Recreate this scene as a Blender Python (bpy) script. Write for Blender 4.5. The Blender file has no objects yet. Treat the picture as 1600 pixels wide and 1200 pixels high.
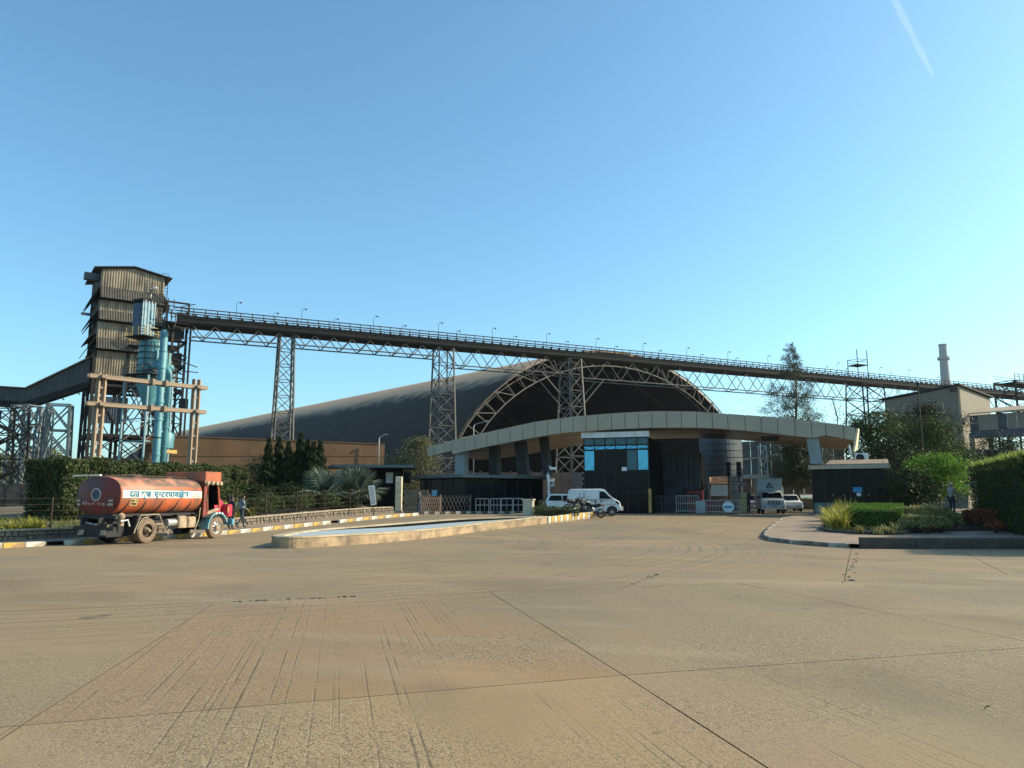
import bpy, bmesh, math, random
import numpy as np
from mathutils import Vector, Matrix, Quaternion
R = math.radians
S = bpy.context.scene
COL = S.collection
random.seed(7)
RNG = np.random.default_rng(7)

# ------------------------------------------------------------ camera, sky, sun, exposure
FPX, HOR, EYE = 1202.0, 782.0, 1.7            # focal length and horizon row of the 1600x1200 photograph, eye height
PITCH = math.atan((HOR - 600) / FPX)
CP, SP = math.cos(PITCH), math.sin(PITCH)
SUN_AZ, SUN_EL = R(80), R(29)                 # azimuth from +Y towards +X
cam = bpy.data.cameras.new('camera')
cam.sensor_width = 36
cam.lens = 36 * FPX / 1600
cam.clip_start, cam.clip_end = 0.1, 60000
co = bpy.data.objects.new('camera', cam)
COL.objects.link(co)
co.location = (0, 0, EYE)
co.rotation_euler = (math.pi / 2 + PITCH, 0, 0)
S.camera = co

W = bpy.data.worlds.new('World')
S.world = W
W.use_nodes = True
wn = W.node_tree
bg = wn.nodes['Background']
sky = wn.nodes.new('ShaderNodeTexSky')
sky.sky_type = 'NISHITA'
sky.sun_disc = False
sky.sun_elevation = SUN_EL
sky.sun_rotation = SUN_AZ
sky.altitude = 50
sky.air_density = 1.0
sky.dust_density = 1.4
sky.ozone_density = 4.0
tint = wn.nodes.new('ShaderNodeMix')          # the camera's white balance for the sky
tint.data_type = 'RGBA'
tint.blend_type = 'MULTIPLY'
tint.inputs['Factor'].default_value = 1
tint.inputs['B'].default_value = (0.82, 1.08, 1.0, 1)
wn.links.new(sky.outputs[0], tint.inputs['A'])
wn.links.new(tint.outputs['Result'], bg.inputs[0])
bg.inputs[1].default_value = 0.15

sl = bpy.data.lights.new('sun', 'SUN')
sl.energy = 4.3
sl.angle = R(0.5)
sl.color = (1.0, 0.86, 0.62)
so = bpy.data.objects.new('sun', sl)
COL.objects.link(so)
sd = Vector((math.sin(SUN_AZ) * math.cos(SUN_EL), math.cos(SUN_AZ) * math.cos(SUN_EL), math.sin(SUN_EL)))
so.rotation_euler = sd.to_track_quat('Z', 'Y').to_euler()
so.location = sd * 300
S.view_settings.view_transform = 'Standard'
S.view_settings.look = 'None'
S.view_settings.exposure = 0.66
S.view_settings.gamma = 1
S.view_settings.use_curve_mapping = False

# ------------------------------------------------------------ where things stand
def gz(y):
    """height of the ground, which climbs gently towards the gate"""
    t = min(max((y - 34) / 22.0, 0.0), 1.0)
    return 0.7 * t * t * (3 - 2 * t)

def ray(px, py):
    dx, dy = (px - 800) / FPX, (600 - py) / FPX
    return dx, CP - dy * SP, SP + dy * CP

def P(px, py, y):
    """point at depth y seen at photo pixel px, py"""
    r = ray(px, py)
    k = y / r[1]
    return Vector((r[0] * k, y, EYE + k * r[2]))

def X(px, y, py=700):
    return P(px, py, y).x

def Z(py, y):
    return P(800, py, y).z

def G(px, py, h=0.0):
    """point where the sight line through px, py meets the ground raised by h"""
    r = ray(px, py)
    y = 2.0
    while y < 300:
        k = y / r[1]
        if EYE + k * r[2] <= gz(y) + h:
            break
        y += 0.02
    return Vector((r[0] * k, y, gz(y) + h))

def az(a):
    return Vector((math.sin(R(a)), math.cos(R(a)), 0))

# ------------------------------------------------------------ materials
def lin(c):
    return tuple(c) + (1.0,)

def M(name, c, rough=0.7, metal=0.0, c2=None, scale=2.0, amt=1.0, bump=0.0, bscale=20.0, spec=0.5, detail=5.0, stretch=None, lo=0.4, hi=0.65, world=False):
    m = bpy.data.materials.new(name)
    m.use_nodes = True
    nt = m.node_tree
    b = nt.nodes['Principled BSDF']
    b.inputs['Roughness'].default_value = rough
    b.inputs['Metallic'].default_value = metal
    b.inputs['Specular IOR Level'].default_value = spec
    b.inputs['Base Color'].default_value = lin(c)
    if c2 is None:
        c2 = tuple(x * 0.72 for x in c)
        lo, hi = 0.3, 0.75
    tc = nt.nodes.new('ShaderNodeNewGeometry') if world else nt.nodes.new('ShaderNodeTexCoord')
    src = tc.outputs['Position'] if world else tc.outputs['Object']
    if stretch:
        mp = nt.nodes.new('ShaderNodeMapping')
        mp.inputs['Scale'].default_value = stretch
        nt.links.new(src, mp.inputs[0])
        src = mp.outputs[0]
    n = nt.nodes.new('ShaderNodeTexNoise')
    n.inputs['Scale'].default_value = scale
    n.inputs['Detail'].default_value = detail
    nt.links.new(src, n.inputs['Vector'])
    r = nt.nodes.new('ShaderNodeMapRange')
    r.inputs['From Min'].default_value = lo
    r.inputs['From Max'].default_value = hi
    r.inputs['To Max'].default_value = amt
    nt.links.new(n.outputs['Fac'], r.inputs['Value'])
    mx = nt.nodes.new('ShaderNodeMix')
    mx.data_type = 'RGBA'
    mx.inputs['A'].default_value = lin(c)
    mx.inputs['B'].default_value = lin(c2)
    nt.links.new(r.outputs[0], mx.inputs['Factor'])
    nt.links.new(mx.outputs['Result'], b.inputs['Base Color'])
    if bump:
        n2 = nt.nodes.new('ShaderNodeTexNoise')
        n2.inputs['Scale'].default_value = bscale
        n2.inputs['Detail'].default_value = 4
        nt.links.new(src, n2.inputs['Vector'])
        bp = nt.nodes.new('ShaderNodeBump')
        bp.inputs['Strength'].default_value = bump
        bp.inputs['Distance'].default_value = 0.03
        nt.links.new(n2.outputs['Fac'], bp.inputs['Height'])
        nt.links.new(bp.outputs[0], b.inputs['Normal'])
    return m

def leafmat(name, cols, trans=0.25, rough=0.55):
    """leaf colours that differ from leaf to leaf, some light through the leaf"""
    m = bpy.data.materials.new(name)
    m.use_nodes = True
    nt = m.node_tree
    b = nt.nodes['Principled BSDF']
    b.inputs['Roughness'].default_value = rough
    b.inputs['Specular IOR Level'].default_value = 0.12
    g = nt.nodes.new('ShaderNodeNewGeometry')
    rp = nt.nodes.new('ShaderNodeValToRGB')
    el = rp.color_ramp.elements
    for i, c in enumerate(cols):
        e = el[i] if i < 2 else el.new(0.5)
        e.position = i / (len(cols) - 1)
        e.color = lin(c)
    nt.links.new(g.outputs['Random Per Island'], rp.inputs[0])
    nt.links.new(rp.outputs[0], b.inputs['Base Color'])
    t = nt.nodes.new('ShaderNodeBsdfTranslucent')
    nt.links.new(rp.outputs[0], t.inputs[0])
    mx = nt.nodes.new('ShaderNodeMixShader')
    mx.inputs[0].default_value = trans
    nt.links.new(b.outputs[0], mx.inputs[1])
    nt.links.new(t.outputs[0], mx.inputs[2])
    nt.links.new(mx.outputs[0], nt.nodes['Material Output'].inputs[0])
    return m

# ------------------------------------------------------------ object helpers
def put(name, data, parent=None):
    o = bpy.data.objects.new(name, data)
    COL.objects.link(o)
    if parent is not None:
        o.parent = parent
    return o

def tag(o, label=None, cat=None, group=None, kind=None):
    if label: o['label'] = label
    if cat: o['category'] = cat
    if group: o['group'] = group
    if kind: o['kind'] = kind
    return o

def thing(name, label, cat, loc=(0, 0, 0), rz=0.0, group=None):
    o = put(name, None)
    o.location = loc
    o.rotation_euler = (0, 0, rz)
    return tag(o, label, cat, group)

def wm(o):
    m = o.matrix_basis.copy()
    while o.parent is not None:
        o = o.parent
        m = o.matrix_basis @ m
    return m

def kids(o):
    return [c for c in bpy.data.objects if c.parent == o]

def dup(root, loc, rz=None, label=None, group=None):
    """a copy of a thing with copies of its parts and sub-parts"""
    r = root.copy()
    COL.objects.link(r)
    r.location = loc
    if rz is not None: r.rotation_euler = (0, 0, rz)
    if label: r['label'] = label
    if group: r['group'] = group
    for c in kids(root):
        d = c.copy()
        COL.objects.link(d)
        d.parent = r
        for e in kids(c):
            f = e.copy()
            COL.objects.link(f)
            f.parent = d
    return r

class MB:
    """collects shapes and links them as ONE mesh object"""
    def __init__(s):
        s.v, s.f, s.mi, s.cur = [], [], [], 0
    def add(s, vs, fs):
        n = len(s.v)
        s.v += [tuple(v) for v in vs]
        for f in fs:
            s.f.append(tuple(n + i for i in f))
            s.mi.append(s.cur)
        return s
    def box(s, c, d, rz=0.0):
        c = Vector(c); a, b, h = d[0] / 2, d[1] / 2, d[2] / 2
        q = Matrix.Rotation(rz, 3, 'Z')
        vs = [c + q @ Vector((x * a, y * b, z * h)) for z in (-1, 1) for y in (-1, 1) for x in (-1, 1)]
        return s.add(vs, [(0, 2, 3, 1), (4, 5, 7, 6), (0, 1, 5, 4), (2, 6, 7, 3), (0, 4, 6, 2), (1, 3, 7, 5)])
    def bevbox(s, c, d, b=0.02, rz=0.0):
        """box with chamfered top edges and vertical edges"""
        c = Vector(c); q = Matrix.Rotation(rz, 3, 'Z')
        rings = []
        hx, hy, hz = d[0] / 2, d[1] / 2, d[2] / 2
        for z, k in ((-hz, 0), (hz - b, 0), (hz, b)):
            x, y = hx - k, hy - k
            rings.append([(-x + b, -y, z), (x - b, -y, z), (x, -y + b, z), (x, y - b, z), (x - b, y, z), (-x + b, y, z), (-x, y - b, z), (-x, -y + b, z)])
        vs = [c + q @ Vector(p) for r in rings for p in r]
        fs = [tuple(range(7, -1, -1)), tuple(range(16, 24))]
        for k in range(2):
            for i in range(8):
                j = (i + 1) % 8
                fs.append((k * 8 + i, k * 8 + j, k * 8 + 8 + j, k * 8 + 8 + i))
        return s.add(vs, fs)
    def beam(s, p, q, w, h=None):
        p, q = Vector(p), Vector(q)
        h = h or w
        d = q - p
        m = d.to_track_quat('Z', 'Y').to_matrix()
        a, b = m @ Vector((w / 2, 0, 0)), m @ Vector((0, h / 2, 0))
        vs = [e + x * a + y * b for e in (p, q) for y in (-1, 1) for x in (-1, 1)]
        return s.add(vs, [(0, 2, 3, 1), (4, 5, 7, 6), (0, 1, 5, 4), (2, 6, 7, 3), (0, 4, 6, 2), (1, 3, 7, 5)])
    def tube(s, p, q, r0, r1=None, n=8, cap=True):
        return s.path([p, q], [r0, r0 if r1 is None else r1], n, cap)
    def path(s, pts, r, n=8, cap=True):
        pts = [Vector(p) for p in pts]
        rs = r if isinstance(r, (list, tuple)) else [r] * len(pts)
        vs, fs = [], []
        for i, p in enumerate(pts):
            d = (pts[min(i + 1, len(pts) - 1)] - pts[max(i - 1, 0)])
            m = d.to_track_quat('Z', 'Y').to_matrix()
            for k in range(n):
                a = 2 * math.pi * k / n
                vs.append(p + m @ Vector((math.cos(a) * rs[i], math.sin(a) * rs[i], 0)))
        for i in range(len(pts) - 1):
            for k in range(n):
                j = (k + 1) % n
                fs.append((i * n + k, i * n + j, (i + 1) * n + j, (i + 1) * n + k))
        if cap:
            fs.append(tuple(range(n - 1, -1, -1)))
            e = (len(pts) - 1) * n
            fs.append(tuple(range(e, e + n)))
        return s.add(vs, fs)
    def lathe(s, prof, c=(0, 0, 0), axis='z', n=20, cap=True):
        """prof: (radius, height along axis)"""
        vs, fs = [], []
        c = Vector(c)
        for (r, h) in prof:
            for k in range(n):
                a = 2 * math.pi * k / n
                x, y = math.cos(a) * r, math.sin(a) * r
                vs.append(c + Vector({'z': (x, y, h), 'y': (x, h, y), 'x': (h, x, y)}[axis]))
        for i in range(len(prof) - 1):
            for k in range(n):
                j = (k + 1) % n
                fs.append((i * n + k, i * n + j, (i + 1) * n + j, (i + 1) * n + k))
        if cap:
            fs.append(tuple(range(n - 1, -1, -1)))
            e = (len(prof) - 1) * n
            fs.append(tuple(range(e, e + n)))
        return s.add(vs, fs)
    def prism(s, pts, z0, z1):
        """pts: (x, y) outline; z0, z1 numbers or functions of (x, y)"""
        n = len(pts)
        f0 = z0 if callable(z0) else (lambda x, y: z0)
        f1 = z1 if callable(z1) else (lambda x, y: z1)
        vs = [(x, y, f0(x, y)) for x, y in pts] + [(x, y, f1(x, y)) for x, y in pts]
        fs = [tuple(range(n - 1, -1, -1)), tuple(range(n, 2 * n))]
        fs += [(i, (i + 1) % n, n + (i + 1) % n, n + i) for i in range(n)]
        return s.add(vs, fs)
    def prism_y(s, pts, y0, y1):
        """pts: (x, z) outline pushed from y0 to y1"""
        n = len(pts)
        vs = [(x, y0, z) for x, z in pts] + [(x, y1, z) for x, z in pts]
        fs = [tuple(range(n)), tuple(range(2 * n - 1, n - 1, -1))]
        fs += [(i, n + i, n + (i + 1) % n, (i + 1) % n) for i in range(n)]
        return s.add(vs, fs)
    def slab(s, a, b, c, d, t):
        """a quad given depth t along its back normal"""
        a, b, c, d = map(Vector, (a, b, c, d))
        n = (b - a).cross(d - a).normalized() * -t
        return s.add([a, b, c, d, a + n, b + n, c + n, d + n], [(0, 1, 2, 3), (7, 6, 5, 4), (0, 4, 5, 1), (1, 5, 6, 2), (2, 6, 7, 3), (3, 7, 4, 0)])
    def build(s, name, mat, parent=None, world=False, smooth=False, label=None, kind=None):
        me = bpy.data.meshes.new(name)
        vs = s.v
        if world and parent is not None:
            inv = wm(parent).inverted()
            vs = [tuple(inv @ Vector(v)) for v in vs]
        me.from_pydata(vs, [], s.f)
        for m in (mat if isinstance(mat, (list, tuple)) else [mat]):
            me.materials.append(m)
        if s.cur or any(s.mi):
            me.polygons.foreach_set('material_index', s.mi)
        if smooth:
            me.shade_smooth() if smooth is True else None
            if smooth is not True:
                me.polygons.foreach_set('use_smooth', [True] * len(me.polygons))
                me.set_sharp_from_angle(angle=R(smooth))
        o = put(name, me, parent)
        return tag(o, label, None, None, kind)

_unit = {}
def unit(shape, mat):
    k = (shape, mat.name)
    if k not in _unit:
        b = MB()
        if shape == 'bar': b.box((0, 0, 0.5), (1, 1, 1))
        elif shape == 'rod': b.lathe([(0.5, 0), (0.5, 1)], n=7)
        else: b.bevbox((0, 0, 0.5), (1, 1, 1), 0.06)
        me = bpy.data.meshes.new(shape)
        me.from_pydata(b.v, [], b.f)
        me.materials.append(mat)
        _unit[k] = me
    return _unit[k]

def bar(name, p, q, w, mat, parent, h=None, shape='bar', world=True):
    """a straight member from p to q that shares one unit mesh with its like"""
    p, q = Vector(p), Vector(q)
    if world and parent is not None:
        inv = wm(parent).inverted()
        p, q = inv @ p, inv @ q
    o = put(name, unit(shape, mat), parent)
    d = q - p
    o.location = p
    o.rotation_mode = 'QUATERNION'
    o.rotation_quaternion = d.to_track_quat('Z', 'Y')
    o.scale = (w, h or w, d.length)
    return o

def block(name, c, d, mat, parent=None, rz=0.0, shape='bar'):
    """box of size d standing on point c (parent's frame)"""
    o = put(name, unit(shape, mat), parent)
    o.location = c
    o.rotation_euler = (0, 0, rz)
    o.scale = d
    return o

# ------------------------------------------------------------ foliage helpers
def leafmesh(name, pts, size, mat, parent=None, aspect=0.5, nrm=None, droop=0.0, up=0.0, kind=None, jitter=1.0, axis=None, label=None):
    """one mesh of many diamond leaves; pts in the parent's frame"""
    pts = np.asarray(pts, float)
    n = len(pts)
    d = RNG.normal(size=(n, 3))
    if nrm is not None: d = d * jitter + nrm
    d /= np.linalg.norm(d, axis=1)[:, None] + 1e-9
    a = RNG.normal(size=(n, 3)) if axis is None else np.asarray(axis) + RNG.normal(size=(n, 3)) * 0.35
    a[:, 2] += up - droop
    a -= d * (a * d).sum(1)[:, None]
    a /= np.linalg.norm(a, axis=1)[:, None] + 1e-9
    w = np.cross(d, a)
    L = (size * RNG.uniform(0.6, 1.3, n))[:, None]
    wd = L * aspect * 0.5
    v = np.empty((n, 4, 3))
    v[:, 0] = pts - a * L * 0.5
    v[:, 1] = pts + w * wd + d * L * 0.08
    v[:, 2] = pts + a * L * 0.5
    v[:, 3] = pts - w * wd + d * L * 0.08
    me = bpy.data.meshes.new(name)
    me.vertices.add(4 * n)
    me.vertices.foreach_set('co', v.reshape(-1))
    me.loops.add(4 * n)
    me.loops.foreach_set('vertex_index', np.arange(4 * n, dtype=np.int32))
    me.polygons.add(n)
    me.polygons.foreach_set('loop_start', np.arange(0, 4 * n, 4, dtype=np.int32))
    me.update(calc_edges=True)
    me.materials.append(mat)
    o = put(name, me, parent)
    return tag(o, label, None, None, kind)

def blademesh(name, base, L, wd, mat, parent=None, lean=0.8, kind=None, segs=3, spread=None):
    """arching strap leaves that rise from the points base"""
    base = np.asarray(base, float)
    n = len(base)
    th = RNG.uniform(0, 2 * np.pi, n)
    out = np.stack([np.cos(th), np.sin(th), np.zeros(n)], 1)
    if spread is not None: out = spread + out * 0.5
    sd_ = np.stack([-out[:, 1], out[:, 0], np.zeros(n)], 1)
    LL = L * RNG.uniform(0.6, 1.25, n)
    ln = lean * RNG.uniform(0.3, 1.2, n)
    V = np.empty((n, 2 * segs + 1, 3))
    for k in range(segs + 1):
        t = k / segs
        p = base + out * (LL * ln * t ** 1.6)[:, None] + np.array([0, 0, 1.0]) * (LL * (t - 0.45 * ln * t ** 2.4))[:, None]
        w = wd * (1 - t ** 2) * 0.5
        if k < segs:
            V[:, 2 * k] = p - sd_ * w
            V[:, 2 * k + 1] = p + sd_ * w
        else:
            V[:, 2 * k] = p
    fs = []
    m = 2 * segs + 1
    tmpl = [(2 * k, 2 * k + 1, 2 * k + 3, 2 * k + 2) for k in range(segs - 1)] + [(2 * segs - 2, 2 * segs - 1, 2 * segs)]
    lv, ls, tot = [], [], 0
    for f in tmpl:
        pass
    idx = np.concatenate([np.array(f) for f in tmpl])
    cnt = [len(f) for f in tmpl]
    loops = (np.arange(n)[:, None] * m + idx[None, :]).reshape(-1).astype(np.int32)
    starts = (np.arange(n)[:, None] * len(idx) + np.cumsum([0] + cnt[:-1])[None, :]).reshape(-1).astype(np.int32)
    me = bpy.data.meshes.new(name)
    me.vertices.add(n * m)
    me.vertices.foreach_set('co', V.reshape(-1))
    me.loops.add(len(loops))
    me.loops.foreach_set('vertex_index', loops)
    me.polygons.add(len(starts))
    me.polygons.foreach_set('loop_start', starts)
    me.update(calc_edges=True)
    me.materials.append(mat)
    o = put(name, me, parent)
    return tag(o, None, None, None, kind)

def lump(x, k=1.0):
    """smooth pseudo noise in 3-D, about -1 to 1"""
    x = np.asarray(x) * k
    return (np.sin(x[:, 0] * 1.7 + 1.3 * np.sin(x[:, 1] * 1.1)) + np.sin(x[:, 1] * 2.1 + 1.7 * np.sin(x[:, 2] * 1.3)) + np.sin(x[:, 2] * 1.9 + 1.1 * np.sin(x[:, 0] * 1.7))) / 3

def box_points(dx, dy, dz, n, faces=('x', 'X', 'y', 'Y', 'Z')):
    """points and normals on the faces of a box 0..dx, 0..dy, 0..dz"""
    A = {'x': dy * dz, 'X': dy * dz, 'y': dx * dz, 'Y': dx * dz, 'Z': dx * dy}
    tot = sum(A[f] for f in faces)
    ps, ns = [], []
    for f in faces:
        k = max(1, int(n * A[f] / tot))
        u = RNG.uniform(size=(k, 3)) * (dx, dy, dz)
        nn = np.zeros((k, 3))
        i = 'xyz'.index(f.lower())
        u[:, i] = (dx, dy, dz)[i] if f.isupper() else 0
        nn[:, i] = 1 if f.isupper() else -1
        ps.append(u); ns.append(nn)
    return np.concatenate(ps), np.concatenate(ns)

def hedge(name, label, loc, rz, dx, dy, dz, n, leaf, mats, core, wob=0.12, cat='hedge', group=None, aspect=0.55):
    """clipped hedge: a thick core of twigs under a skin of leaves"""
    t = thing(name, label, cat, loc, rz, group)
    p, nn = box_points(dx, dy, dz, n)
    dep = np.abs(RNG.normal(size=len(p)))[:, None]
    p = p + nn * (lump(p, 1.6) * wob + lump(p + 5, 5) * wob * 0.5)[:, None] - nn * dep * leaf * 0.8
    leafmesh('foliage', p, leaf, mats, t, aspect, nrm=nn, jitter=0.75, up=0.3, kind='stuff')
    i = leaf * 1.1 + wob * 0.6
    MB().box((dx / 2, dy / 2, (dz - i) / 2), (dx - 2 * i, dy - 2 * i, dz - i)).build('branches', core, t)
    return t

def branch_tree(name, label, loc, h, r, bole, tr, clusters, per, leaf, lm, bm, seed=1, cat='tree', group=None, shape=None, aspect=0.45, droop=0.2, csize=0.8, limbs=9, axis=False):
    """tree: tapered trunk with limbs that reach the leaf clumps of an uneven crown"""
    rr = np.random.default_rng(seed)
    t = thing(name, label, cat, loc, 0, group)
    shape = shape or (lambda u: math.sqrt(max(0.02, 1 - (2 * u - 0.85) ** 2 / 1.4)))
    tb = MB()
    pts = []
    for k in range(7):
        u = k / 6
        pts.append(Vector((rr.normal() * 0.02 * h * u, rr.normal() * 0.02 * h * u, h * 0.92 * u - 0.15 * (k == 0))))
    tb.path(pts, [tr * (1 - 0.85 * k / 6) * (1.3 if k == 0 else 1) for k in range(7)], 8)
    cs = []
    for k in range(clusters):
        u = rr.uniform(0, 1) ** (1.7 if axis else 0.9)
        a = rr.uniform(0, 2 * math.pi)
        rad = r * shape(u) * math.sqrt(rr.uniform(0.15, 1)) * (0.78 + 0.22 * math.sin(3 * a + seed) + 0.22 * math.sin(5 * u * 3.1 + a * 2 + seed))
        cs.append(Vector((math.cos(a) * rad, math.sin(a) * rad, bole + (h - bole) * u)))
    for c in cs[:: max(1, clusters // (limbs * 3))]:
        z0 = max(bole * 0.7, c.z - 0.55 * math.hypot(c.x, c.y) - 0.1 * h)
        u = min(0.98, z0 / (h * 0.92))
        i = min(5, int(u * 6))
        s = pts[i].lerp(pts[i + 1], u * 6 - i)
        mid = s.lerp(c, 0.5) + Vector((0, 0, -0.08 * (c - s).length))
        w = tr * 0.32 * (1 - 0.6 * u)
        tb.path([s, mid, c], [w, w * 0.6, w * 0.2], 5)
    tb.build('trunk', bm, t, smooth=True)
    P_, A_, N_ = [], [], []
    for c in cs:
        k = int(per * rr.uniform(0.5, 1.4) * (1.15 - 0.8 * (c.z - bole) / (h - bole) if axis else 1))
        q = rr.normal(size=(k, 3)) * csize * (1.25 - 0.95 * (c.z - bole) / (h - bole) if axis else 1) * rr.uniform(0.6, 1.2) * np.array([0.55, 0.55, 0.4])
        P_.append(q + np.array(c))
        N_.append(np.tile(np.array([0, 0, 0.6]), (k, 1)) + q / csize)
        A_.append(q / csize * 1.5)
    P_, N_, A_ = map(np.concatenate, (P_, N_, A_))
    leafmesh('crown', P_, leaf, lm, t, aspect, nrm=N_, jitter=0.7, droop=droop, kind='stuff', axis=A_ if axis else None)
    return t

# ------------------------------------------------------------ materials in use
m_soil = M('soil', (0.13, 0.095, 0.06), 0.95, c2=(0.08, 0.075, 0.035), scale=0.6, bump=0.5, bscale=8, world=True)
m_joint = M('joint', (0.085, 0.066, 0.046), 0.95)
m_kerby = M('kerb_yellow', (0.56, 0.33, 0.065), 0.75, c2=(0.24, 0.17, 0.10), scale=4, bump=0.3, lo=0.42, hi=0.62, amt=0.9)
m_kerbw = M('kerb_white', (0.64, 0.59, 0.49), 0.75, c2=(0.28, 0.23, 0.17), scale=4, bump=0.3, lo=0.44, hi=0.64, amt=0.9)
m_kerbd = M('kerb_bare', (0.075, 0.062, 0.05), 0.85, c2=(0.045, 0.04, 0.032), scale=4, bump=0.3)
m_pave = M('paving', (0.30, 0.212, 0.14), 0.85, c2=(0.21, 0.148, 0.10), scale=1.2, bump=0.25, bscale=30, world=True)
m_stone = M('rubble_stone', (0.21, 0.17, 0.125), 0.9, c2=(0.13, 0.11, 0.085), scale=3, bump=0.4)
m_cop = M('coping', (0.42, 0.34, 0.24), 0.85, c2=(0.28, 0.22, 0.15), scale=3, bump=0.2)
m_steel = M('dark_steel', (0.03, 0.026, 0.024), 0.8, c2=(0.018, 0.016, 0.015), spec=0.25, scale=4)
m_rust = M('rusty_steel', (0.075, 0.055, 0.04), 0.85, c2=(0.05, 0.036, 0.027), spec=0.25, scale=3)
m_lat = M('lattice_steel', (0.135, 0.123, 0.107), 0.7, c2=(0.075, 0.065, 0.055), scale=3)
m_blk = M('black_paint', (0.012, 0.012, 0.013), 0.6)
m_rub = M('rubber', (0.02, 0.019, 0.018), 0.85)
m_tyred = M('dusty_tyre', (0.22, 0.15, 0.10), 0.9, c2=(0.10, 0.072, 0.052), scale=4, bump=0.2)
m_grey = M('grey_paint', (0.26, 0.29, 0.29), 0.55, c2=(0.20, 0.23, 0.23), scale=1.5)
m_white = M('white_paint', (0.75, 0.76, 0.74), 0.45, c2=(0.62, 0.62, 0.58), scale=2)
m_kerbt = M('kerb_tan', (0.24, 0.185, 0.13), 0.85, c2=(0.13, 0.10, 0.075), scale=4, bump=0.3)
m_kerbo = M('kerb_worn_white', (0.42, 0.38, 0.32), 0.85, c2=(0.20, 0.16, 0.12), scale=3, bump=0.3)
m_galv = M('galvanised', (0.42, 0.43, 0.42), 0.45, metal=0.4)
m_cream = M('cream_render', (0.68, 0.60, 0.40), 0.8, c2=(0.5, 0.42, 0.28), scale=3)
m_skin = M('skin', (0.22, 0.11, 0.065), 0.55)
m_hair = M('hair', (0.012, 0.01, 0.009), 0.6)

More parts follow.
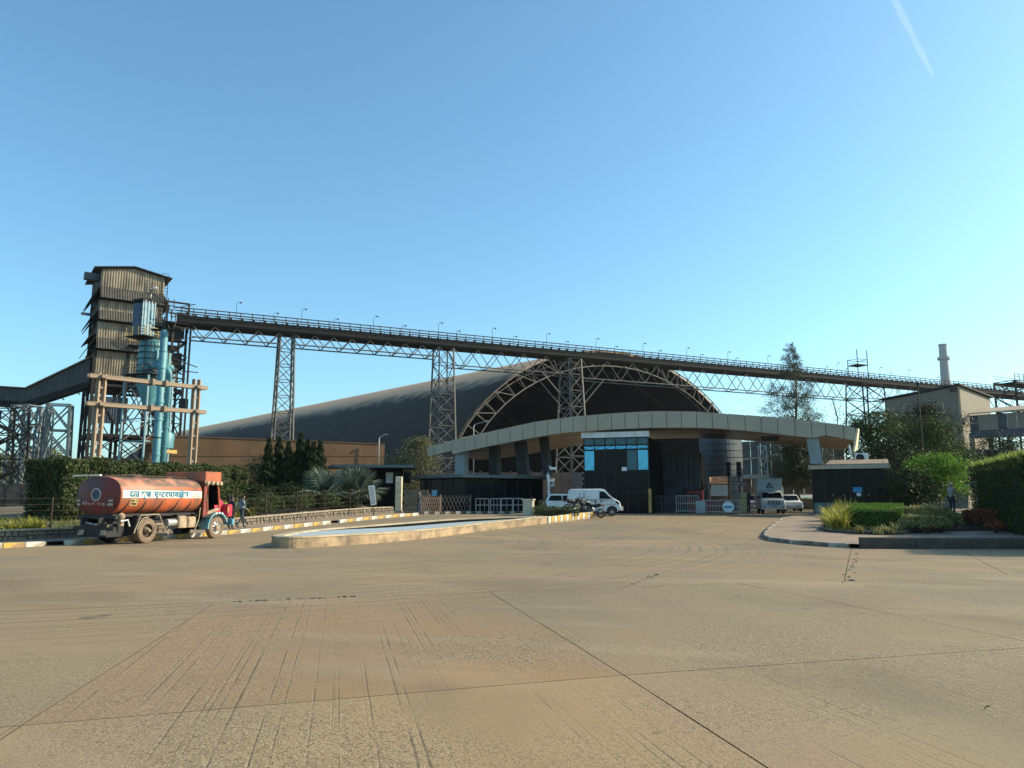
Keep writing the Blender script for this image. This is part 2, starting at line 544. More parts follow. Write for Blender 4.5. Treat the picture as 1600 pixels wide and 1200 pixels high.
# concrete yard: tamped slabs, dust, tined grooves and tyre marks on the surface itself
def concrete(name, lane, tint, groove):
    m = bpy.data.materials.new(name)
    m.use_nodes = True
    nt = m.node_tree
    N, L = nt.nodes.new, nt.links.new
    b = nt.nodes['Principled BSDF']
    b.inputs['Roughness'].default_value = 0.88
    b.inputs['Specular IOR Level'].default_value = 0.25
    pos = N('ShaderNodeNewGeometry').outputs['Position']
    def noise(scale, detail=4, stretch=(1, 1, 1), rot=0, off=0):
        mp = N('ShaderNodeMapping'); mp.vector_type = 'TEXTURE'
        mp.inputs['Rotation'].default_value = (0, 0, rot)
        mp.inputs['Location'].default_value = (off, off * 0.7, 0)
        mp.inputs['Scale'].default_value = tuple(1 / s for s in stretch)
        L(pos, mp.inputs[0])
        n = N('ShaderNodeTexNoise'); n.inputs['Scale'].default_value = scale; n.inputs['Detail'].default_value = detail
        L(mp.outputs[0], n.inputs['Vector'])
        return n.outputs['Fac']
    def rng(v, a, c, lo=0.0, hi=1.0):
        r = N('ShaderNodeMapRange')
        for k, x in zip(('From Min', 'From Max', 'To Min', 'To Max'), (a, c, lo, hi)): r.inputs[k].default_value = x
        L(v, r.inputs['Value']); return r.outputs[0]
    def mul(a, c):
        r = N('ShaderNodeMath'); r.operation = 'MULTIPLY'; L(a, r.inputs[0])
        L(c, r.inputs[1]) if not isinstance(c, float) else setattr(r.inputs[1], 'default_value', c)
        return r.outputs[0]
    def mix(fac, A, B, mode='MIX'):
        x = N('ShaderNodeMix'); x.data_type = 'RGBA'; x.blend_type = mode
        L(fac, x.inputs['Factor'])
        for s_, v in (('A', A), ('B', B)):
            L(v, x.inputs[s_]) if not isinstance(v, tuple) else setattr(x.inputs[s_], 'default_value', lin(v))
        return x.outputs['Result']
    base = tuple(a * c for a, c in zip((0.262, 0.197, 0.108), tint))
    col = mix(rng(noise(0.22, 4), 0.38, 0.62), base, tuple(a * c for a, c in zip((0.295, 0.206, 0.110), tint)))
    col = mix(rng(noise(0.16, 6, off=31), 0.44, 0.60, 0, 0.7), col, (0.185, 0.148, 0.098))          # settled grey dust
    col = mix(rng(noise(0.5, 5, (1, 0.16, 1), lane, 7), 0.46, 0.64, 0, 0.55), col, (0.275, 0.185, 0.115))       # reddish wash along the lane
    dt = N('ShaderNodeVectorMath'); dt.operation = 'DOT_PRODUCT'; L(pos, dt.inputs[0]); dt.inputs[1].default_value = (math.cos(lane), math.sin(lane), 0)
    wob = N('ShaderNodeMath'); wob.operation = 'MULTIPLY_ADD'; L(noise(0.5, 2, off=41), wob.inputs[0]); wob.inputs[1].default_value = 0.03; L(dt.outputs['Value'], wob.inputs[2])
    g1 = N('ShaderNodeTexNoise'); g1.noise_dimensions = '1D'; g1.inputs['Scale'].default_value = 24; g1.inputs['Detail'].default_value = 1; L(wob.outputs[0], g1.inputs['W'])
    gr = rng(g1.outputs['Fac'], 0.58, 0.74)
    area = mul(rng(noise(0.7, 3, (1.6, 0.22, 1), lane, 11), 0.42, 0.56), rng(noise(3.5, 4, (1, 0.3, 1), lane, 12), 0.36, 0.58))
    col = mix(mul(mul(gr, area), groove), col, (0.12, 0.088, 0.056))                                    # tined grooves
    # tyre marks that sweep round from the left road to the gate
    sep = N('ShaderNodeVectorMath'); sep.operation = 'DISTANCE'; L(pos, sep.inputs[0]); sep.inputs[1].default_value = (-15, 33, 0)
    nr = N('ShaderNodeTexNoise'); nr.noise_dimensions = '1D'; nr.inputs['Scale'].default_value = 5.5; nr.inputs['Detail'].default_value = 3
    L(sep.outputs['Value'], nr.inputs['W'])
    ring = mul(mul(rng(sep.outputs['Value'], 13, 16), rng(sep.outputs['Value'], 27, 23)), rng(noise(0.2, 3, off=5), 0.34, 0.5))
    col = mix(mul(mul(rng(nr.outputs['Fac'], 0.50, 0.66), ring), 0.75), col, (0.14, 0.105, 0.075))
    sep2 = N('ShaderNodeVectorMath'); sep2.operation = 'DISTANCE'; L(pos, sep2.inputs[0]); sep2.inputs[1].default_value = (40, 44, 0)
    nr2 = N('ShaderNodeTexNoise'); nr2.noise_dimensions = '1D'; nr2.inputs['Scale'].default_value = 4.0; nr2.inputs['Detail'].default_value = 3
    L(sep2.outputs['Value'], nr2.inputs['W'])
    ring2 = mul(mul(rng(sep2.outputs['Value'], 27, 29), rng(sep2.outputs['Value'], 37, 33)), rng(noise(0.1, 3, off=15), 0.44, 0.58))
    col = mix(mul(mul(rng(nr2.outputs['Fac'], 0.54, 0.68), ring2), 0.45), col, (0.15, 0.115, 0.085))
    # exposed aggregate
    vo = N('ShaderNodeTexVoronoi'); vo.inputs['Scale'].default_value = 62; L(pos, vo.inputs['Vector'])
    rough_area = rng(noise(0.3, 4, off=19), 0.40, 0.58, 0.25, 1.0)
    sp = N('ShaderNodeSeparateColor'); L(vo.outputs['Color'], sp.inputs[0])
    col = mix(mul(rng(sp.outputs[0], 0.72, 0.85), mul(rough_area, 0.8)), col, (0.095, 0.072, 0.05))
    col = mix(mul(rng(sp.outputs[1], 0.72, 0.85), mul(rough_area, 0.5)), col, (0.42, 0.345, 0.225))
    col = mix(rng(noise(0.33, 7, (1, 0.55, 1), 0.5, 53), 0.56, 0.66, 0, 0.5), col, (0.165, 0.12, 0.075))   # dark trodden dirt
    col = mix(mul(rng(noise(1.1, 4, off=67), 0.66, 0.74), rng(noise(0.25, 3, off=71), 0.5, 0.6)), col, (0.075, 0.062, 0.05))   # old oil drips
    col = mix(rng(noise(0.6, 6, (0.3, 1, 1), -0.25, 61), 0.55, 0.7, 0, 0.35), col, (0.37, 0.285, 0.18))   # pale swept dust
    pit = rng(noise(9, 5, off=2), 0.62, 0.7)
    pat = rng(noise(0.45, 3, (0.45, 1, 1), 0.3, 23), 0.6, 0.68)
    col = mix(mul(mul(pit, pat), 0.8), col, (0.09, 0.07, 0.05))                                          # scaled patches
    L(col, b.inputs['Base Color'])
    bp = N('ShaderNodeBump'); bp.inputs['Strength'].default_value = 0.33; bp.inputs['Distance'].default_value = 0.012
    h = N('ShaderNodeMath'); h.operation = 'SUBTRACT'
    L(mul(vo.outputs['Distance'], mul(rough_area, 1.0)), h.inputs[0]); L(mul(gr, area), h.inputs[1])
    L(h.outputs[0], bp.inputs['Height']); L(bp.outputs[0], b.inputs['Normal'])
    return m
m_con = [concrete('concrete_' + n, R(12.5), t, g) for n, t, g in (
    ('a', (1.06, 1.02, 0.96), 0.75), ('b', (0.98, 0.86, 0.80), 1.0), ('c', (1.0, 1.02, 1.02), 0.5), ('d', (0.90, 0.92, 0.93), 0.2))]
m_apron = concrete('concrete_apron', R(-23), (0.97, 0.95, 0.93), 0.1)

# ------------------------------------------------------------ ground, yard slabs
def sheet(name, xs, ys, zf, mat, label=None):
    b = MB()
    b.v = [(x, y, zf(x, y)) for y in ys for x in xs]
    n = len(xs)
    b.f = [(j * n + i, j * n + i + 1, (j + 1) * n + i + 1, (j + 1) * n + i) for j in range(len(ys) - 1) for i in range(n - 1)]
    b.mi = [0] * len(b.f)
    return b.build(name, mat, smooth=True)
xs = [-6000, -2500, -1000, -400, -200] + list(range(-120, 121, 10)) + [200, 400, 1000, 2500, 6000]
ys = [-800, -200, -60, -20] + [y for y in range(-10, 34, 4)] + [34 + 2 * k for k in range(12)] + [60, 70, 85, 100, 150, 250, 500, 1000, 2500, 6000]
tag(sheet('ground', xs, ys, lambda x, y: gz(y) - 0.06, m_soil), kind='structure', label='bare earth that the yard and the plant stand on')

yard = thing('concrete_yard', 'wide dusty concrete yard of large slabs in front of the gate', None)
tag(yard, kind='structure')
def slab_piece(a, b, c, d, mat, gap, nu, nv):
    """one cast slab: corners a b c d counter-clockwise"""
    a, b, c, d = [Vector((p[0], p[1])) for p in (a, b, c, d)]
    def at(u, v):
        return (a.lerp(b, u)).lerp(d.lerp(c, u), v)
    gu, gv = gap / 2 / (b - a).length, gap / 2 / (d - a).length
    k = MB()
    us = [gu + (1 - 2 * gu) * i / nu for i in range(nu + 1)]
    vs = [gv + (1 - 2 * gv) * j / nv for j in range(nv + 1)]
    wob = lambda i, n, s: (random.uniform(-1, 1) * gap * 0.12 if 0 < i < n else 0) * s
    for j, v in enumerate(vs):
        for i, u in enumerate(us):
            p = at(u, v)
            if i in (0, nu): p.x += wob(j, nv, 1)
            if j in (0, nv): p.y += wob(i, nu, 1)
            k.v.append((p.x, p.y, gz(p.y)))
    n = nu + 1
    top = len(k.v)
    for j in range(nv):
        for i in range(nu):
            k.f.append((j * n + i, j * n + i + 1, (j + 1) * n + i + 1, (j + 1) * n + i))
    rim = [i for i in range(n)] + [j * n + nu for j in range(1, nv + 1)] + [nv * n + i for i in range(nu - 1, -1, -1)] + [j * n for j in range(nv - 1, 0, -1)]
    for i in rim:
        x, y, z = k.v[i]
        k.v.append((x, y, z - 0.05))
    m = len(rim)
    for i in range(m):
        k.f.append((rim[i], top + i, top + (i + 1) % m, rim[(i + 1) % m]))
    k.mi = [0] * (len(k.f) - m) + [1] * m
    k.cur = 1
    return k.build('slab', [mat, m_joint], yard)

U_, V_ = Vector((-0.2, 0.98)), Vector((0.955, 0.30))
lane_c = {-3: Vector((-18.4, 0.9)), -2: Vector((-13.6, 2.7)), -1: Vector((-8.6, 4.5)), 0: Vector((-3.75, 6.2)), 1: Vector((1.1, 7.92)), 2: Vector((6.35, 9.45)), 3: Vector((11.4, 11.0)), 4: Vector((16.6, 12.5)), 5: Vector((21.8, 14.0))}
lane_d = {-3: Vector((-19.8, 8.0)), -2: Vector((-14.9, 10.0)), -1: Vector((-9.9, 11.8)), 0: Vector((-5.0, 13.35)), 1: Vector((-0.42, 14.88)), 2: Vector((4.75, 16.4)), 3: Vector((9.9, 17.9)), 4: Vector((15.2, 19.3)), 5: Vector((20.4, 20.8))}
for i in range(-3, 5):
    for r_ in range(2):
        if r_ == 0:
            q = [lane_c[i] - U_ * 7.1, lane_c[i + 1] - U_ * 7.1, lane_c[i + 1], lane_c[i]]
        else:
            q = [lane_c[i], lane_c[i + 1], lane_d[i + 1], lane_d[i]]
        mt = m_con[1] if (i == 0 and r_ == 1) else m_con[0] if i == 0 else m_con[3] if (i == 1 and r_ == 1) else m_con[2] if i == 1 else m_con[(i * 2 + r_) % 2 * 3]
        slab_piece(*q, mt, 0.014 if i in (0, 1, -1) else 0.012, 10, 14)
    q = [lane_c[i] - U_ * 14.3, lane_c[i + 1] - U_ * 14.3, lane_c[i + 1] - U_ * 7.1, lane_c[i] - U_ * 7.1]
    slab_piece(*q, m_con[i % 4], 0.018, 6, 6)
# the apron beyond: joints run towards the gate
bx = [-34, -26, -19.8, -14.9, -9.9, -5.0, -0.42, 2.2, 7.2, 11.5, 16, 20.4, 27, 36]
def low(x):
    ks = sorted(lane_d)
    for a_, b_ in zip(ks[:-1], ks[1:]):
        if lane_d[a_].x <= x <= lane_d[b_].x:
            t = (x - lane_d[a_].x) / (lane_d[b_].x - lane_d[a_].x)
            return lane_d[a_].lerp(lane_d[b_], t).y
    e = lane_d[ks[0]] if x < 0 else lane_d[ks[-1]]
    return e.y + (x - e.x) * 0.31
D_ = Vector((0.41, 0.912))
def upto(p, y):
    return p + D_ * ((y - p.y) / D_.y)
for x0, x1 in zip(bx[:-1], bx[1:]):
    a_, b_ = Vector((x0, low(x0))), Vector((x1, low(x1)))
    slab_piece(a_, b_, upto(b_, 31), upto(a_, 31), m_apron, 0.02, 8, 12)
    slab_piece(upto(a_, 31), upto(b_, 31), upto(b_, 52), upto(a_, 52), m_apron, 0.03, 4, 12)
    slab_piece(upto(a_, 52), upto(b_, 52), upto(b_, 92), upto(a_, 92), m_apron, 0.03, 4, 8)
mb = MB()
for k in range(34):                               # a broken edge and crumbs where the joint has failed
    t = random.random() ** 1.6
    p = Vector((7.0, 16.5)).lerp(Vector((11.6, 26.3)), t) + Vector((random.gauss(0, 0.05), random.gauss(0, 0.05)))
    s_ = random.uniform(0.01, 0.03) * (1.6 if t < 0.06 else 1)
    mb.bevbox((p.x, p.y, s_ * 0.25), (s_ * 2, s_ * 1.5, s_ * 0.6), s_ * 0.2, random.uniform(0, 3))
for k in range(60):
    t = random.random()
    p = G(335, 942).lerp(G(560, 932), t) if k < 40 else G(975, 918).lerp(G(1030, 896), t)
    s_ = random.uniform(0.01, 0.035)
    mb.bevbox((p.x + random.gauss(0, 0.04), p.y + random.gauss(0, 0.04), s_ * 0.25), (s_ * 2, s_ * 1.4, s_ * 0.6), s_ * 0.2, random.uniform(0, 3))
tag(mb.build('rubble', m_kerbd), 'dark crumbs of broken concrete along the open slab joints', kind='stuff')

def offset_line(pts, d):
    """polyline moved d metres to the left of its direction"""
    out = []
    for i, p in enumerate(pts):
        a_, b_ = pts[max(i - 1, 0)], pts[min(i + 1, len(pts) - 1)]
        t = (b_ - a_).normalized()
        out.append(p + Vector((-t.y, t.x)) * d)
    return out

def resample(pts, step):
    out, acc = [pts[0].copy()], 0.0
    for a_, b_ in zip(pts[:-1], pts[1:]):
        L_ = (b_ - a_).length
        s_ = step - acc
        while s_ <= L_:
            out.append(a_.lerp(b_, s_ / L_))
            s_ += step
        acc = L_ - (s_ - step)
    return out

def strip(name, a, b, za, zb, mat, **k):
    """sheet between two polylines with as many points"""
    m = MB()
    for p, q in zip(a, b):
        m.v += [(p.x, p.y, za(p.y)), (q.x, q.y, zb(q.y))]
    m.f = [(2 * i, 2 * i + 1, 2 * i + 3, 2 * i + 2) for i in range(len(a) - 1)]
    m.mi = [0] * len(m.f)
    return tag(m.build(name, mat, smooth=True), **k)

def kerb(name, label, pts, step, mats, h=0.18, w=0.2, skip=(), group=None, gap=0.012):
    t = thing(name, label, 'kerb', (pts[0].x, pts[0].y, gz(pts[0].y)), 0, group)
    rs = resample(pts, step)
    for i, (p, q) in enumerate(zip(rs[:-1], rs[1:])):
        if i in skip: continue
        d = (q - p); L_ = d.length - gap; m_ = p.lerp(q, 0.5)
        a_ = math.atan2(d.y, d.x)
        n = Vector((-d.y, d.x)).normalized() * (w / 2)
        k = MB(); z = gz(m_.y); hh = h * random.uniform(0.95, 1.04)
        k.bevbox((0, 0, (hh - 0.1) / 2), (L_, w, hh + 0.1), 0.025)
        o = k.build('kerb_stone', mats[i % len(mats)], t)
        o.location = (m_.x + n.x - t.location.x, m_.y + n.y - t.location.y, z - t.location.z)
        o.rotation_euler = (0, -math.atan2(gz(q.y) - gz(p.y), d.length), a_)
    return t

# left roadside: kerb, footpath, rubble wall, fence
KL = [Vector(p) for p in ((-27, 13.5), (-18.7, 27.8), (-17.4, 30), (-14.9, 36), (-13.7, 38.6), (-6.35, 53.8))]
kerb('painted_kerb', 'long yellow and white kerb along the footpath behind the orange tanker', KL, 0.78, [m_kerby, m_kerbw], skip=(24, 46))
KLs = resample(KL, 1.0) + [KL[-1]]
fp = strip('footpath', offset_line(KLs, 0.2), offset_line(KLs, 2.3), lambda y: gz(y) + 0.15, lambda y: gz(y) + 0.15, m_pave, kind='structure', label='narrow dusty footpath between kerb and rubble wall')
WL = offset_line(KLs, 2.25)
wall = thing('rubble_wall', 'low rubble stone wall with flat coping along the footpath', 'wall', (WL[0].x, WL[0].y, 0))
mb, cp = MB(), MB()
for i, (p, q) in enumerate(zip(WL[:-1], WL[1:])):
    z0, z1 = gz(p.y) + 0.1, gz(q.y) + 0.1
    d = q - p; n = Vector((-d.y, d.x)).normalized()
    a_ = math.atan2(d.y, d.x)
    for r_ in range(2):
        x = 0
        while x < d.length:
            l_ = random.uniform(0.18, 0.36)
            c = p + d.normalized() * (x + l_ / 2) + n * (0.17 + random.uniform(-0.025, 0.025))
            z = z0 + (z1 - z0) * x / d.length
            mb.bevbox((c.x, c.y, z + 0.11 + r_ * 0.2), (l_ - 0.03, 0.34, 0.185 * random.uniform(0.85, 1.03)), 0.03, a_ + random.uniform(-0.05, 0.05))
            x += l_
    m_ = p.lerp(q, 0.5) + n * 0.17
    c = cp
    dd = Vector((d.x, d.y, z1 - z0))
    A_ = Vector((p.x, p.y, z0 + 0.44)) + Vector((n.x, n.y, 0)) * 0.17
    c = MB().beam(A_ + dd * 0.006, A_ + dd * 0.994, 0.4, 0.07) if False else None
mb.build('stones', m_stone, wall, world=True, kind='stuff')
for p, q in zip(WL[:-1], WL[1:]):
    d = q - p; n = Vector((-d.y, d.x)).normalized(); m_ = p.lerp(q, 0.5) + n * 0.17
    k = MB().bevbox((0, 0, 0), (d.length - 0.012, 0.42, 0.07), 0.015)
    o = k.build('coping_slab', m_cop, wall)
    o.location = Vector((m_.x, m_.y, gz(m_.y) + 0.545)) - wall.location
    o.rotation_euler = (0, -math.atan2(gz(q.y) - gz(p.y), d.length), math.atan2(d.y, d.x))
core_ = strip('mortar', offset_line(WL, 0.17), offset_line(WL, 0.171), lambda y: gz(y) + 0.05, lambda y: gz(y) + 0.5, m_joint)
core_.parent = wall; core_.location = -wall.location

BK = offset_line(WL, 0.36)
bed = strip('planting_bed', BK, offset_line(BK, 3.2), lambda y: gz(y) + 0.35, lambda y: gz(y) + 0.75, m_soil, kind='structure', label='earth bank behind the rubble wall')
strip('planting_terrace', offset_line(BK, 3.2), offset_line(BK, 16), lambda y: gz(y) + 0.75, lambda y: gz(y) + 0.9, m_soil, kind='structure', label='level earth behind the planted bank')

fence = thing('wire_fence', 'wire fence on thin rusty posts along the rubble wall', 'fence', (WL[0].x, WL[0].y, 0))
fpts = resample(offset_line(WL, 0.42), 2.55)
for p in fpts:
    z = gz(p.y)
    b_ = MB().beam((p.x, p.y, z + 0.2), (p.x, p.y, z + 1.85), 0.055).beam((p.x + 0.03, p.y - 0.03, z + 0.2), (p.x + 0.03, p.y - 0.03, z + 1.85), 0.02, 0.06)
    b_.build('post', m_rust, fence, world=True)
for h in (0.75, 1.02, 1.28, 1.54, 1.78):
    k = MB().path([Vector((p.x, p.y, gz(p.y) + h)) for p in fpts], 0.007, 4)
    k.build('wire', m_rust, fence, world=True)

# ------------------------------------------------------------ the long stone basin
BT = 0.42
ft = [G(424, 855), G(440, 857), G(480, 856), G(540, 852), G(600, 848), G(680, 840), G(760, 829), G(855, 818)]
bkp = [G(840, 806, BT), G(760, 808.5, BT), G(700, 811, BT), G(620, 817, BT), G(560, 821.5, BT), G(500, 826, BT), G(455, 831, BT)]
def smooth_line(ps, n):
    ps = [Vector((p[0], p[1])) for p in ps]
    out = []
    for i in range(len(ps) - 1):
        p0, p1, p2, p3 = ps[max(i - 1, 0)], ps[i], ps[i + 1], ps[min(i + 2, len(ps) - 1)]
        for k in range(n):
            t = k / n
            out.append(0.5 * ((2 * p1) + (p2 - p0) * t + (2 * p0 - 5 * p1 + 4 * p2 - p3) * t * t + (3 * p1 - p0 - 3 * p2 + p3) * t ** 3))
    return out + [ps[-1]]
outer = smooth_line(ft, 6) + smooth_line(bkp, 6)
cen = sum(outer, Vector((0, 0))) / len(outer)
def inset(loop, d):
    out = []
    n = len(loop)
    for i in range(n):
        t = (loop[(i + 1) % n] - loop[i - 1]).normalized()
        out.append(loop[i] + Vector((-t.y, t.x)) * d)
    return out
inner = inset(outer, 0.38)
m_sand = M('sandstone', (0.42, 0.295, 0.17), 0.85, c2=(0.17, 0.125, 0.085), scale=1.6, detail=8, bump=0.45, bscale=14, world=True)
m_sandt = M('sandstone_top', (0.47, 0.38, 0.26), 0.8, c2=(0.33, 0.26, 0.175), scale=1.5, world=True)
basin = thing('stone_basin', 'long low sandstone basin with a pale blue tiled floor and rounded end', 'basin', (cen.x, cen.y, 0))
rz_ = lambda y: gz(y) + BT
n = len(outer)
i = 0
while i < n:                                        # facing stones round the outside, coping stones on the rim
    step = 3
    for kind_ in range(2):
        k = MB()
        js = [(i + j) % n for j in range(min(step, n - i) + 1)]
        if kind_ == 0:
            a_ = [outer[j] for j in js]; b_ = [inset(outer, 0.16)[j] for j in js]
            zlo, zhi = (lambda y: gz(y) - 0.04), (lambda y: gz(y) + BT - 0.062)
        else:
            a_ = [inset(outer, -0.025)[j] for j in js]; b_ = [inner[j] for j in js]
            zlo, zhi = (lambda y: gz(y) + BT - 0.06), rz_
        s0 = 0.006 / max((a_[1] - a_[0]).length, 0.05)
        a_[0] = a_[0].lerp(a_[1], s0); b_[0] = b_[0].lerp(b_[1], s0)
        for p, q in zip(a_, b_):
            k.v += [(p.x, p.y, zlo(p.y)), (p.x, p.y, zhi(p.y)), (q.x, q.y, zhi(p.y)), (q.x, q.y, zlo(p.y))]
        m_ = len(a_)
        for j in range(m_ - 1):
            for e in range(4):
                k.f.append((4 * j + e, 4 * j + 4 + e, 4 * j + 4 + (e + 1) % 4, 4 * j + (e + 1) % 4))
        k.f += [(0, 1, 2, 3), (4 * m_ - 1, 4 * m_ - 2, 4 * m_ - 3, 4 * m_ - 4)]
        k.mi = [0] * len(k.f)
        k.build(('facing_stone', 'coping_stone')[kind_], (m_sand, m_sandt)[kind_], basin, world=True)
    i += step
k = MB(); ii = inset(outer, 0.17); m_ = len(ii)
k.v = [(p.x, p.y, gz(p.y) - 0.04) for p in ii] + [(p.x, p.y, gz(p.y) + BT - 0.07) for p in ii]
k.f = [(j, (j + 1) % m_, m_ + (j + 1) % m_, m_ + j) for j in range(m_)]; k.mi = [0] * m_
k.build('basin_lining', m_kerbd, basin, world=True)
m_water = bpy.data.materials.new('basin_tile'); m_water.use_nodes = True
_b = m_water.node_tree.nodes['Principled BSDF']
_b.inputs['Base Color'].default_value = (0.36, 0.42, 0.44, 1); _b.inputs['Roughness'].default_value = 0.6
_t = m_water.node_tree.nodes.new('ShaderNodeTexNoise'); _t.inputs['Scale'].default_value = 5
_bp = m_water.node_tree.nodes.new('ShaderNodeBump'); _bp.inputs['Strength'].default_value = 0.06
m_water.node_tree.links.new(_t.outputs['Fac'], _bp.inputs['Height']); m_water.node_tree.links.new(_bp.outputs[0], _b.inputs['Normal'])
k = MB(); nf = len(smooth_line(ft, 6)); wl = inset(outer, 0.3)
half = wl[:nf]; other = list(reversed(wl[nf:]))
pa = resample(half, 0.4); 
qa = []
tot = sum((a_ - b_).length for a_, b_ in zip(other[:-1], other[1:]))
for j in range(len(pa)):
    d = tot * j / (len(pa) - 1); e = 0
    while e < len(other) - 2 and d > (other[e + 1] - other[e]).length:
        d -= (other[e + 1] - other[e]).length; e += 1
    qa.append(other[e].lerp(other[e + 1], min(1, d / (other[e + 1] - other[e]).length)))
for p, q in zip(pa, qa):
    zz = gz((p.y + q.y) / 2) + BT - 0.07
    zz = min(gz(p.y), gz(q.y)) + BT - 0.07
    k.v += [(p.x, p.y, zz), (q.x, q.y, zz)]
k.f = [(2 * j, 2 * j + 1, 2 * j + 3, 2 * j + 2) for j in range(len(pa) - 1)]; k.mi = [0] * len(k.f)
k.build('tiled_floor', m_water, basin, world=True, smooth=True)

# painted island between basin and road
isl = [Vector((G(857, 818).x, G(857, 818).y)), Vector((G(930, 809).x, G(930, 809).y))]
kerb('painted_kerb', 'short orange and white striped kerb at the far end of the stone basin', isl, 0.36, [m_kerbw, m_kerby], h=0.4, w=0.22)
strip('island_bed', [isl[0] + Vector((-0.1, 0.15)), isl[1] + Vector((-0.1, 0.15))], [isl[0] + Vector((-3.2, 2.4)), isl[1] + Vector((-3.4, 3.2))], lambda y: gz(y) + 0.3, lambda y: gz(y) + 0.3, m_soil, kind='structure', label='earth of the small planted island')

# ------------------------------------------------------------ right island with the flower bed
KR = [Vector((G(*p).x, G(*p).y)) for p in ((1222, 812), (1203, 826), (1193, 838), (1199, 844), (1222, 848), (1262, 852), (1300, 855), (1345, 857))]
KR = smooth_line(KR, 4)
kerb('painted_kerb', 'worn white and bare kerb round the paved corner by the flower bed', KR, 0.8, [m_kerbt, m_kerbt, m_kerbo], h=0.16, w=0.18)
KRr = list(reversed(KR))
m_low = [Vector((G(1346, 857.5).x, G(1346, 857.5).y)), Vector((G(1480, 858).x, G(1480, 858).y)), Vector((24, 27.6)), Vector((34, 27.0))]
kerb('low_kerb_wall', 'dark bare concrete kerb wall in front of the flower bed', [m_low[3], m_low[2], m_low[1], m_low[0]][::-1], 1.9, [m_kerbd], h=0.4, w=0.25)
inn = [p for p in KR]
poly = [(p.x + 0.12, p.y) for p in KR] + [(m_low[0].x, m_low[0].y + .25), (m_low[1].x, m_low[1].y + 0.25), (24, 27.85), (34, 27.3), (40, 58), (24, 58)]
def flat(name, poly, dz, mat, **k):
    """flat-topped area that follows the ground"""
    bm = bmesh.new()
    bm.faces.new([bm.verts.new((x, y, 0)) for x, y in poly])
    bmesh.ops.triangulate(bm, faces=bm.faces[:])
    for y in range(28, 60, 2):
        bmesh.ops.bisect_plane(bm, geom=bm.verts[:] + bm.edges[:] + bm.faces[:], plane_co=(0, y, 0), plane_no=(0, 1, 0))
    for v in bm.verts: v.co.z = gz(v.co.y) + dz
    me = bpy.data.meshes.new(name); bm.to_mesh(me); bm.free()
    me.materials.append(mat)
    return tag(put(name, me), **k)
flat('pavement', poly, 0.15, m_pave, kind='structure', label='tan paved corner beside the dark guard booth')
kb = smooth_line([G(1330, 812, .15), G(1290, 822, .15), G(1283, 829, .15), G(1310, 833, .15), G(1400, 836, .15), G(1450, 832, .15), G(1600, 829, .15), (40, 37, 0)], 5)
kerb('bed_kerb', 'low dark kerb round the flower bed', kb, 0.9, [m_kerbd], h=0.3, w=0.12)
flat('flower_bed', [(p.x + 0.02, p.y + 0.1) for p in kb] + [(40, 56), (26, 56)], 0.2, m_soil, kind='structure', label='dark watered earth of the flower bed')

# ------------------------------------------------------------ far hills and the storage shed
m_hill = M('hill', (0.10, 0.11, 0.07), 0.95, c2=(0.16, 0.13, 0.09), scale=0.01, world=True)
k = MB()
prof = []
for i in range(61):
    x = -2600 + i * 70
    prof.append((x, 16 + 40 * math.exp(-((x + 1300) / 500) ** 2) * (1 + 0.25 * math.sin(x * 0.02)) + 12 * math.sin(x * 0.004) ** 2 + 3 * math.sin(x * 0.03)))
for j, (yy, s_) in enumerate(((2300, 0), (2500, 0.7), (2700, 1), (3100, 0))):
    k.v += [(x, yy, h * s_ - (2 if s_ == 0 else 0)) for x, h in prof]
nn = len(prof)
k.f = [(j * nn + i, j * nn + i + 1, (j + 1) * nn + i + 1, (j + 1) * nn + i) for j in range(3) for i in range(nn - 1)]
k.mi = [0] * len(k.f)
tag(k.build('hills', m_hill, smooth=True), kind='structure', label='low hazy hills far behind the plant')

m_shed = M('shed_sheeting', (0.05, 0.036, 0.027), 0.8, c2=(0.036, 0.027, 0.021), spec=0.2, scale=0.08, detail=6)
_nt = m_shed.node_tree                                    # lighter brown above a ragged height line
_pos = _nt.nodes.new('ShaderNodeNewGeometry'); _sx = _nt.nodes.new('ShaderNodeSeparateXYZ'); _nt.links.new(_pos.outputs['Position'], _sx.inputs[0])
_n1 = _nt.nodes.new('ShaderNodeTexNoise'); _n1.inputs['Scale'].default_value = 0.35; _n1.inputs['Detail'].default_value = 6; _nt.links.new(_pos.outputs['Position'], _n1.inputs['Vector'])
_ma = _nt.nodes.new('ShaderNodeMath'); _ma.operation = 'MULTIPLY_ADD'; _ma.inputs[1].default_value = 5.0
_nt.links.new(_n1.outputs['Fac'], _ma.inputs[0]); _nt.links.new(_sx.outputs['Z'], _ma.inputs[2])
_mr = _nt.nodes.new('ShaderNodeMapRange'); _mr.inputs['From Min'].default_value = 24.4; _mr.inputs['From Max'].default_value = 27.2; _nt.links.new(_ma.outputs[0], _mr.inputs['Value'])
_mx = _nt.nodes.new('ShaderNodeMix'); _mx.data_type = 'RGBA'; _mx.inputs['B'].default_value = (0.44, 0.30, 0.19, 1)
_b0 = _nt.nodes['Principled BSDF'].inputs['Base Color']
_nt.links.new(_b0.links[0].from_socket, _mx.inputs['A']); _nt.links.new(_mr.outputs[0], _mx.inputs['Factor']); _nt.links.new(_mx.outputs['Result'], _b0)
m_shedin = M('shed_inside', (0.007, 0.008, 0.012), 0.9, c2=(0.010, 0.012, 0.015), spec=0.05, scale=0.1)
SC = Vector((23, 155.5, 0.7)); SA = Vector((-0.656, 0.755, 0)); SB = Vector((0.755, 0.656, 0)); SW, SH, SLEN = 46.0, 32.0, 215.0
shed = thing('storage_shed', 'huge brown barrel vaulted storage shed with open dark end and arched truss rim', 'shed', SC)
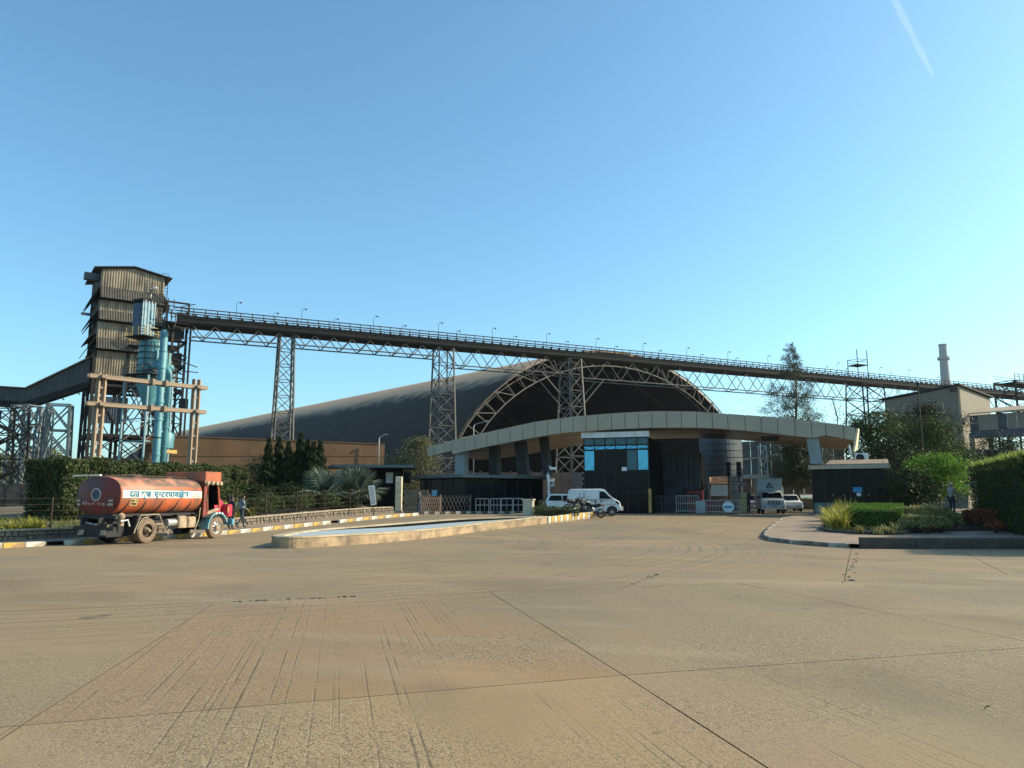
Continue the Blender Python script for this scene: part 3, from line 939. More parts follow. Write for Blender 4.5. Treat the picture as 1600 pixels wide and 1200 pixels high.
def arch(s_, d, r=0.0):
    """point on the vault: s_ angle 0..pi, d metres back, r metres inside the skin"""
    return SC + SB * (-(SW - r) * math.cos(s_)) + SA * d + Vector((0, 0, (SH - r) * math.sin(s_) - 1.0))
NS, ND = 48, 16
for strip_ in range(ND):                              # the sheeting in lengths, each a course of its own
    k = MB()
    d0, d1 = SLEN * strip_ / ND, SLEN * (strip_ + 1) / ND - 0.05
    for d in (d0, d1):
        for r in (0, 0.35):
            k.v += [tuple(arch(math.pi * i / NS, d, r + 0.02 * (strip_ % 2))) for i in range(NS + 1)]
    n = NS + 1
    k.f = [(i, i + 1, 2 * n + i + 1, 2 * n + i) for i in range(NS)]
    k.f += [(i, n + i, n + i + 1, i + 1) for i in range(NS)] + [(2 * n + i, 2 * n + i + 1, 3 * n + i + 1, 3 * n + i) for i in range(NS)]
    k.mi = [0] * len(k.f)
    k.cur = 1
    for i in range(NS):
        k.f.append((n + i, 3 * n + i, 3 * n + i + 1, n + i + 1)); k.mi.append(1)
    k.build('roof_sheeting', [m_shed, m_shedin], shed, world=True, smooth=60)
k = MB(); n = NS + 1
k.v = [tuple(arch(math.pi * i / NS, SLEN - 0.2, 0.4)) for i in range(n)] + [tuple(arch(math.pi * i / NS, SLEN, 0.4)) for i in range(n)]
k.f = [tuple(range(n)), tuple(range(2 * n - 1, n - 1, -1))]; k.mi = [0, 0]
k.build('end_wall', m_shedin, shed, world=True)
NB = 40
for r, d, nm, w in ((0.15, -0.6, 'outer_chord', 0.24), (3.2, -0.6, 'inner_chord', 0.24), (1.8, 2.4, 'back_chord', 0.26)):
    k = MB().path([arch(math.pi * i / NB, d, r) for i in range(NB + 1)], w / 2, 6)
    k.build(nm, m_lat, shed, world=True, smooth=True)
for i in range(NB):
    a0, a1 = math.pi * i / NB, math.pi * (i + 1) / NB
    bar('web', arch(a0, -0.6, 0.15), arch(a1, -0.6, 3.2) if i % 2 else arch(a0, -0.6, 3.2), 0.17, m_lat, shed, shape='rod')
    bar('web', arch(a0, -0.6, 3.2), arch((a0 + a1) / 2, 2.4, 1.8), 0.16, m_lat, shed, shape='rod')
    bar('web', arch(a0, -0.6, 0.15), arch((a0 + a1) / 2, 2.4, 1.8), 0.16, m_lat, shed, shape='rod')
    if i % 2: bar('web', arch(a0, -0.6, 0.15), arch(a0, -0.6, 3.2), 0.17, m_lat, shed, shape='rod')
for d in (24, 48, 72, 100):
    k = MB().path([arch(math.pi * i / NB, d, 1.0) for i in range(NB + 1)], 0.16, 5)
    k.build('rib', m_shedin, shed, world=True)
for i in range(6, 42, 3):
    bar('purlin', arch(math.pi * i / NS, 0, 0.6), arch(math.pi * i / NS, 110, 0.6), 0.2, m_shedin, shed)

# ------------------------------------------------------------ conveyor bridge and its trestles
CO, CD = Vector((-43, 100, 0)), Vector((126, 58, 0)).normalized()
CN = Vector((-CD.y, CD.x, 0))                          # away from the camera
DECK = 24.9
def cv(s_, z, o=0.0):
    return CO + CD * s_ + CN * o + Vector((0, 0, z))
def s_at(px, py=600):
    r = ray(px, py)
    q = r[0] / r[1]
    return (q * CO.y - CO.x) / (CD.x - q * CD.y)
S1, S2, S3, S4 = s_at(447), s_at(698), s_at(900), s_at(1362)
CEND = 182.0
conv = thing('conveyor_bridge', 'long horizontal conveyor bridge with truss underside crossing before the storage shed', 'conveyor', (CO.x, CO.y, DECK))
k = MB()
s_ = -1.5
seg = 0
while s_ < CEND:                                       # deck girders, one per bay
    e = min(s_ + 6.0, CEND)
    MB().beam(cv(s_, DECK + 0.55, 1.6), cv(e - 0.03, DECK + 0.55, 1.6), 1.1, 3.5).build('deck_girder', m_steel, conv, world=True) if False else None
    d = MB()
    a_, b_ = s_, e - 0.03
    d.v = [tuple(cv(q, DECK + z, o)) for q in (a_, b_) for z, o in ((0, 0.15), (0, 3.25), (1.05, 3.4), (1.05, 0), (0.8, 0), (0.8, 0.06), (0.25, 0.06), (0.25, 0))]
    d.f = [(i, (i + 1) % 8, 8 + (i + 1) % 8, 8 + i) for i in range(8)] + [tuple(range(7, -1, -1)), tuple(range(8, 16))]
    d.mi = [0] * len(d.f)
    d.build('deck_girder', m_steel, conv, world=True)
    # belt cover: half round hood along the middle of the deck, with gaps between hoods
    hp = []
    c = MB()
    for q in (a_ + 0.2, b_ - 0.25):
        c.v += [tuple(cv(q, DECK + 1.1 + 0.3 * math.sin(t), 1.7 - 0.75 * math.cos(t))) for t in [math.pi * i / 6 for i in range(7)]]
    c.f = [(i, i + 1, 8 + i, 7 + i) for i in range(6)] + [tuple(range(7)), tuple(range(13, 6, -1))]
    c.mi = [0] * len(c.f)
    c.build('belt_hood', m_steel, conv, world=True)
    for o in (0.05, 3.3):
        MB().beam(cv(a_, DECK + 2.15, o), cv(e, DECK + 2.15, o), 0.12).build('handrail', m_rust, conv, world=True)
        MB().beam(cv(a_, DECK + 1.72, o), cv(e, DECK + 1.72, o), 0.08, 0.16).build('mid_rail', m_rust, conv, world=True)
        MB().beam(cv(a_, DECK + 1.14, o), cv(e, DECK + 1.14, o), 0.3, 0.04).build('toe_board', m_rust, conv, world=True)
    s_ += 6.0
    seg += 1
pm = MB()
i = 0
s_ = -1.0
while s_ < CEND:
    if s_ < 100:
        bar('rail_post', cv(s_, DECK + 1.05, 0.05), cv(s_, DECK + 2.2, 0.05), 0.09, m_rust, conv)
    else:
        pm.beam(cv(s_, DECK + 1.05, 0.05), cv(s_, DECK + 2.2, 0.05), 0.09)
    pm.beam(cv(s_, DECK + 1.05, 3.3), cv(s_, DECK + 2.2, 3.3), 0.09)
    pm.beam(cv(s_ + 0.3, DECK + 1.1, 1.0), cv(s_ + 0.3, DECK + 1.55, 1.0), 0.3, 0.12)      # idler stands
    s_ += 1.5
pm.build('posts_and_idlers', m_rust, conv, world=True, kind='stuff')
# the small swan-neck lamps that stand on the handrail
ORD = 'first second third fourth fifth sixth seventh eighth ninth tenth eleventh twelfth thirteenth fourteenth'.split()
m_lamp = M('lamp_grey', (0.08, 0.075, 0.07), 0.6)
for j, px in enumerate((367, 426, 470, 521, 583, 628, 685, 713, 769, 802, 854, 883, 931, 960, 1004, 1028, 1072, 1093, 1136, 1148, 1198, 1287, 1305, 1318, 1371, 1386, 1415, 1459)):
    q = s_at(px, 530)
    h = 1.9 if j % 2 == 0 else 0.9
    o = thing('walkway_lamp', 'small swan neck lamp on the conveyor handrail', 'lamp', cv(q, DECK + 1.05, -0.02), math.atan2(CD.y, CD.x), 'swan neck lamps along the conveyor walkway')
    o['label'] = '%s %s swan neck lamp on the conveyor handrail, counting from the clad tower' % (ORD[j // 2], 'tall' if j % 2 == 0 else 'short')
    MB().path([(0, 0, 0), (0, 0, h * 0.85 + 0.6), (0.12, 0, h + 0.7), (0.5, 0, h + 0.72)], 0.035, 6).build('lamp_post', m_lamp, o)
    MB().lathe([(0.05, 0), (0.16, -0.08), (0.13, -0.2)], (0.55, 0, h + 0.78), n=8).build('lamp_head', m_lamp, o)

# truss below the deck, span by span
for (a_, b_, dep, pit) in ((0.5, S1 - 1.1, 1.6, 2.9), (S1 + 1.1, S2 - 1.2, 1.55, 2.6), (S2 + 1.2, S3 - 1.3, 2.7, 4.3), (S3 + 1.3, S4 - 2.0, 3.2, 5.0), (S4 + 2.0, CEND, 3.0, 5.0)):
    for o in (0.3, 3.1):
        MB().tube(cv(a_, DECK - dep, o), cv(b_, DECK - dep, o), 0.1, n=6).build('bottom_chord', m_lat, conv, world=True)
        nb = max(1, round((b_ - a_) / pit))
        w = (b_ - a_) / nb
        for j in range(nb):
            p0, p1, p2 = cv(a_ + j * w, DECK, o), cv(a_ + (j + 0.5) * w, DECK - dep, o), cv(a_ + (j + 1) * w, DECK, o)
            bar('diagonal', p0, p1, 0.13, m_lat, conv, shape='rod')
            bar('diagonal', p1, p2, 0.13, m_lat, conv, shape='rod')
            if o < 1:
                bar('cross_tie', cv(a_ + (j + 0.5) * w, DECK - dep, 0.3), cv(a_ + (j + 0.5) * w, DECK - dep, 3.1), 0.1, m_lat, conv)

def trestle(label, s0, wid, t0, t1, zb, ztop, pan, mat=m_lat, lw=0.2, group=None, o0=1.7):
    """four legged lattice tower under the bridge; wid along the bridge, t0/t1 half spread below/above across it"""
    base = cv(s0, zb, o0)
    t = thing('trestle', label, 'trestle', base, 0, group)
    def pt(sx, sy, z):
        u = (z - zb) / (ztop - zb)
        return cv(s0 + sx * (wid[0] * (1 - u) + wid[1] * u) / 2, z, o0 + sy * (t0 * (1 - u) + t1 * u))
    cs = [(-1, -1), (1, -1), (1, 1), (-1, 1)]
    for c in cs:
        bar('leg', pt(*c, zb), pt(*c, ztop), lw, mat, t)
    nz = max(2, round((ztop - zb) / pan))
    zs = [zb + (ztop - zb) * j / nz for j in range(nz + 1)]
    for j in range(nz):
        for e in range(4):
            c, d = cs[e], cs[(e + 1) % 4]
            bar('strut', pt(*c, zs[j + 1]), pt(*d, zs[j + 1]), lw * 0.5, mat, t)
            if e % 2 == 0:
                bar('brace', pt(*c, zs[j]), pt(*d, zs[j + 1]), lw * 0.5, mat, t)
                bar('brace', pt(*d, zs[j]), pt(*c, zs[j + 1]), lw * 0.42, mat, t)
            else:
                bar('brace', pt(*(c if j % 2 else d), zs[j]), pt(*(d if j % 2 else c), zs[j + 1]), lw * 0.5, mat, t)
    return t, pt
trestle('slender lattice trestle rising from behind the tall brown sheet fence', S1, (2.9, 1.9), 1.8, 1.1, 0.7, DECK, 2.2)
trestle('lattice trestle beside the left foot of the shed arch', S2, (3.1, 2.3), 2.6, 1.4, 0.7, DECK, 2.4)
t3, p3 = trestle('lattice trestle with propped head standing before the open shed end', S3, (3.4, 2.2), 3.0, 1.5, 0.7, DECK, 2.6, lw=0.24)
for o in (0.3, 3.1):
    bar('prop', cv(S3 - 1.2, 17.2, o), cv(S3 - 6.2, DECK - 2.6, o), 0.22, m_lat, t3, shape='rod')
    bar('prop', cv(S3 + 1.2, 17.0, o), cv(S3 + 5.6, DECK - 3.1, o), 0.22, m_lat, t3, shape='rod')
t4, p4 = trestle('broad dark trestle with a railed platform on top', S4, (7.5, 6.0), 3.0, 2.0, 0.7, DECK, 3.0, m_steel, 0.26)
pl = MB().box((0, 0, 0), (2.9, 2.6, 0.15), 0).build('platform', m_steel, t4)
pl.location = cv(S4 - 1.6, DECK + 3.9, 1.7) - t4.location; pl.rotation_euler = (0, 0, math.atan2(CD.y, CD.x))
for sx in (-1.4, 1.4):
    for sy in (-1.2, 1.2):
        bar('platform_leg', cv(S4 - 1.6 + sx, DECK + 1.0, 1.7 + sy), cv(S4 - 1.6 + sx, DECK + 5.1 + (1.8 if sy < 0 else 0), 1.7 + sy), 0.12, m_steel, t4)
    bar('platform_rail', cv(S4 - 1.6 + sx, DECK + 5.0, 0.5), cv(S4 - 1.6 + sx, DECK + 5.0, 2.9), 0.08, m_steel, t4)
for zz in (4.5, 5.0):
    for sy in (-1.2, 1.2):
        bar('platform_rail', cv(S4 - 3.0, DECK + zz, 1.7 + sy), cv(S4 - 0.2, DECK + zz, 1.7 + sy), 0.08, m_steel, t4)

# far transfer house at the end of the bridge
S5 = s_at(1588)
t5, p5 = trestle('dark steel transfer house with a railed roof at the far right end of the conveyor', S5 + 5, (13, 13), 2.4, 2.4, 0.7, DECK + 3.6, 3.6, m_steel, 0.34)
MB().slab(cv(S5 - 1.5, DECK + 3.3, -0.8), cv(S5 + 12, DECK + 3.3, -0.8), cv(S5 + 12, DECK + 3.3, 4.2), cv(S5 - 1.5, DECK + 3.3, 4.2), 0.4).build('roof_deck', m_steel, t5, world=True)
for zz in (4.5, 5.1):
    for o in (-0.7, 4.1):
        bar('roof_rail', cv(S5 - 1.5, DECK + zz, o), cv(S5 + 12, DECK + zz, o), 0.1, m_lat, t5)
for j in range(9):
    bar('roof_rail_post', cv(S5 - 1.5 + j * 1.6, DECK + 3.4, -0.7), cv(S5 - 1.5 + j * 1.6, DECK + 5.1, -0.7), 0.1, m_lat, t5)
tag(t5, None, 'transfer house'); t5.name = 'transfer_house'

# ------------------------------------------------------------ transfer tower at the left
TO = Vector((X(148, 96, 560), 96, 0.7))
TA = az(55); TB_ = az(-35)
TRZ = math.atan2(TA.y, TA.x)
TL, TD = 7.5, 9.0
tower = thing('transfer_tower', 'tall clad transfer tower with ribbed cream and grey sheeting and flared skirts', 'tower', TO, TRZ)
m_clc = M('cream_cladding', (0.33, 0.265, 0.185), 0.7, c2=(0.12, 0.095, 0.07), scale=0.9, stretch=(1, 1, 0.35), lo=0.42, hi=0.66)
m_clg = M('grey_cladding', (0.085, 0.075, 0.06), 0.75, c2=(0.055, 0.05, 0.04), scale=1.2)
m_cld = M('navy_cladding', (0.055, 0.075, 0.10), 0.6, c2=(0.035, 0.045, 0.06), scale=1)
def zz_(y): return Z(y, 96) - TO.z
def ribbed(name, p0, p1, z0, z1, out0, out1, mat, parent, pitch=0.3, dep=0.07, ztop1=None):
    """profiled sheet from p0 to p1 (local x, y); out0/out1 push foot and head outwards"""
    p0, p1 = Vector(p0), Vector(p1)
    d = p1 - p0
    n = Vector((d.y, -d.x)).normalized()
    m = max(2, round(d.length / pitch))
    k = MB()
    for i in range(m):
        for u, e in ((0, 0), (0.34, 0), (0.5, dep), (0.84, dep)):
            f = (i + u) / m
            q = p0 + d * f
            zt = z1 if ztop1 is None else z1 + (ztop1 - z1) * f
            for zq, o in ((z0, out0), (zt, out1)):
                w = q + n * (o + e)
                k.v.append((w.x, w.y, zq))
    for zq, o in ((z0, out0), (z1 if ztop1 is None else ztop1, out1)):
        w = p1 + n * o
        k.v.append((w.x, w.y, zq))
    c = len(k.v) // 2 - 1
    k.f = [(2 * i, 2 * i + 2, 2 * i + 3, 2 * i + 1) for i in range(c)]
    k.mi = [0] * c
    o = k.build(name, mat, parent)
    sm = o.modifiers.new('thick', 'SOLIDIFY'); sm.thickness = 0.03; sm.offset = -1
    return o
faces = [((0, 0), (TL, 0)), ((TL, 0), (TL, TD)), ((TL, TD), (0, TD)), ((0, TD), (0, 0))]
bands = [(447, 421, 466), (484, 468, 500), (527, 502, 545), (590, 547, None)]
for (yb, yt, ys_) in bands:
    for fi, (a_, b_) in enumerate(faces):
        if yt == 421 and fi == 0:
            h = (a_[0] + b_[0]) / 2
            ribbed('cladding_sheet', (0, 0), (h, 0), zz_(yb), zz_(421) + 0.1, 0, 0, m_clc, tower, ztop1=zz_(421) + 0.75)
            ribbed('cladding_sheet', (h, 0), (TL, 0), zz_(yb), zz_(421) + 0.75, 0, 0, m_clc, tower, ztop1=zz_(421) + 0.1)
        else:
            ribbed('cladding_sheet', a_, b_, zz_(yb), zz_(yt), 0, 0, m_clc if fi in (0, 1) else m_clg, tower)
        if ys_:
            ribbed('skirt_sheet', a_, b_, zz_(ys_), zz_(yb) + 0.05, 0.9, 0.05, m_clg, tower)
ribbed('lower_cladding', (0, 0.1), (4.2, 0.1), zz_(660), zz_(618), 0, 0, m_cld, tower)
ribbed('lower_cladding', (4.6, 0.4), (7.0, 0.4), zz_(612), zz_(592), 0, 0, m_cld, tower)
for sx, (x0, x1) in enumerate(((-0.9, TL / 2), (TL / 2, TL + 0.9))):
    za, zb = (zz_(421) + 0.02, zz_(421) + 0.86) if sx == 0 else (zz_(421) + 0.86, zz_(421) + 0.02)
    MB().slab((x0, -0.5, za), (x1, -0.5, zb), (x1, TD + 0.5, zb), (x0, TD + 0.5, za), -0.14).build('roof_sheet', m_steel, tower)
MB().box((TL / 2, TD / 2, (zz_(545) + zz_(427)) / 2), (TL - 0.5, TD - 0.5, zz_(427) - zz_(545))).build('inner_frame', m_blk, tower)
# beams and hoods that stick out of the left side
MB().box((-1.0, 1.2, zz_(431)), (1.7, 0.9, 0.9)).build('hoist_beam', m_cld, tower)
MB().box((-1.1, 0.8, zz_(491)), (1.5, 0.35, 0.3)).build('hoist_beam', m_cld, tower)
for yb, yt in ((470, 452), (507, 490), (528, 519)):
    MB().slab((-0.05, 0.2, zz_(yt)), (-0.05, TD - 1, zz_(yt)), (-0.95, TD - 1, zz_(yb)), (-0.95, 0.2, zz_(yb)), 0.06).build('side_hood', m_steel, tower)
# open steel frame below and behind
fl = [0.2, 3.2, 6.2, 9.2, zz_(600)]
for x in (0, TL / 2, TL, TL + 3.2):
    for y in (0, TD / 2, TD):
        bar('column', TO + TA * x + TB_ * y + Vector((0, 0, -0.2)), TO + TA * x + TB_ * y + Vector((0, 0, zz_(540) if x <= TL else zz_(470))), 0.36 if x <= TL else 0.28, m_steel, tower)
for z in fl + ([zz_(560), zz_(520), zz_(490)]):
    inside = z < zz_(595)
    for y in (0, TD / 2, TD):
        bar('floor_beam', TO + TA * (0 if inside else TL) + TB_ * y + Vector((0, 0, z)), TO + TA * (TL + 3.2) + TB_ * y + Vector((0, 0, z)), 0.2, m_steel, tower, 0.32)
    for x in ((0, TL / 2, TL, TL + 3.2) if inside else (TL, TL + 3.2)):
        bar('floor_beam', TO + TA * x + Vector((0, 0, z)), TO + TA * x + TB_ * TD + Vector((0, 0, z)), 0.2, m_steel, tower, 0.32)
for z0, z1 in zip(fl[:-1], fl[1:]):
    for y in (0, TD):
        for x0, x1 in ((0, TL / 2), (TL / 2, TL), (TL, TL + 3.2)):
            bar('brace', TO + TA * x0 + TB_ * y + Vector((0, 0, z0)), TO + TA * x1 + TB_ * y + Vector((0, 0, z1)), 0.14, m_steel, tower)
            bar('brace', TO + TA * x1 + TB_ * y + Vector((0, 0, z0)), TO + TA * x0 + TB_ * y + Vector((0, 0, z1)), 0.14, m_steel, tower)
    for x in (0, TL):
        bar('brace', TO + TA * x + Vector((0, 0, z0)), TO + TA * x + TB_ * TD / 2 + Vector((0, 0, z1)), 0.14, m_steel, tower)
        bar('brace', TO + TA * x + TB_ * TD / 2 + Vector((0, 0, z1)), TO + TA * x + TB_ * TD + Vector((0, 0, z0)), 0.14, m_steel, tower)
for j, z in enumerate(fl[1:]):
    MB().box((TL * (0.3 if j % 2 else 0.68), TD * 0.5, z - 0.22), (TL * 0.55, TD * 0.8, 0.1)).build('floor_grating', m_steel, tower)
# stairs, landings and yellow railings on the right flank
m_yel = M('yellow_rail', (0.42, 0.28, 0.09), 0.7, c2=(0.25, 0.17, 0.07), scale=3)
def railing(parent, pts, h, mat, w=0.07, mid=2, step=1.1):
    for p, q in zip(pts[:-1], pts[1:]):
        p, q = Vector(p), Vector(q)
        for j in range(mid + 1):
            e = Vector((0, 0, h * (mid + 1 - j) / (mid + 1)))
            bar('rail', p + e, q + e, w, mat, parent)
        m = max(1, round((q - p).length / step))
        for j in range(m + 1):
            c = p.lerp(q, j / m)
            bar('rail_post', c, c + Vector((0, 0, h)), w, mat, parent)
def landing(y0, y1, xa, xb, ya=-1.3, mat=m_yel):
    z = zz_(y1)
    MB().box(((xa + xb) / 2, ya / 2 - 0.1, z - 0.08), (xb - xa, -ya, 0.12)).build('landing', m_steel, tower)
    tw = lambda x, y: TO + TA * x + TB_ * y + Vector((0, 0, z))
    railing(tower, [tw(xa, -0.1), tw(xa, ya - 0.1), tw(xb, ya - 0.1), tw(xb, -0.1)], max(1.0, zz_(y0) - z), mat)
landing(557, 573, TL - 0.2, TL + 1.4)
landing(580, 598, TL - 0.6, TL + 2.2)
landing(518, 535, 3.7, 5.2)
for j in range(7):
    za, zb = zz_(598) - j * 1.9, zz_(598) - (j + 1) * 1.9
    xa, xb = (TL + 0.1, TL + 2.0) if j % 2 else (TL + 2.0, TL + 0.1)
    for yy in (-1.25, -0.55):
        bar('stair_stringer', TO + TA * xa + TB_ * yy + Vector((0, 0, za)), TO + TA * xb + TB_ * yy + Vector((0, 0, zb)), 0.1, m_rust, tower, 0.2)
        bar('stair_rail', TO + TA * xa + TB_ * yy + Vector((0, 0, za + 1)), TO + TA * xb + TB_ * yy + Vector((0, 0, zb + 1)), 0.06, m_rust, tower)
    for q in range(7):
        f = (q + 0.5) / 7
        block('stair_tread', (xa + (xb - xa) * f, -0.9, za + (zb - za) * f), (0.3, 0.7, 0.04), m_steel, tower)
bar('mast', TO + TA * (TL + 3.6) + TB_ * -0.6 + Vector((0, 0, 0)), TO + TA * (TL + 3.6) + TB_ * -0.6 + Vector((0, 0, zz_(492))), 0.22, m_steel, tower)
# walkway frame where the conveyor leaves the tower
for xx in (TL + 0.6, TL + 3.3):
    bar('portal_post', TO + TA * xx + TB_ * -0.2 + Vector((0, 0, zz_(505))), TO + TA * xx + TB_ * -0.2 + Vector((0, 0, zz_(457))), 0.2, m_steel, tower)
bar('portal_beam', TO + TA * (TL - 0.2) + TB_ * -0.2 + Vector((0, 0, zz_(457))), TO + TA * (TL + 3.4) + TB_ * -0.2 + Vector((0, 0, zz_(457))), 0.22, m_steel, tower)
for yy in (464, 470, 476):
    bar('portal_rail', TO + TA * TL + TB_ * -0.3 + Vector((0, 0, zz_(yy))), TO + TA * (TL + 3.2) + TB_ * -0.3 + Vector((0, 0, zz_(yy))), 0.09, m_steel, tower)
tw = lambda x, y, z: TO + TA * x + TB_ * y + Vector((0, 0, z))
for xx in (TL - 0.5, TL + 0.3):
    bar('ladder_stile', tw(xx, -0.9, zz_(505)), tw(xx, -0.9, zz_(424) + 0.6), 0.08, m_steel, tower)
for j in range(20):
    zz = zz_(505) + j * 0.4
    bar('ladder_rung', tw(TL - 0.5, -0.9, zz), tw(TL + 0.3, -0.9, zz), 0.05, m_steel, tower)

for (x0_, x1_, ya_, yb_, dy_) in ((TL + 0.1, TL + 3.0, 513, 489, 3.4), (TL + 0.4, TL + 1.6, 548, 527, 2.0), (TL - 0.3, TL + 0.5, 640, 600, 1.6), (TL + 1.9, TL + 2.9, 560, 538, 2.2)):
    MB().box(((x0_ + x1_) / 2, 0.3 + dy_ / 2, (zz_(ya_) + zz_(yb_)) / 2), (x1_ - x0_, dy_, zz_(yb_) - zz_(ya_))).build('chute_casing', m_blk, tower)
for (ya_, yb_) in ((545, 520), (575, 548), (610, 580), (650, 615), (690, 655)):
    for sg in (0, 1):
        bar('bay_brace', tw(TL + (0 if sg else 3.2), -0.05, zz_(ya_)), tw(TL + (3.2 if sg else 0), -0.05, zz_(yb_)), 0.12, m_steel, tower)
    bar('bay_tie', tw(TL, -0.05, zz_(yb_)), tw(TL + 3.4, -0.05, zz_(yb_)), 0.14, m_steel, tower)

# ------------------------------------------------------------ dust collector and blue pipes before the tower
m_navy = M('navy_panel', (0.02, 0.05, 0.10), 0.5, c2=(0.035, 0.07, 0.12), scale=1)
m_teal = M('teal_paint', (0.085, 0.26, 0.30), 0.5, c2=(0.055, 0.165, 0.20), scale=0.8)
m_blue = M('pale_blue_sheet', (0.19, 0.32, 0.37), 0.5, c2=(0.14, 0.24, 0.29), scale=1)
BY = 90.0
bo = Vector((X(214, BY, 600), BY, 0.7))
col_ = thing('dust_collector', 'blue dust collector with teal hopper standing in a steel frame before the tower', 'dust collector', bo, R(68))
bz = lambda y: Z(y, BY) - 0.7
# local x runs along azimuth 22 (away), local y to the left: the corner towards the camera is the origin
MB().box((0.85, 0.75, (bz(472) + bz(522)) / 2), (1.7, 1.5, bz(472) - bz(522))).build('filter_house', m_navy, col_)  # navy colour carries the shade on the unlit side of the box
ribbed('ribbed_side', (-0.02, -0.06), (1.9, -0.06), bz(524), bz(468), 0, 0, m_blue, col_, pitch=0.5, dep=0.1)  # pale blue paints the sunlit side of the same box
MB().prism_y([(-0.15, bz(470)), (1.9, bz(470)), (1.9, bz(466)), (0.8, bz(462)), (-0.15, bz(466))], -0.15, 1.6).build('roof', m_steel, col_)
for j in range(6):
    block('rung', (-0.12, 0.05, bz(518) + j * 0.7), (0.2, 0.35, 0.06), m_steel, col_)
cxy = (1.3, -0.6)
MB().lathe([(1.45, bz(592)), (1.5, bz(590)), (1.5, bz(538)), (1.3, bz(530)), (0.5, bz(526))], (cxy[0], cxy[1], 0), n=24).build('vessel', m_teal, col_, smooth=40)
MB().lathe([(0.35, bz(640)), (1.5, bz(600)), (1.5, bz(592))], (cxy[0], cxy[1], 0), n=24).build('hopper', m_teal, col_, smooth=40)
MB().box((cxy[0] + 0.4, cxy[1] - 0.5, (bz(590) + bz(548)) / 2), (2.2, 2.2, bz(548) - bz(590))).build('casing', m_teal, col_)
for j in range(7):
    z = bz(590) + j * (bz(532) - bz(590)) / 6
    MB().lathe([(1.58, z), (1.66, z), (1.66, z + 0.07), (1.58, z + 0.07)], (cxy[0], cxy[1], 0), n=20, cap=False).build('hoop', m_steel, col_)
for j in range(8):
    a_ = R(200 + j * 24)
    bar('cage_bar', (cxy[0] + 1.66 * math.cos(a_), cxy[1] + 1.66 * math.sin(a_), bz(592)), (cxy[0] + 1.66 * math.cos(a_), cxy[1] + 1.66 * math.sin(a_), bz(532)), 0.06, m_steel, col_, world=False)
# pale frame with bracing under the vessel
fx = [(-0.6, -2.4), (-0.6, 1.3), (3.0, -2.4), (3.0, 1.3)]
for p in fx:
    bar('frame_leg', (p[0], p[1], -0.2), (p[0], p[1], bz(583)), 0.2, m_blue, col_, world=False)
zl = [0, 2.6, 5.2, 7.8, 10.4, bz(585)]
for z0, z1 in zip(zl[:-1], zl[1:]):
    for a_, b_ in ((0, 1), (0, 2), (1, 3), (2, 3)):
        pa_, pb_ = fx[a_], fx[b_]
        bar('frame_tie', (*pa_, z1), (*pb_, z1), 0.12, m_blue, col_, world=False)
        bar('frame_brace', (*pa_, z0), (*pb_, z1), 0.09, m_lat, col_, world=False)
MB().box((1.2, -0.6, bz(586)), (4.2, 4.4, 0.12)).build('working_platform', m_steel, col_)
railing(col_, [wm(col_) @ Vector(p) for p in ((3.2, -2.7, bz(586)), (-0.9, -2.7, bz(586)), (-0.9, 1.5, bz(586)))], 1.1, m_lat, 0.06)
MB().box((0.6, -0.2, bz(527)), (3.2, 3.0, 0.12)).build('upper_platform', m_steel, col_)
railing(col_, [wm(col_) @ Vector(p) for p in ((2.0, -1.7, bz(527)), (-1.0, -1.7, bz(527)), (-1.0, 1.2, bz(527)))], 1.1, m_yel, 0.06)
MB().path([(cxy[0], cxy[1] - 0.9, bz(560)), (cxy[0] - 0.2, cxy[1] - 1.6, bz(562)), (cxy[0] - 0.3, cxy[1] - 2.0, bz(574)), (cxy[0] + 0.3, cxy[1] - 3.2, bz(575))], [0.42, 0.4, 0.36, 0.36], 12).build('outlet_duct', m_teal, col_, smooth=True)
MB().path([(0.9, -0.2, bz(466)), (0.9, -0.2, bz(450)), (1.0, -0.9, bz(447))], 0.22, 8).build('vent_pipe', m_galv, col_, smooth=True)
MB().lathe([(1.0, 0), (1.1, 1.4), (0.9, 1.8)], (1.8, -3.0, bz(700)), n=16).build('small_tank', m_teal, col_, smooth=40)
MB().box((1.0, -4.2, bz(706)), (2.6, 0.7, 0.4)).build('yellow_guard', m_kerby, col_)
# dark pipework and little bridges between the collector and the tower
for j in range(16):
    y = 470 + j * 7
    a_ = Vector((2.0 + random.uniform(0, 1.2), -1.2 + random.uniform(-1.2, 0.2), bz(y)))
    bar('bracket', a_, a_ + Vector((random.uniform(1.2, 3.0), random.uniform(-2.2, -0.4), random.choice((0, 0, 0.9, -0.9)))), 0.1, m_steel, col_, world=False)
    bar('bracket', a_, a_ + Vector((0, 0, random.uniform(0.8, 2.2))), 0.09, m_rust, col_, world=False)

py_ = 87.5
pp = Vector((X(248, py_, 650), py_, 0.7))
pipe = thing('blue_pipe', 'tall teal vent pipe, thicker and taller of the two before the tower', 'pipe', pp)
MB().lathe([(0.42, -0.2), (0.42, Z(517, py_) - 0.7), (0.36, Z(516, py_) - 0.7)], n=18).build('stack', m_teal, pipe, smooth=40)
for j in range(9):
    MB().lathe([(0.42, 0), (0.47, 0), (0.47, 0.12), (0.42, 0.12)], (0, 0, 2.0 + j * 2.0), n=18, cap=False).build('flange', m_teal if j % 3 else m_steel, pipe)
MB().box((0.2, 0.3, Z(516, py_) - 0.6), (3.6, 1.0, 0.12)).build('pipe_platform', m_steel, pipe)
pipe2 = thing('blue_pipe', 'shorter teal pipe with a bent elbow head beside the taller pipe', 'pipe', Vector((X(258, 88.3, 680), 88.3, 0.7)))
h2 = Z(588, 88.3) - 0.7
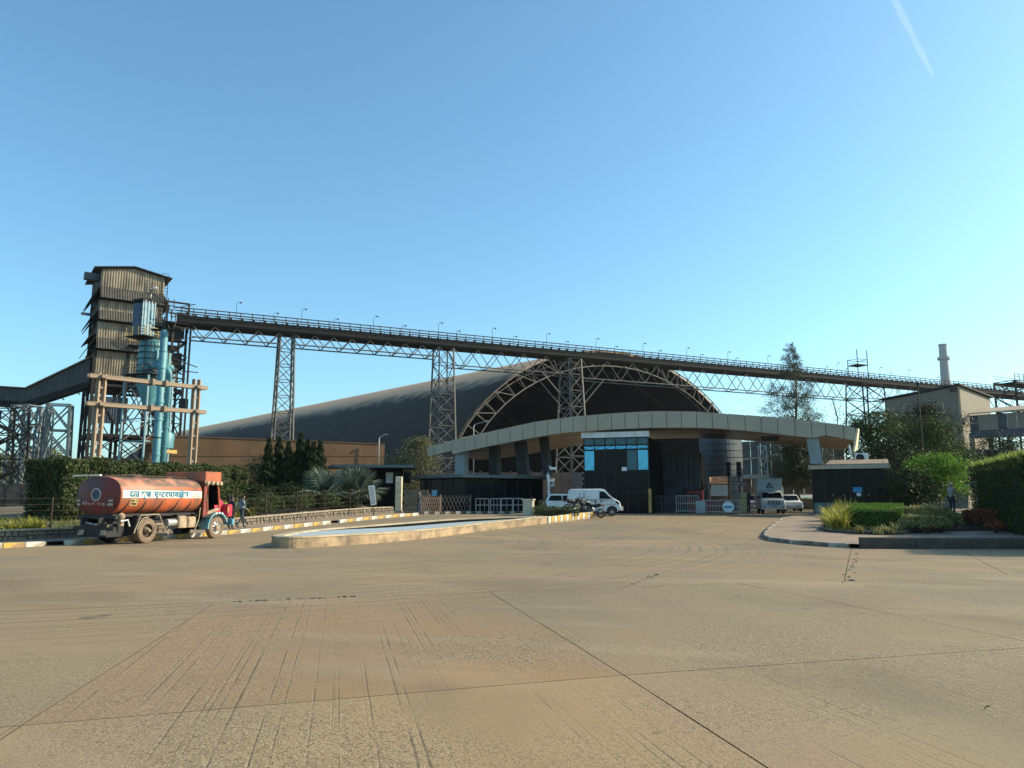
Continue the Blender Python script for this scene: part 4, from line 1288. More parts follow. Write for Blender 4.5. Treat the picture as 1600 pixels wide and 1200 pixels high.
MB().path([(0, 0, -0.2), (0, 0, h2), (-0.1, 0, h2 + 0.6), (-0.45, 0, h2 + 1.05), (-1.0, 0, h2 + 1.2), (-2.4, 0.3, h2 + 1.2)], 0.36, 14).build('duct', m_teal, pipe2, smooth=True)
for j in range(5):
    MB().lathe([(0.36, 0), (0.42, 0), (0.42, 0.12), (0.36, 0.12)], (0, 0, 2.6 + j * 2.2), n=16, cap=False).build('flange', m_teal, pipe2)

# ------------------------------------------------------------ inclined gallery at the far left
m_gal = M('gallery_panel', (0.06, 0.065, 0.065), 0.65, c2=(0.04, 0.044, 0.045), scale=0.8)
m_galr = M('gallery_roof', (0.33, 0.26, 0.19), 0.75)
ga, gb_, gc = P(142, 559, 97.2), P(41, 607, 97), P(-170, 594, 95.5)
gal = thing('conveyor_gallery', 'enclosed conveyor gallery that dips from the tower to the left', 'gallery', (gb_.x, gb_.y, 0.7))
for (p, q, hp, hq) in ((gb_, ga, 2.1, 3.4), (gc, gb_, 2.1, 2.1)):
    d = q - p
    n = Vector((-d.y, d.x, 0)).normalized() * 2.4
    m = max(4, round(d.length / (0.75 if p == gb_ else 0.9)))
    for j in range(m):
        u0, u1 = (j + 0.02) / m, (j + 0.98) / m
        a_, b_ = p.lerp(q, u0), p.lerp(q, u1)
        h0, h1 = hp + (hq - hp) * u0, hp + (hq - hp) * u1
        MB().slab(a_ - Vector((0, 0, h0)), b_ - Vector((0, 0, h1)), b_ - Vector((0, 0, 0.12)), a_ - Vector((0, 0, 0.12)), 0.06).build('panel', m_gal, gal, world=True)
    MB().slab(p - n * 0.12, q - n * 0.12, q + n * 1.1 + Vector((0, 0, 0.1)), p + n * 1.1 + Vector((0, 0, 0.1)), -0.12).build('roof', m_galr, gal, world=True)
    MB().slab(p - Vector((0, 0, hp)), p + n - Vector((0, 0, hp)), q + n - Vector((0, 0, hq)), q - Vector((0, 0, hq)), 0.4).build('underside', m_steel, gal, world=True)
    MB().slab(p + n, q + n, q + n - Vector((0, 0, hq)), p + n - Vector((0, 0, hp)), 0.06).build('back_wall', m_gal, gal, world=True)
    MB().beam(p - Vector((0, 0, hp + 0.2)), q - Vector((0, 0, hq + 0.2)), 0.3, 0.5).build('girder', m_steel, gal, world=True)
    for j in range(0, m, 3):
        a_ = p.lerp(q, j / m); hh = hp + (hq - hp) * j / m
        bar('hanger', a_ - Vector((0, 0, hh)), p.lerp(q, min(1, (j + 1.5) / m)) - Vector((0, 0, hh + 1.2)), 0.12, m_steel, gal)

def frame_tower(name, label, base, rzz, dx, dy, top, pan, mat, lw, cat='support', dz=0.0):
    t = thing(name, label, cat, base, rzz)
    cs = [(-dx / 2, -dy / 2), (dx / 2, -dy / 2), (dx / 2, dy / 2), (-dx / 2, dy / 2)]
    for c in cs:
        bar('leg', (*c, -0.2), (c[0] * 0.75, c[1], top), lw, mat, t, world=False)
    m = max(2, round(top / pan))
    for j in range(m):
        z0, z1 = top * j / m, top * (j + 1) / m
        for e in range(4):
            f = lambda c, z: (c[0] * (1 - 0.25 * z / top), c[1], z)
            c, d = cs[e], cs[(e + 1) % 4]
            bar('strut', f(c, z1), f(d, z1), lw * 0.55, mat, t, world=False)
            bar('brace', f(c, z0), f(d, z1), lw * 0.5, mat, t, world=False)
            bar('brace', f(d, z0), f(c, z1), lw * 0.5, mat, t, world=False)
    return t
m_pale = M('pale_steel', (0.13, 0.17, 0.18), 0.6, c2=(0.085, 0.10, 0.105), scale=2)
frame_tower('gallery_trestle', 'pale lattice trestle beneath the bend of the left gallery', Vector((X(38, 91, 680), 91, 0.7)), R(-20), 2.6, 2.2, Z(634, 91) - 0.7, 2.3, m_pale, 0.26)
frame_tower('gallery_trestle', 'wide thin legged support under the rising gallery', Vector((X(90, 94.5, 680), 94.5, 0.7)), R(20), 3.2, 2.0, Z(632, 94) - 0.7, 3.6, m_pale, 0.3)
frame_tower('gallery_trestle', 'single bay of thin blue grey steel beside the stair tower', Vector((X(68, 90.5, 680), 90.5, 0.7)), R(5), 1.4, 1.6, Z(637, 90) - 0.7, 3.2, m_pale, 0.16)
st = frame_tower('stair_tower', 'open steel stair tower with zigzag flights at the edge of the plant', Vector((X(8, 86, 680), 86, 0.7)), R(0), 4.4, 2.6, Z(640, 86) - 0.7, 3.0, m_steel, 0.2, 'stair tower')
for j in range(5):
    za, zb = 0.2 + j * 2.0, 2.2 + j * 2.0
    xa, xb = (-2.0, 2.0) if j % 2 else (2.0, -2.0)
    for yy in (-1.5, -0.7):
        bar('stringer', (xa, yy, za), (xb, yy, zb), 0.1, m_rust, st, 0.22, world=False)
        bar('handrail', (xa, yy, za + 1), (xb, yy, zb + 1), 0.07, m_yel if j == 2 else m_rust, st, world=False)
    for q in range(10):
        f = (q + 0.5) / 10
        block('tread', (xa + (xb - xa) * f, -1.1, za + (zb - za) * f), (0.3, 0.8, 0.04), m_steel, st)
plat = frame_tower('platform_tower', 'small far steel tower with a yellow railed landing', Vector((X(54, 104, 680), 104, 0.7)), R(15), 2.2, 2.2, Z(664, 104) - 0.7, 3.2, m_steel, 0.18)
MB().box((0, 0, Z(664, 104) - 0.7), (3.4, 2.6, 0.15)).build('landing', m_yel, plat)
railing(plat, [wm(plat) @ Vector((x, y, Z(664, 104) - 0.7)) for x, y in ((-1.7, 1.3), (-1.7, -1.3), (1.7, -1.3), (1.7, 1.3))], 1.2, m_yel)

# rusty sheet wall at the far left edge
rw = thing('sheet_wall', 'rusty patched sheet wall at the far left edge behind the grass bank', 'wall', (X(-60, 60, 740), 60, 0.7))
m_patch = M('rusty_sheet', (0.20, 0.125, 0.085), 0.85, c2=(0.09, 0.06, 0.045), scale=2.5)
x0 = rw.location.x
j = 0
while x0 < X(47, 60, 740):
    wd_ = random.uniform(1.0, 1.5)
    MB().box((x0 + wd_ / 2 - rw.location.x, random.uniform(-0.04, 0.04), 1.1), (wd_ - 0.04, 0.05, 2.5 + random.uniform(-0.25, 0.2))).build('wall_sheet', m_patch, rw)
    bar('stay', (x0 - rw.location.x, -0.1, -0.3), (x0 - rw.location.x, -0.1, 2.2), 0.08, m_rust, rw, world=False)
    x0 += wd_
bar('rail', (0, -0.12, 1.0), (x0 - rw.location.x, -0.12, 1.0), 0.08, m_rust, rw, world=False)

# ------------------------------------------------------------ H frame of concrete posts with cross beams
m_hf = M('timber_brown', (0.34, 0.245, 0.165), 0.8, c2=(0.22, 0.155, 0.105), scale=2, stretch=(1, 1, 0.25))
hl, hr = Vector((X(150, 60, 700), 60, 0.7)), Vector((X(301, 66, 700), 66, 0.7))
hf = thing('beam_frame', 'brown frame of paired posts with two long cross beams before the tower', 'frame', hl)
hd = (hr - hl).normalized()
for c, py, yy in ((hl, 588, 60), (hr, 597, 66)):
    for o in (-0.26, 0.26):
        bar('post', c + hd * o * 0.9 - Vector((0, 0, 0.3)), c + hd * o * 0.9 + Vector((0, 0, Z(py - 4, yy) - 0.7)), 0.27, m_hf, hf, 0.25)
    for q in range(9):
        z = 1.0 + q * 1.1
        bar('spacer', c - hd * 0.3 + Vector((0, 0, z)), c + hd * 0.3 + Vector((0, 0, z)), 0.16, m_hf, hf)
for ya, yb in ((589, 605), (632, 643)):
    a_ = Vector((hl.x, hl.y, Z(ya, 60))); b_ = Vector((hr.x, hr.y, Z(yb, 66)))
    nn_ = Vector((-hd.y, hd.x, 0))
    for o in (-0.2, 0.2):
        bar('cross_beam', a_ - hd * 1.0 + nn_ * o, b_ + hd * 0.9 + nn_ * o, 0.18, m_hf, hf, 0.32)
    for f in (0.5, 0.64):
        c = a_.lerp(b_, f)
        bar('clamp', c - nn_ * 0.5, c + nn_ * 0.4, 0.2, m_hf, hf, 0.5)
    for c in (a_, b_):
        bar('clamp', c - nn_ * 0.55, c + nn_ * 0.45, 0.35, m_hf, hf, 0.25)
MB().box((hr.x - hl.x - 0.9, hr.y - hl.y - 0.3, Z(632, 66) - 0.7), (0.6, 0.5, 0.9)).build('switch_box', m_blk, hf)

# ------------------------------------------------------------ tall brown sheet fence
bw0, bw1 = Vector((X(226, 91, 700), 91, 0.7)), Vector((X(601, 104, 700), 104, 0.7))
bwall = thing('sheet_fence', 'tall plain brown sheet fence below the lattice trestle', 'fence', bw0)
m_brn = M('brown_sheet', (0.15, 0.085, 0.045), 0.75, c2=(0.12, 0.07, 0.038), spec=0.2, scale=0.5)
bd = (bw1 - bw0)
nb = 20
for j in range(nb):
    a_, b_ = bw0 + bd * ((j + 0.004) / nb), bw0 + bd * ((j + 0.996) / nb)
    ta, tb_ = [Z(680 + 14 * f, 91 + 13 * f) for f in ((j + 0.004) / nb, (j + 0.996) / nb)]
    up = Vector((0, 0, 1))
    MB().slab(a_ - up * 0.3, b_ - up * 0.3, Vector((b_.x, b_.y, tb_)), Vector((a_.x, a_.y, ta)), 0.08).build('sheet', m_brn, bwall, world=True)
    bar('rail_post', a_ + Vector((0.3, 0.5, -0.3)), Vector((a_.x + 0.3, a_.y + 0.5, ta - 0.2)), 0.2, m_steel, bwall)
    MB().beam(Vector((a_.x, a_.y, ta)), Vector((b_.x, b_.y, tb_)), 0.2, 0.1).build('capping', m_brn, bwall, world=True)
    bar('sheet_joint', Vector((a_.x, a_.y - 0.03, Z(712, 91 + 13 * j / nb))), Vector((b_.x, b_.y - 0.03, Z(713, 91 + 13 * (j + 1) / nb))), 0.06, m_brn, bwall)

def street_light(label, base, top, arm, mat, r=0.07, group=None):
    t = thing('street_light', label, 'street light', base, 0, group)
    h = top - base[2]
    MB().path([(0, 0, 0), (0, 0, h * 0.97), (arm * 0.08, 0, h)], [r, r * 0.75, r * 0.7], 8).build('pole', mat, t, smooth=True)
    MB().path([(arm * 0.05, 0, h - 0.02), (arm * 0.75, 0, h + 0.28)], r * 0.6, 6).build('arm', mat, t)
    MB().box((0, 0, 0), (0.5, 0.22, 0.12)).build('lamp_head', mat, t).location = (arm * 0.9, 0, h + 0.34)
    return t
street_light('pale street light standing at the end of the brown sheet fence', Vector((X(592.5, 103, 700), 102.8, 0.7)), Z(683, 103), 0.95, m_galv, 0.12)

# ------------------------------------------------------------ brown plant building at the right, its lean-to gallery and the chimney
m_pb = M('plant_sheeting', (0.22, 0.185, 0.14), 0.75, c2=(0.21, 0.175, 0.135), scale=0.25, stretch=(1, 1, 0.2))
m_pbl = M('plant_sheeting_tan', (0.42, 0.31, 0.205), 0.75, c2=(0.34, 0.25, 0.165), scale=0.25, stretch=(1, 1, 0.2))
QC = Vector((X(1500, 110, 640), 110, 0.7)); ql, qr = az(320), az(50)
pb = thing('plant_building', 'boxy brown sheeted plant building with a low roof right of the tall tree', 'building', QC)
LL_, LR_ = 10.6, 12.2
zt = Z(603, 110)
def vface(name, a_, b_, z0, z1a, z1b, mat, parent, n, gap=0.02):
    for j in range(n):
        u0, u1 = (j + gap) / n, (j + 1 - gap) / n
        p, q = a_.lerp(b_, u0), a_.lerp(b_, u1)
        MB().slab((p.x, p.y, z0), (q.x, q.y, z0), (q.x, q.y, z1a + (z1b - z1a) * u1), (p.x, p.y, z1a + (z1b - z1a) * u0), 0.1).build(name, mat, parent, world=True)
e0 = QC + ql * LL_; e1 = QC + qr * LR_; e2 = e0 + qr * LR_
vface('wall_panel', e0, QC, 6.0, zt - 1.1, zt, m_pb, pb, 8, 0.006)
vface('wall_panel', QC, e1, 6.0, zt, zt - 0.8, m_pb, pb, 8, 0.006)
vface('wall_panel', e1, e2, 6.0, zt - 0.8, zt - 1.9, m_pb, pb, 3)
vface('wall_panel', e2, e0, 6.0, zt - 1.9, zt - 1.1, m_pb, pb, 3)
vface('lower_wall', e0, QC, 0.5, 6.0, 6.0, m_pb, pb, 3); vface('lower_wall', QC, e1, 0.5, 6.0, 6.0, m_pb, pb, 3)
up = Vector((0, 0, 1))
c0, c1, c2, c3 = e0 - ql * -0.4 - qr * 0.4, QC - ql * 0.4 - qr * 0.4, e1 + qr * 0.5 - ql * 0.4, e2 + ql * 0.4 + qr * 0.5
MB().slab((c0.x, c0.y, zt - 1.0), (c1.x, c1.y, zt + 0.1), (c2.x, c2.y, zt - 0.7), (c3.x, c3.y, zt - 1.8), -0.25).build('roof', m_steel, pb, world=True)
MB().beam(QC + up * 5, QC + up * (zt - 0.8), 0.25).build('corner_trim', m_pbl, pb, world=True)
MB().beam(e0.lerp(QC, 0.55) - qr * 0.12 + up * 7.7, QC - qr * 0.12 + up * 7.9, 0.14, 2.6).build('lower_band', m_gal, pb, world=True)
MB().box((-1.2, -0.9, zt - 1.2), (0.7, 0.7, 1.0)).build('roof_hopper', m_rust, pb)

ga2 = thing('lean_to_gallery', 'long low gallery with tan roof and grey wall beside the brown plant building', 'gallery', (X(1515, 108, 680), 108, 0.7))
g0, g1 = P(1514, 648, 108), P(1700, 634, 99)
dd = (g1 - g0); nn_ = Vector((-dd.y, dd.x, 0)).normalized()
zb0, zb1 = Z(673, 108), Z(664, 99)
m = 12
for j in range(m):
    p, q = g0.lerp(g1, (j + 0.01) / m), g0.lerp(g1, (j + 0.99) / m)
    za, zb = zb0 + (zb1 - zb0) * j / m, zb0 + (zb1 - zb0) * (j + 1) / m
    MB().slab((p.x, p.y, za), (q.x, q.y, zb), q - up * 0.15, p - up * 0.15, 0.1).build('wall_panel', m_pb if j % 3 else m_gal, ga2, world=True)
MB().slab(g0 - nn_ * 0.5, g1 - nn_ * 0.5, g1 + nn_ * 6 + up * 1.2, g0 + nn_ * 6 + up * 1.2, -0.15).build('roof', m_pbl, ga2, world=True)
MB().beam(Vector((g0.x, g0.y, zb0 - 0.5)) + nn_ * 0.3, Vector((g1.x, g1.y, zb1 - 0.5)) + nn_ * 0.3, 0.5, 1.2).build('girder', m_cld, ga2, world=True)
for j in range(7):
    p = g0.lerp(g1, j / 6)
    bar('column', Vector((p.x, p.y, 0.5)) + nn_ * 0.5, Vector((p.x, p.y, zb0 - 0.3)) + nn_ * 0.5, 0.45, m_lat, ga2)
MB().box((1.6, 1.5, 5.4), (4.4, 2.4, 5.4)).build('transformer_house', m_navy, ga2)
block('slab_floor', (6, 1.4, 5.6), (16, 4, 0.5), m_lat, ga2, math.atan2(dd.y, dd.x))

chim = thing('chimney', 'tall pale tapering chimney far behind the plant building', 'chimney', (X(1478, 330, 600), 330, 0.7))
m_chim = M('chimney_concrete', (0.44, 0.43, 0.41), 0.85, c2=(0.37, 0.36, 0.35), scale=0.15)
ch = Z(538, 330) - 0.7
MB().lathe([(3.2, -1), (2.7, ch * 0.3), (1.95, ch * 0.75), (1.6, ch - 0.8), (1.75, ch - 0.7), (1.75, ch)], n=28).build('shaft', m_chim, chim, smooth=40)
for f in (0.28, 0.9):
    rr_ = 2.7 if f < 0.5 else 1.75
    MB().lathe([(rr_, 0), (rr_ + 0.8, 0), (rr_ + 0.8, 1.1), (rr_ + 0.7, 1.1), (rr_ + 0.7, 0.15), (rr_, 0.15)], (0, 0, ch * f), n=24).build('gallery_ring', m_chim, chim)

pole = thing('lightning_mast', 'thin dark mast that rises above the trees before the plant building', 'mast', (X(1441, 62, 690), 62, 0.7))
MB().path([(0, 0, -0.2), (0, 0, 6), (0, 0, Z(597, 62) - 0.7)], [0.075, 0.065, 0.05], 8).build('pole', m_rust, pole, smooth=True)
MB().beam((0, 0, Z(606, 62) - 0.7), (0, 0, Z(597, 62) - 0.7), 0.13).build('pole_cap', m_blk, pole)

# ------------------------------------------------------------ the gate: curved canopy
GA = Vector((-7.25, 66, 0)); GV = Vector((32, -11, 0)).normalized(); GN = Vector((-GV.y, GV.x, 0))
GRZ = math.atan2(GV.y, GV.x)
def gw(s_, d, z=0.0):
    return GA + GV * s_ + GN * d + Vector((0, 0, z))
def gs(px, d=0.0, py=700):
    """distance along the canopy line, d metres behind it, seen at pixel column px"""
    r = ray(px, py); q = r[0] / r[1]; o = GA + GN * d
    return (q * o.y - o.x) / (GV.x - q * GV.y)
def gzz(px, py, d=0.0):
    y = (GA + GN * d + GV * gs(px, d, py)).y
    return Z(py, y)
def interp(t, x):
    for (a_, b_), (c_, d_) in zip(t[:-1], t[1:]):
        if x <= c_: return b_ + (d_ - b_) * (x - a_) / (c_ - a_)
    return t[-1][1]
TOPS = [(668, 698.6), (708, 687.6), (760, 675.6), (836, 659), (896, 651), (958, 645.6), (1020, 642.4), (1080, 642.4), (1140, 646.5), (1218, 651.8), (1272, 658), (1320, 664), (1339, 669)]
BOTS = [(668, 713), (706, 704.5), (706.5, 709.5), (760, 698), (836, 683.5), (880, 676), (955, 671.2), (1015, 668.5), (1080, 668), (1120, 669.5), (1164, 672.5), (1218, 678.5), (1278, 685), (1279, 678), (1330, 687), (1339, 689)]
EDGES = [668, 678, 695, 706.2, 725, 742, 761, 778, 797, 817, 836, 856, 876, 896, 916, 935, 956, 977.5, 998.5, 1020, 1043, 1066, 1090, 1114.5, 1139, 1166, 1191, 1217, 1244, 1270, 1292, 1320, 1339]
m_fas = M('canopy_panel', (0.40, 0.335, 0.25), 0.5, c2=(0.35, 0.295, 0.22), scale=0.6, metal=0.25)
m_sof = M('soffit_plank', (0.30, 0.195, 0.115), 0.35, c2=(0.13, 0.082, 0.05), scale=1.3, stretch=(0.35, 2, 1), metal=0.35, bump=0.12, bscale=3)
m_sofs = [m_sof, M('soffit_plank_dark', (0.17, 0.105, 0.06), 0.3, c2=(0.085, 0.052, 0.032), scale=1.3, stretch=(0.35, 2, 1), metal=0.35), M('soffit_plank_pale', (0.40, 0.28, 0.175), 0.3, c2=(0.2, 0.13, 0.08), scale=1.3, stretch=(0.35, 2, 1), metal=0.4)]
canopy = thing('gate_canopy', 'long arched grey panelled gate canopy with brown plank soffit over the entrance', 'canopy', GA, GRZ)
for i, (a_, b_) in enumerate(zip(EDGES[:-1], EDGES[1:])):
    s0, s1 = gs(a_) + 0.02, gs(b_) - 0.02
    k = MB()
    za0, za1 = gzz(a_, interp(BOTS, a_ + 0.3)), gzz(b_, interp(BOTS, b_ - 0.3))
    zb0, zb1 = gzz(a_, interp(TOPS, a_)), gzz(b_, interp(TOPS, b_))
    k.slab((s0, random.uniform(-0.006, 0.006), za0), (s1, random.uniform(-0.006, 0.006), za1), (s1, random.uniform(-0.006, 0.006), zb1), (s0, random.uniform(-0.006, 0.006), zb0), 0.07)
    k.build('fascia_panel', m_fas, canopy)
def bot(px):
    t = [(668, 709.5), (706.5, 706.5)] + [b for b in BOTS if 740 < b[0] < 1278] + [(1279, 683.5), (1339, 690)]
    return interp(t, px)
CDEP = 12.5
body = MB()
sx = [(gs(e), gzz(e, bot(e)) + 0.13, gzz(e, interp(TOPS, e)) - 0.06) for e in EDGES]
for (s_, zb, zt_) in sx:
    body.v += [(s_, 0.1, zb + 0.06), (s_, CDEP, zb + 0.06), (s_, CDEP, zt_), (s_, 0.1, zt_)]
for i in range(len(sx) - 1):
    for e in range(4):
        body.f.append((4 * i + e, 4 * i + 4 + e, 4 * i + 4 + (e + 1) % 4, 4 * i + (e + 1) % 4))
body.f += [(0, 1, 2, 3), tuple(range(4 * len(sx) - 1, 4 * len(sx) - 5, -1))]
body.mi = [0] * len(body.f)
body.build('canopy_frame', m_steel, canopy)
NP_ = 22
for j in range(NP_):                                   # soffit planks follow the arch
    d0, d1 = 0.12 + (CDEP - 0.12) * j / NP_ + 0.03, 0.12 + (CDEP - 0.12) * (j + 1) / NP_ - 0.03
    k = MB()
    dz = random.uniform(-0.008, 0.008)
    for (s_, zb, zt_) in sx:
        k.v += [(s_, d0, zb + dz), (s_, d1, zb + dz), (s_, d1, zb + 0.05), (s_, d0, zb + 0.05)]
    for i in range(len(sx) - 1):
        for e in range(4):
            k.f.append((4 * i + e, 4 * i + (e + 1) % 4, 4 * i + 4 + (e + 1) % 4, 4 * i + 4 + e))
    k.f += [(3, 2, 1, 0), tuple(range(4 * len(sx) - 4, 4 * len(sx)))]
    k.mi = [0] * len(k.f)
    k.build('soffit_plank', m_sofs[random.choice((0, 0, 1, 2))], canopy)
# pale end board at the right end of the canopy
e0_, e1_ = gs(1339), gs(1330)
MB().slab((e0_ + 0.05, -0.1, gzz(1340, 669)), (e0_ + 0.25, 1.2, gzz(1341, 668)), (e0_ + 0.02, 1.0, gzz(1333, 700)), (e0_ - 0.3, -0.1, gzz(1331, 706)), 0.12).build('end_board', m_cream, canopy)
for px_, dd_ in ((1120, 4.0), (1204, 2.0)):            # floodlight boxes under the soffit
    MB().box((gs(px_, dd_), dd_, gzz(px_, bot(px_)) - 0.25), (1.3, 0.6, 0.35)).build('floodlight_box', m_blk, canopy)
m_colshade = M('shaded_column', (0.035, 0.036, 0.034), 0.6, spec=0.2)  # dark copy of the column grey stands in for canopy shade
# columns
BZ = 3.75
def col(nm, px0, px1, pyt, pyb, d, dep, mat, lean=0.0):
    s0, s1 = gs(px0, d), gs(px1, d)
    zt_, zb_ = gzz((px0 + px1) / 2, pyt, d), gzz((px0 + px1) / 2, pyb, d)
    k = MB()
    for y in (d, d + dep):
        k.v += [(s0 + lean, y, zb_), (s1 + lean, y, zb_), (s1, y, zt_), (s0, y, zt_)]
    k.f = [(0, 1, 2, 3), (7, 6, 5, 4), (0, 4, 5, 1), (1, 5, 6, 2), (2, 6, 7, 3), (3, 7, 4, 0)]
    k.mi = [0] * 6
    return k.build(nm, mat, canopy)
col('column', 711, 726, 706, 741, 0.5, 0.9, m_grey)
col('column', 764, 777, 697, 742, 2.2, 1.0, m_colshade)
col('column', 803, 818, 688, 742, 2.0, 1.0, m_colshade, 0.3)
col('column', 842, 853, 684, 742, 2.2, 0.9, m_colshade, 0.35)
col('column', 1261, 1280, 684, 724.5, 0.35, 0.7, m_grey, 0.18)
t = street_light('pale street light that rises behind the left part of the canopy', gw(gs(740, 14), 14, 0.7), gzz(740, 663, 14), 1.5, m_galv, 0.07)

# ------------------------------------------------------------ left gate house (prow shaped) with thin roof
m_glassd = M('dark_glass', (0.005, 0.008, 0.011), 0.15, spec=0.12)
m_dark = M('dark_interior', (0.008, 0.010, 0.012), 0.9, spec=0.02)
m_roofe = M('roof_edge', (0.12, 0.155, 0.155), 0.5)
m_blue_sign = M('blue_sign', (0.02, 0.28, 0.52), 0.5, c2=(0.02, 0.25, 0.48))
pA, pB, pC = P(640, 746, 66), P(722, 741.5, 61.5), P(857, 749, 66.5)
lg = thing('gate_house', 'dark glazed gate house with a thin pointed roof at the left of the entrance', 'gate house', (pB.x, pB.y, 0.7))
zr = Z(745, 64.3)
rp = [(pA.x, pA.y), (pB.x, pB.y), (pC.x, pC.y), (pC.x + 1.0, 75), (pA.x - 0.5, 75)]
MB().prism(rp, zr - 0.12, zr + 0.12).build('roof', m_roofe, lg, world=True)
bp_ = [(pA.x + 0.9, pA.y + 0.6), (pB.x + 0.15, pB.y + 1.4), (pC.x - 0.5, pC.y + 0.8), (pC.x - 0.2, 74.4), (pA.x + 0.5, 74.4)]
for i in range(5):
    a_, b_ = Vector((*bp_[i], 0)), Vector((*bp_[(i + 1) % 5], 0))
    n_ = max(2, round((b_ - a_).length / 1.35)) if i < 2 else 2
    for j in range(n_):
        p, q = a_.lerp(b_, (j + 0.03) / n_), a_.lerp(b_, (j + 0.97) / n_)
        if i < 2:
            MB().slab(p + up * 1.5, q + up * 1.5, q + up * (zr - 0.2), p + up * (zr - 0.2), 0.03).build('window_pane', m_glassd, lg, world=True)
            MB().slab(p + up * 0.6, q + up * 0.6, q + up * 1.47, p + up * 1.47, 0.08).build('wall_panel', m_dark, lg, world=True)
        else:
            MB().slab(p + up * 0.6, q + up * 0.6, q + up * (zr - 0.15), p + up * (zr - 0.15), 0.1).build('wall_panel', m_dark, lg, world=True)
        bar('mullion', a_.lerp(b_, j / n_) + up * 0.6, a_.lerp(b_, j / n_) + up * (zr - 0.1), 0.09, m_steel, lg)
MB().prism(bp_, 0.66, 0.72).build('floor_slab', m_dark, lg, world=True)

def text_mesh(s, h, mat, parent, loc, rot, name='lettering', wmax=None, ext=0.002):
    """flat lettering: cap height h, lower left corner at loc"""
    cu = bpy.data.curves.new('lettering', 'FONT')
    cu.body = s; cu.size = h / 0.7; cu.extrude = ext; cu.resolution_u = 2
    o = bpy.data.objects.new('lettering', cu); COL.objects.link(o)
    bpy.context.view_layer.update()
    me = bpy.data.meshes.new_from_object(o.evaluated_get(bpy.context.evaluated_depsgraph_get()))
    bpy.data.objects.remove(o)
    me.materials.clear(); me.materials.append(mat)
    if wmax:
        xs_ = [v.co.x for v in me.vertices]
        f = wmax / max(1e-6, max(xs_) - min(xs_))
        for v in me.vertices: v.co.x = (v.co.x - min(xs_)) * f
    r = put(name, me, parent)
    r.location = loc; r.rotation_euler = rot
    return r

def wall_sign(name, label, cat, p0, w, h, rz, mat, lines=(), tmat=None, t=0.03, sheetname='panel'):
    o = thing(name, label, cat, p0, rz)
    MB().box((w / 2, 0, h / 2), (w, t, h)).build(sheetname, mat, o)
    n = len(lines)
    for i, (x0, x1) in enumerate(lines):
        z = h * (1 - (i + 0.5) / n)
        MB().box((w * (x0 + x1) / 2, -t / 2 - 0.004, z), (w * (x1 - x0), 0.006, h * 0.32 / n)).build('text_line', tmat, o)
    return o
sgp = P(674.5, 774.5, 61.9)
wall_sign('notice_board', 'blue notice board on the front of the dark gate house', 'sign', P(674.5, 775, 61.2), 0.6, 0.47, R(-40), m_blue_sign, [(0.1, 0.9), (0.1, 0.85), (0.1, 0.9)], m_white)

# ------------------------------------------------------------ folding lattice gates, railings, kerb before the gate house
m_gtan = M('gate_tan', (0.50, 0.34, 0.24), 0.65, c2=(0.36, 0.24, 0.17), scale=4)
def lattice_gate(label, px0, y0, px1, y1, zb, h, n, mat):
    a_, b_ = Vector((X(px0, y0, 790), y0, zb)), Vector((X(px1, y1, 790), y1, zb))
    t = thing('folding_gate', label, 'folding gate', a_)
    d = b_ - a_
    for f in (0, 1):
        bar('end_post', a_ + d * f, a_ + d * f + up * (h + 0.08), 0.09, mat, t)
    for j in range(-1, n):
        for sgn in (1, -1):
            f0, f1 = j / n, (j + 2) / n
            if sgn < 0: f0, f1 = f1, f0
            z0, z1 = 0.12, h
            if f0 < 0: z0 += (z1 - z0) * (-f0) / (f1 - f0); f0 = 0
            if f1 > 1: z1 = z0 + (z1 - z0) * (1 - f0) / (f1 - f0); f1 = 1
            if f0 > 1: z0 += (z1 - z0) * (f0 - 1) / (f0 - f1); f0 = 1
            if f1 < 0: z1 = z0 + (z1 - z0) * f0 / (f0 - f1); f1 = 0
            off = Vector((0, 0.03 * sgn, 0))
            bar('lattice_bar', a_ + d * f0 + up * z0 + off, a_ + d * f1 + up * z1 + off, 0.05, mat, t, 0.02)
    for j in range(n // 2 + 1):
        f = min(1, j * 2 / n)
        MB().lathe([(0.02, -0.03), (0.08, -0.03), (0.08, 0.03), (0.02, 0.03)], tuple(d * f + up * 0.08), 'y', 10).build('caster', m_rub, t)
    return t
GY = 57.6
lattice_gate('tan folding lattice gate half drawn out in the sun by the pointed gate house', 658, 56.5, 688, 57.2, 0.72, 1.28, 9, m_gtan)
lattice_gate('grey folding lattice gate stretched wide in the canopy shade', 689, 57.3, 735, 58.6, 0.72, 1.36, 8, m_lat)
def barricade(label, p, q, h, mat, group, nbar=3, mid=1):
    t = thing('steel_barricade', label, 'barricade', p, 0, group)
    d = q - p
    for f in (0.02, 0.98):
        bar('post', p + d * f, p + d * f + up * h, 0.05, mat, t)
    for z in [h] + [h * (0.12 + 0.45 * i) for i in range(mid + 1)]:
        bar('rail', p + d * 0.02 + up * z, p + d * 0.98 + up * z, 0.045, mat, t)
    for j in range(nbar):
        f = 0.02 + 0.96 * (j + 1) / (nbar + 1)
        bar('upright', p + d * f + up * h * 0.12, p + d * f + up * h, 0.03, mat, t)
    for f in (0.02, 0.98):
        nn_ = Vector((-d.y, d.x, 0)).normalized() * 0.3
        bar('foot', p + d * f - nn_ + up * 0.03, p + d * f + nn_ + up * 0.03, 0.05, mat, t)
    return t
y_ = 58.8
names = ['first steel barricade right of the grey folding gate', 'second steel barricade right of the grey folding gate', 'third steel barricade right of the grey folding gate', 'steel barricade nearest the square stone pillar']
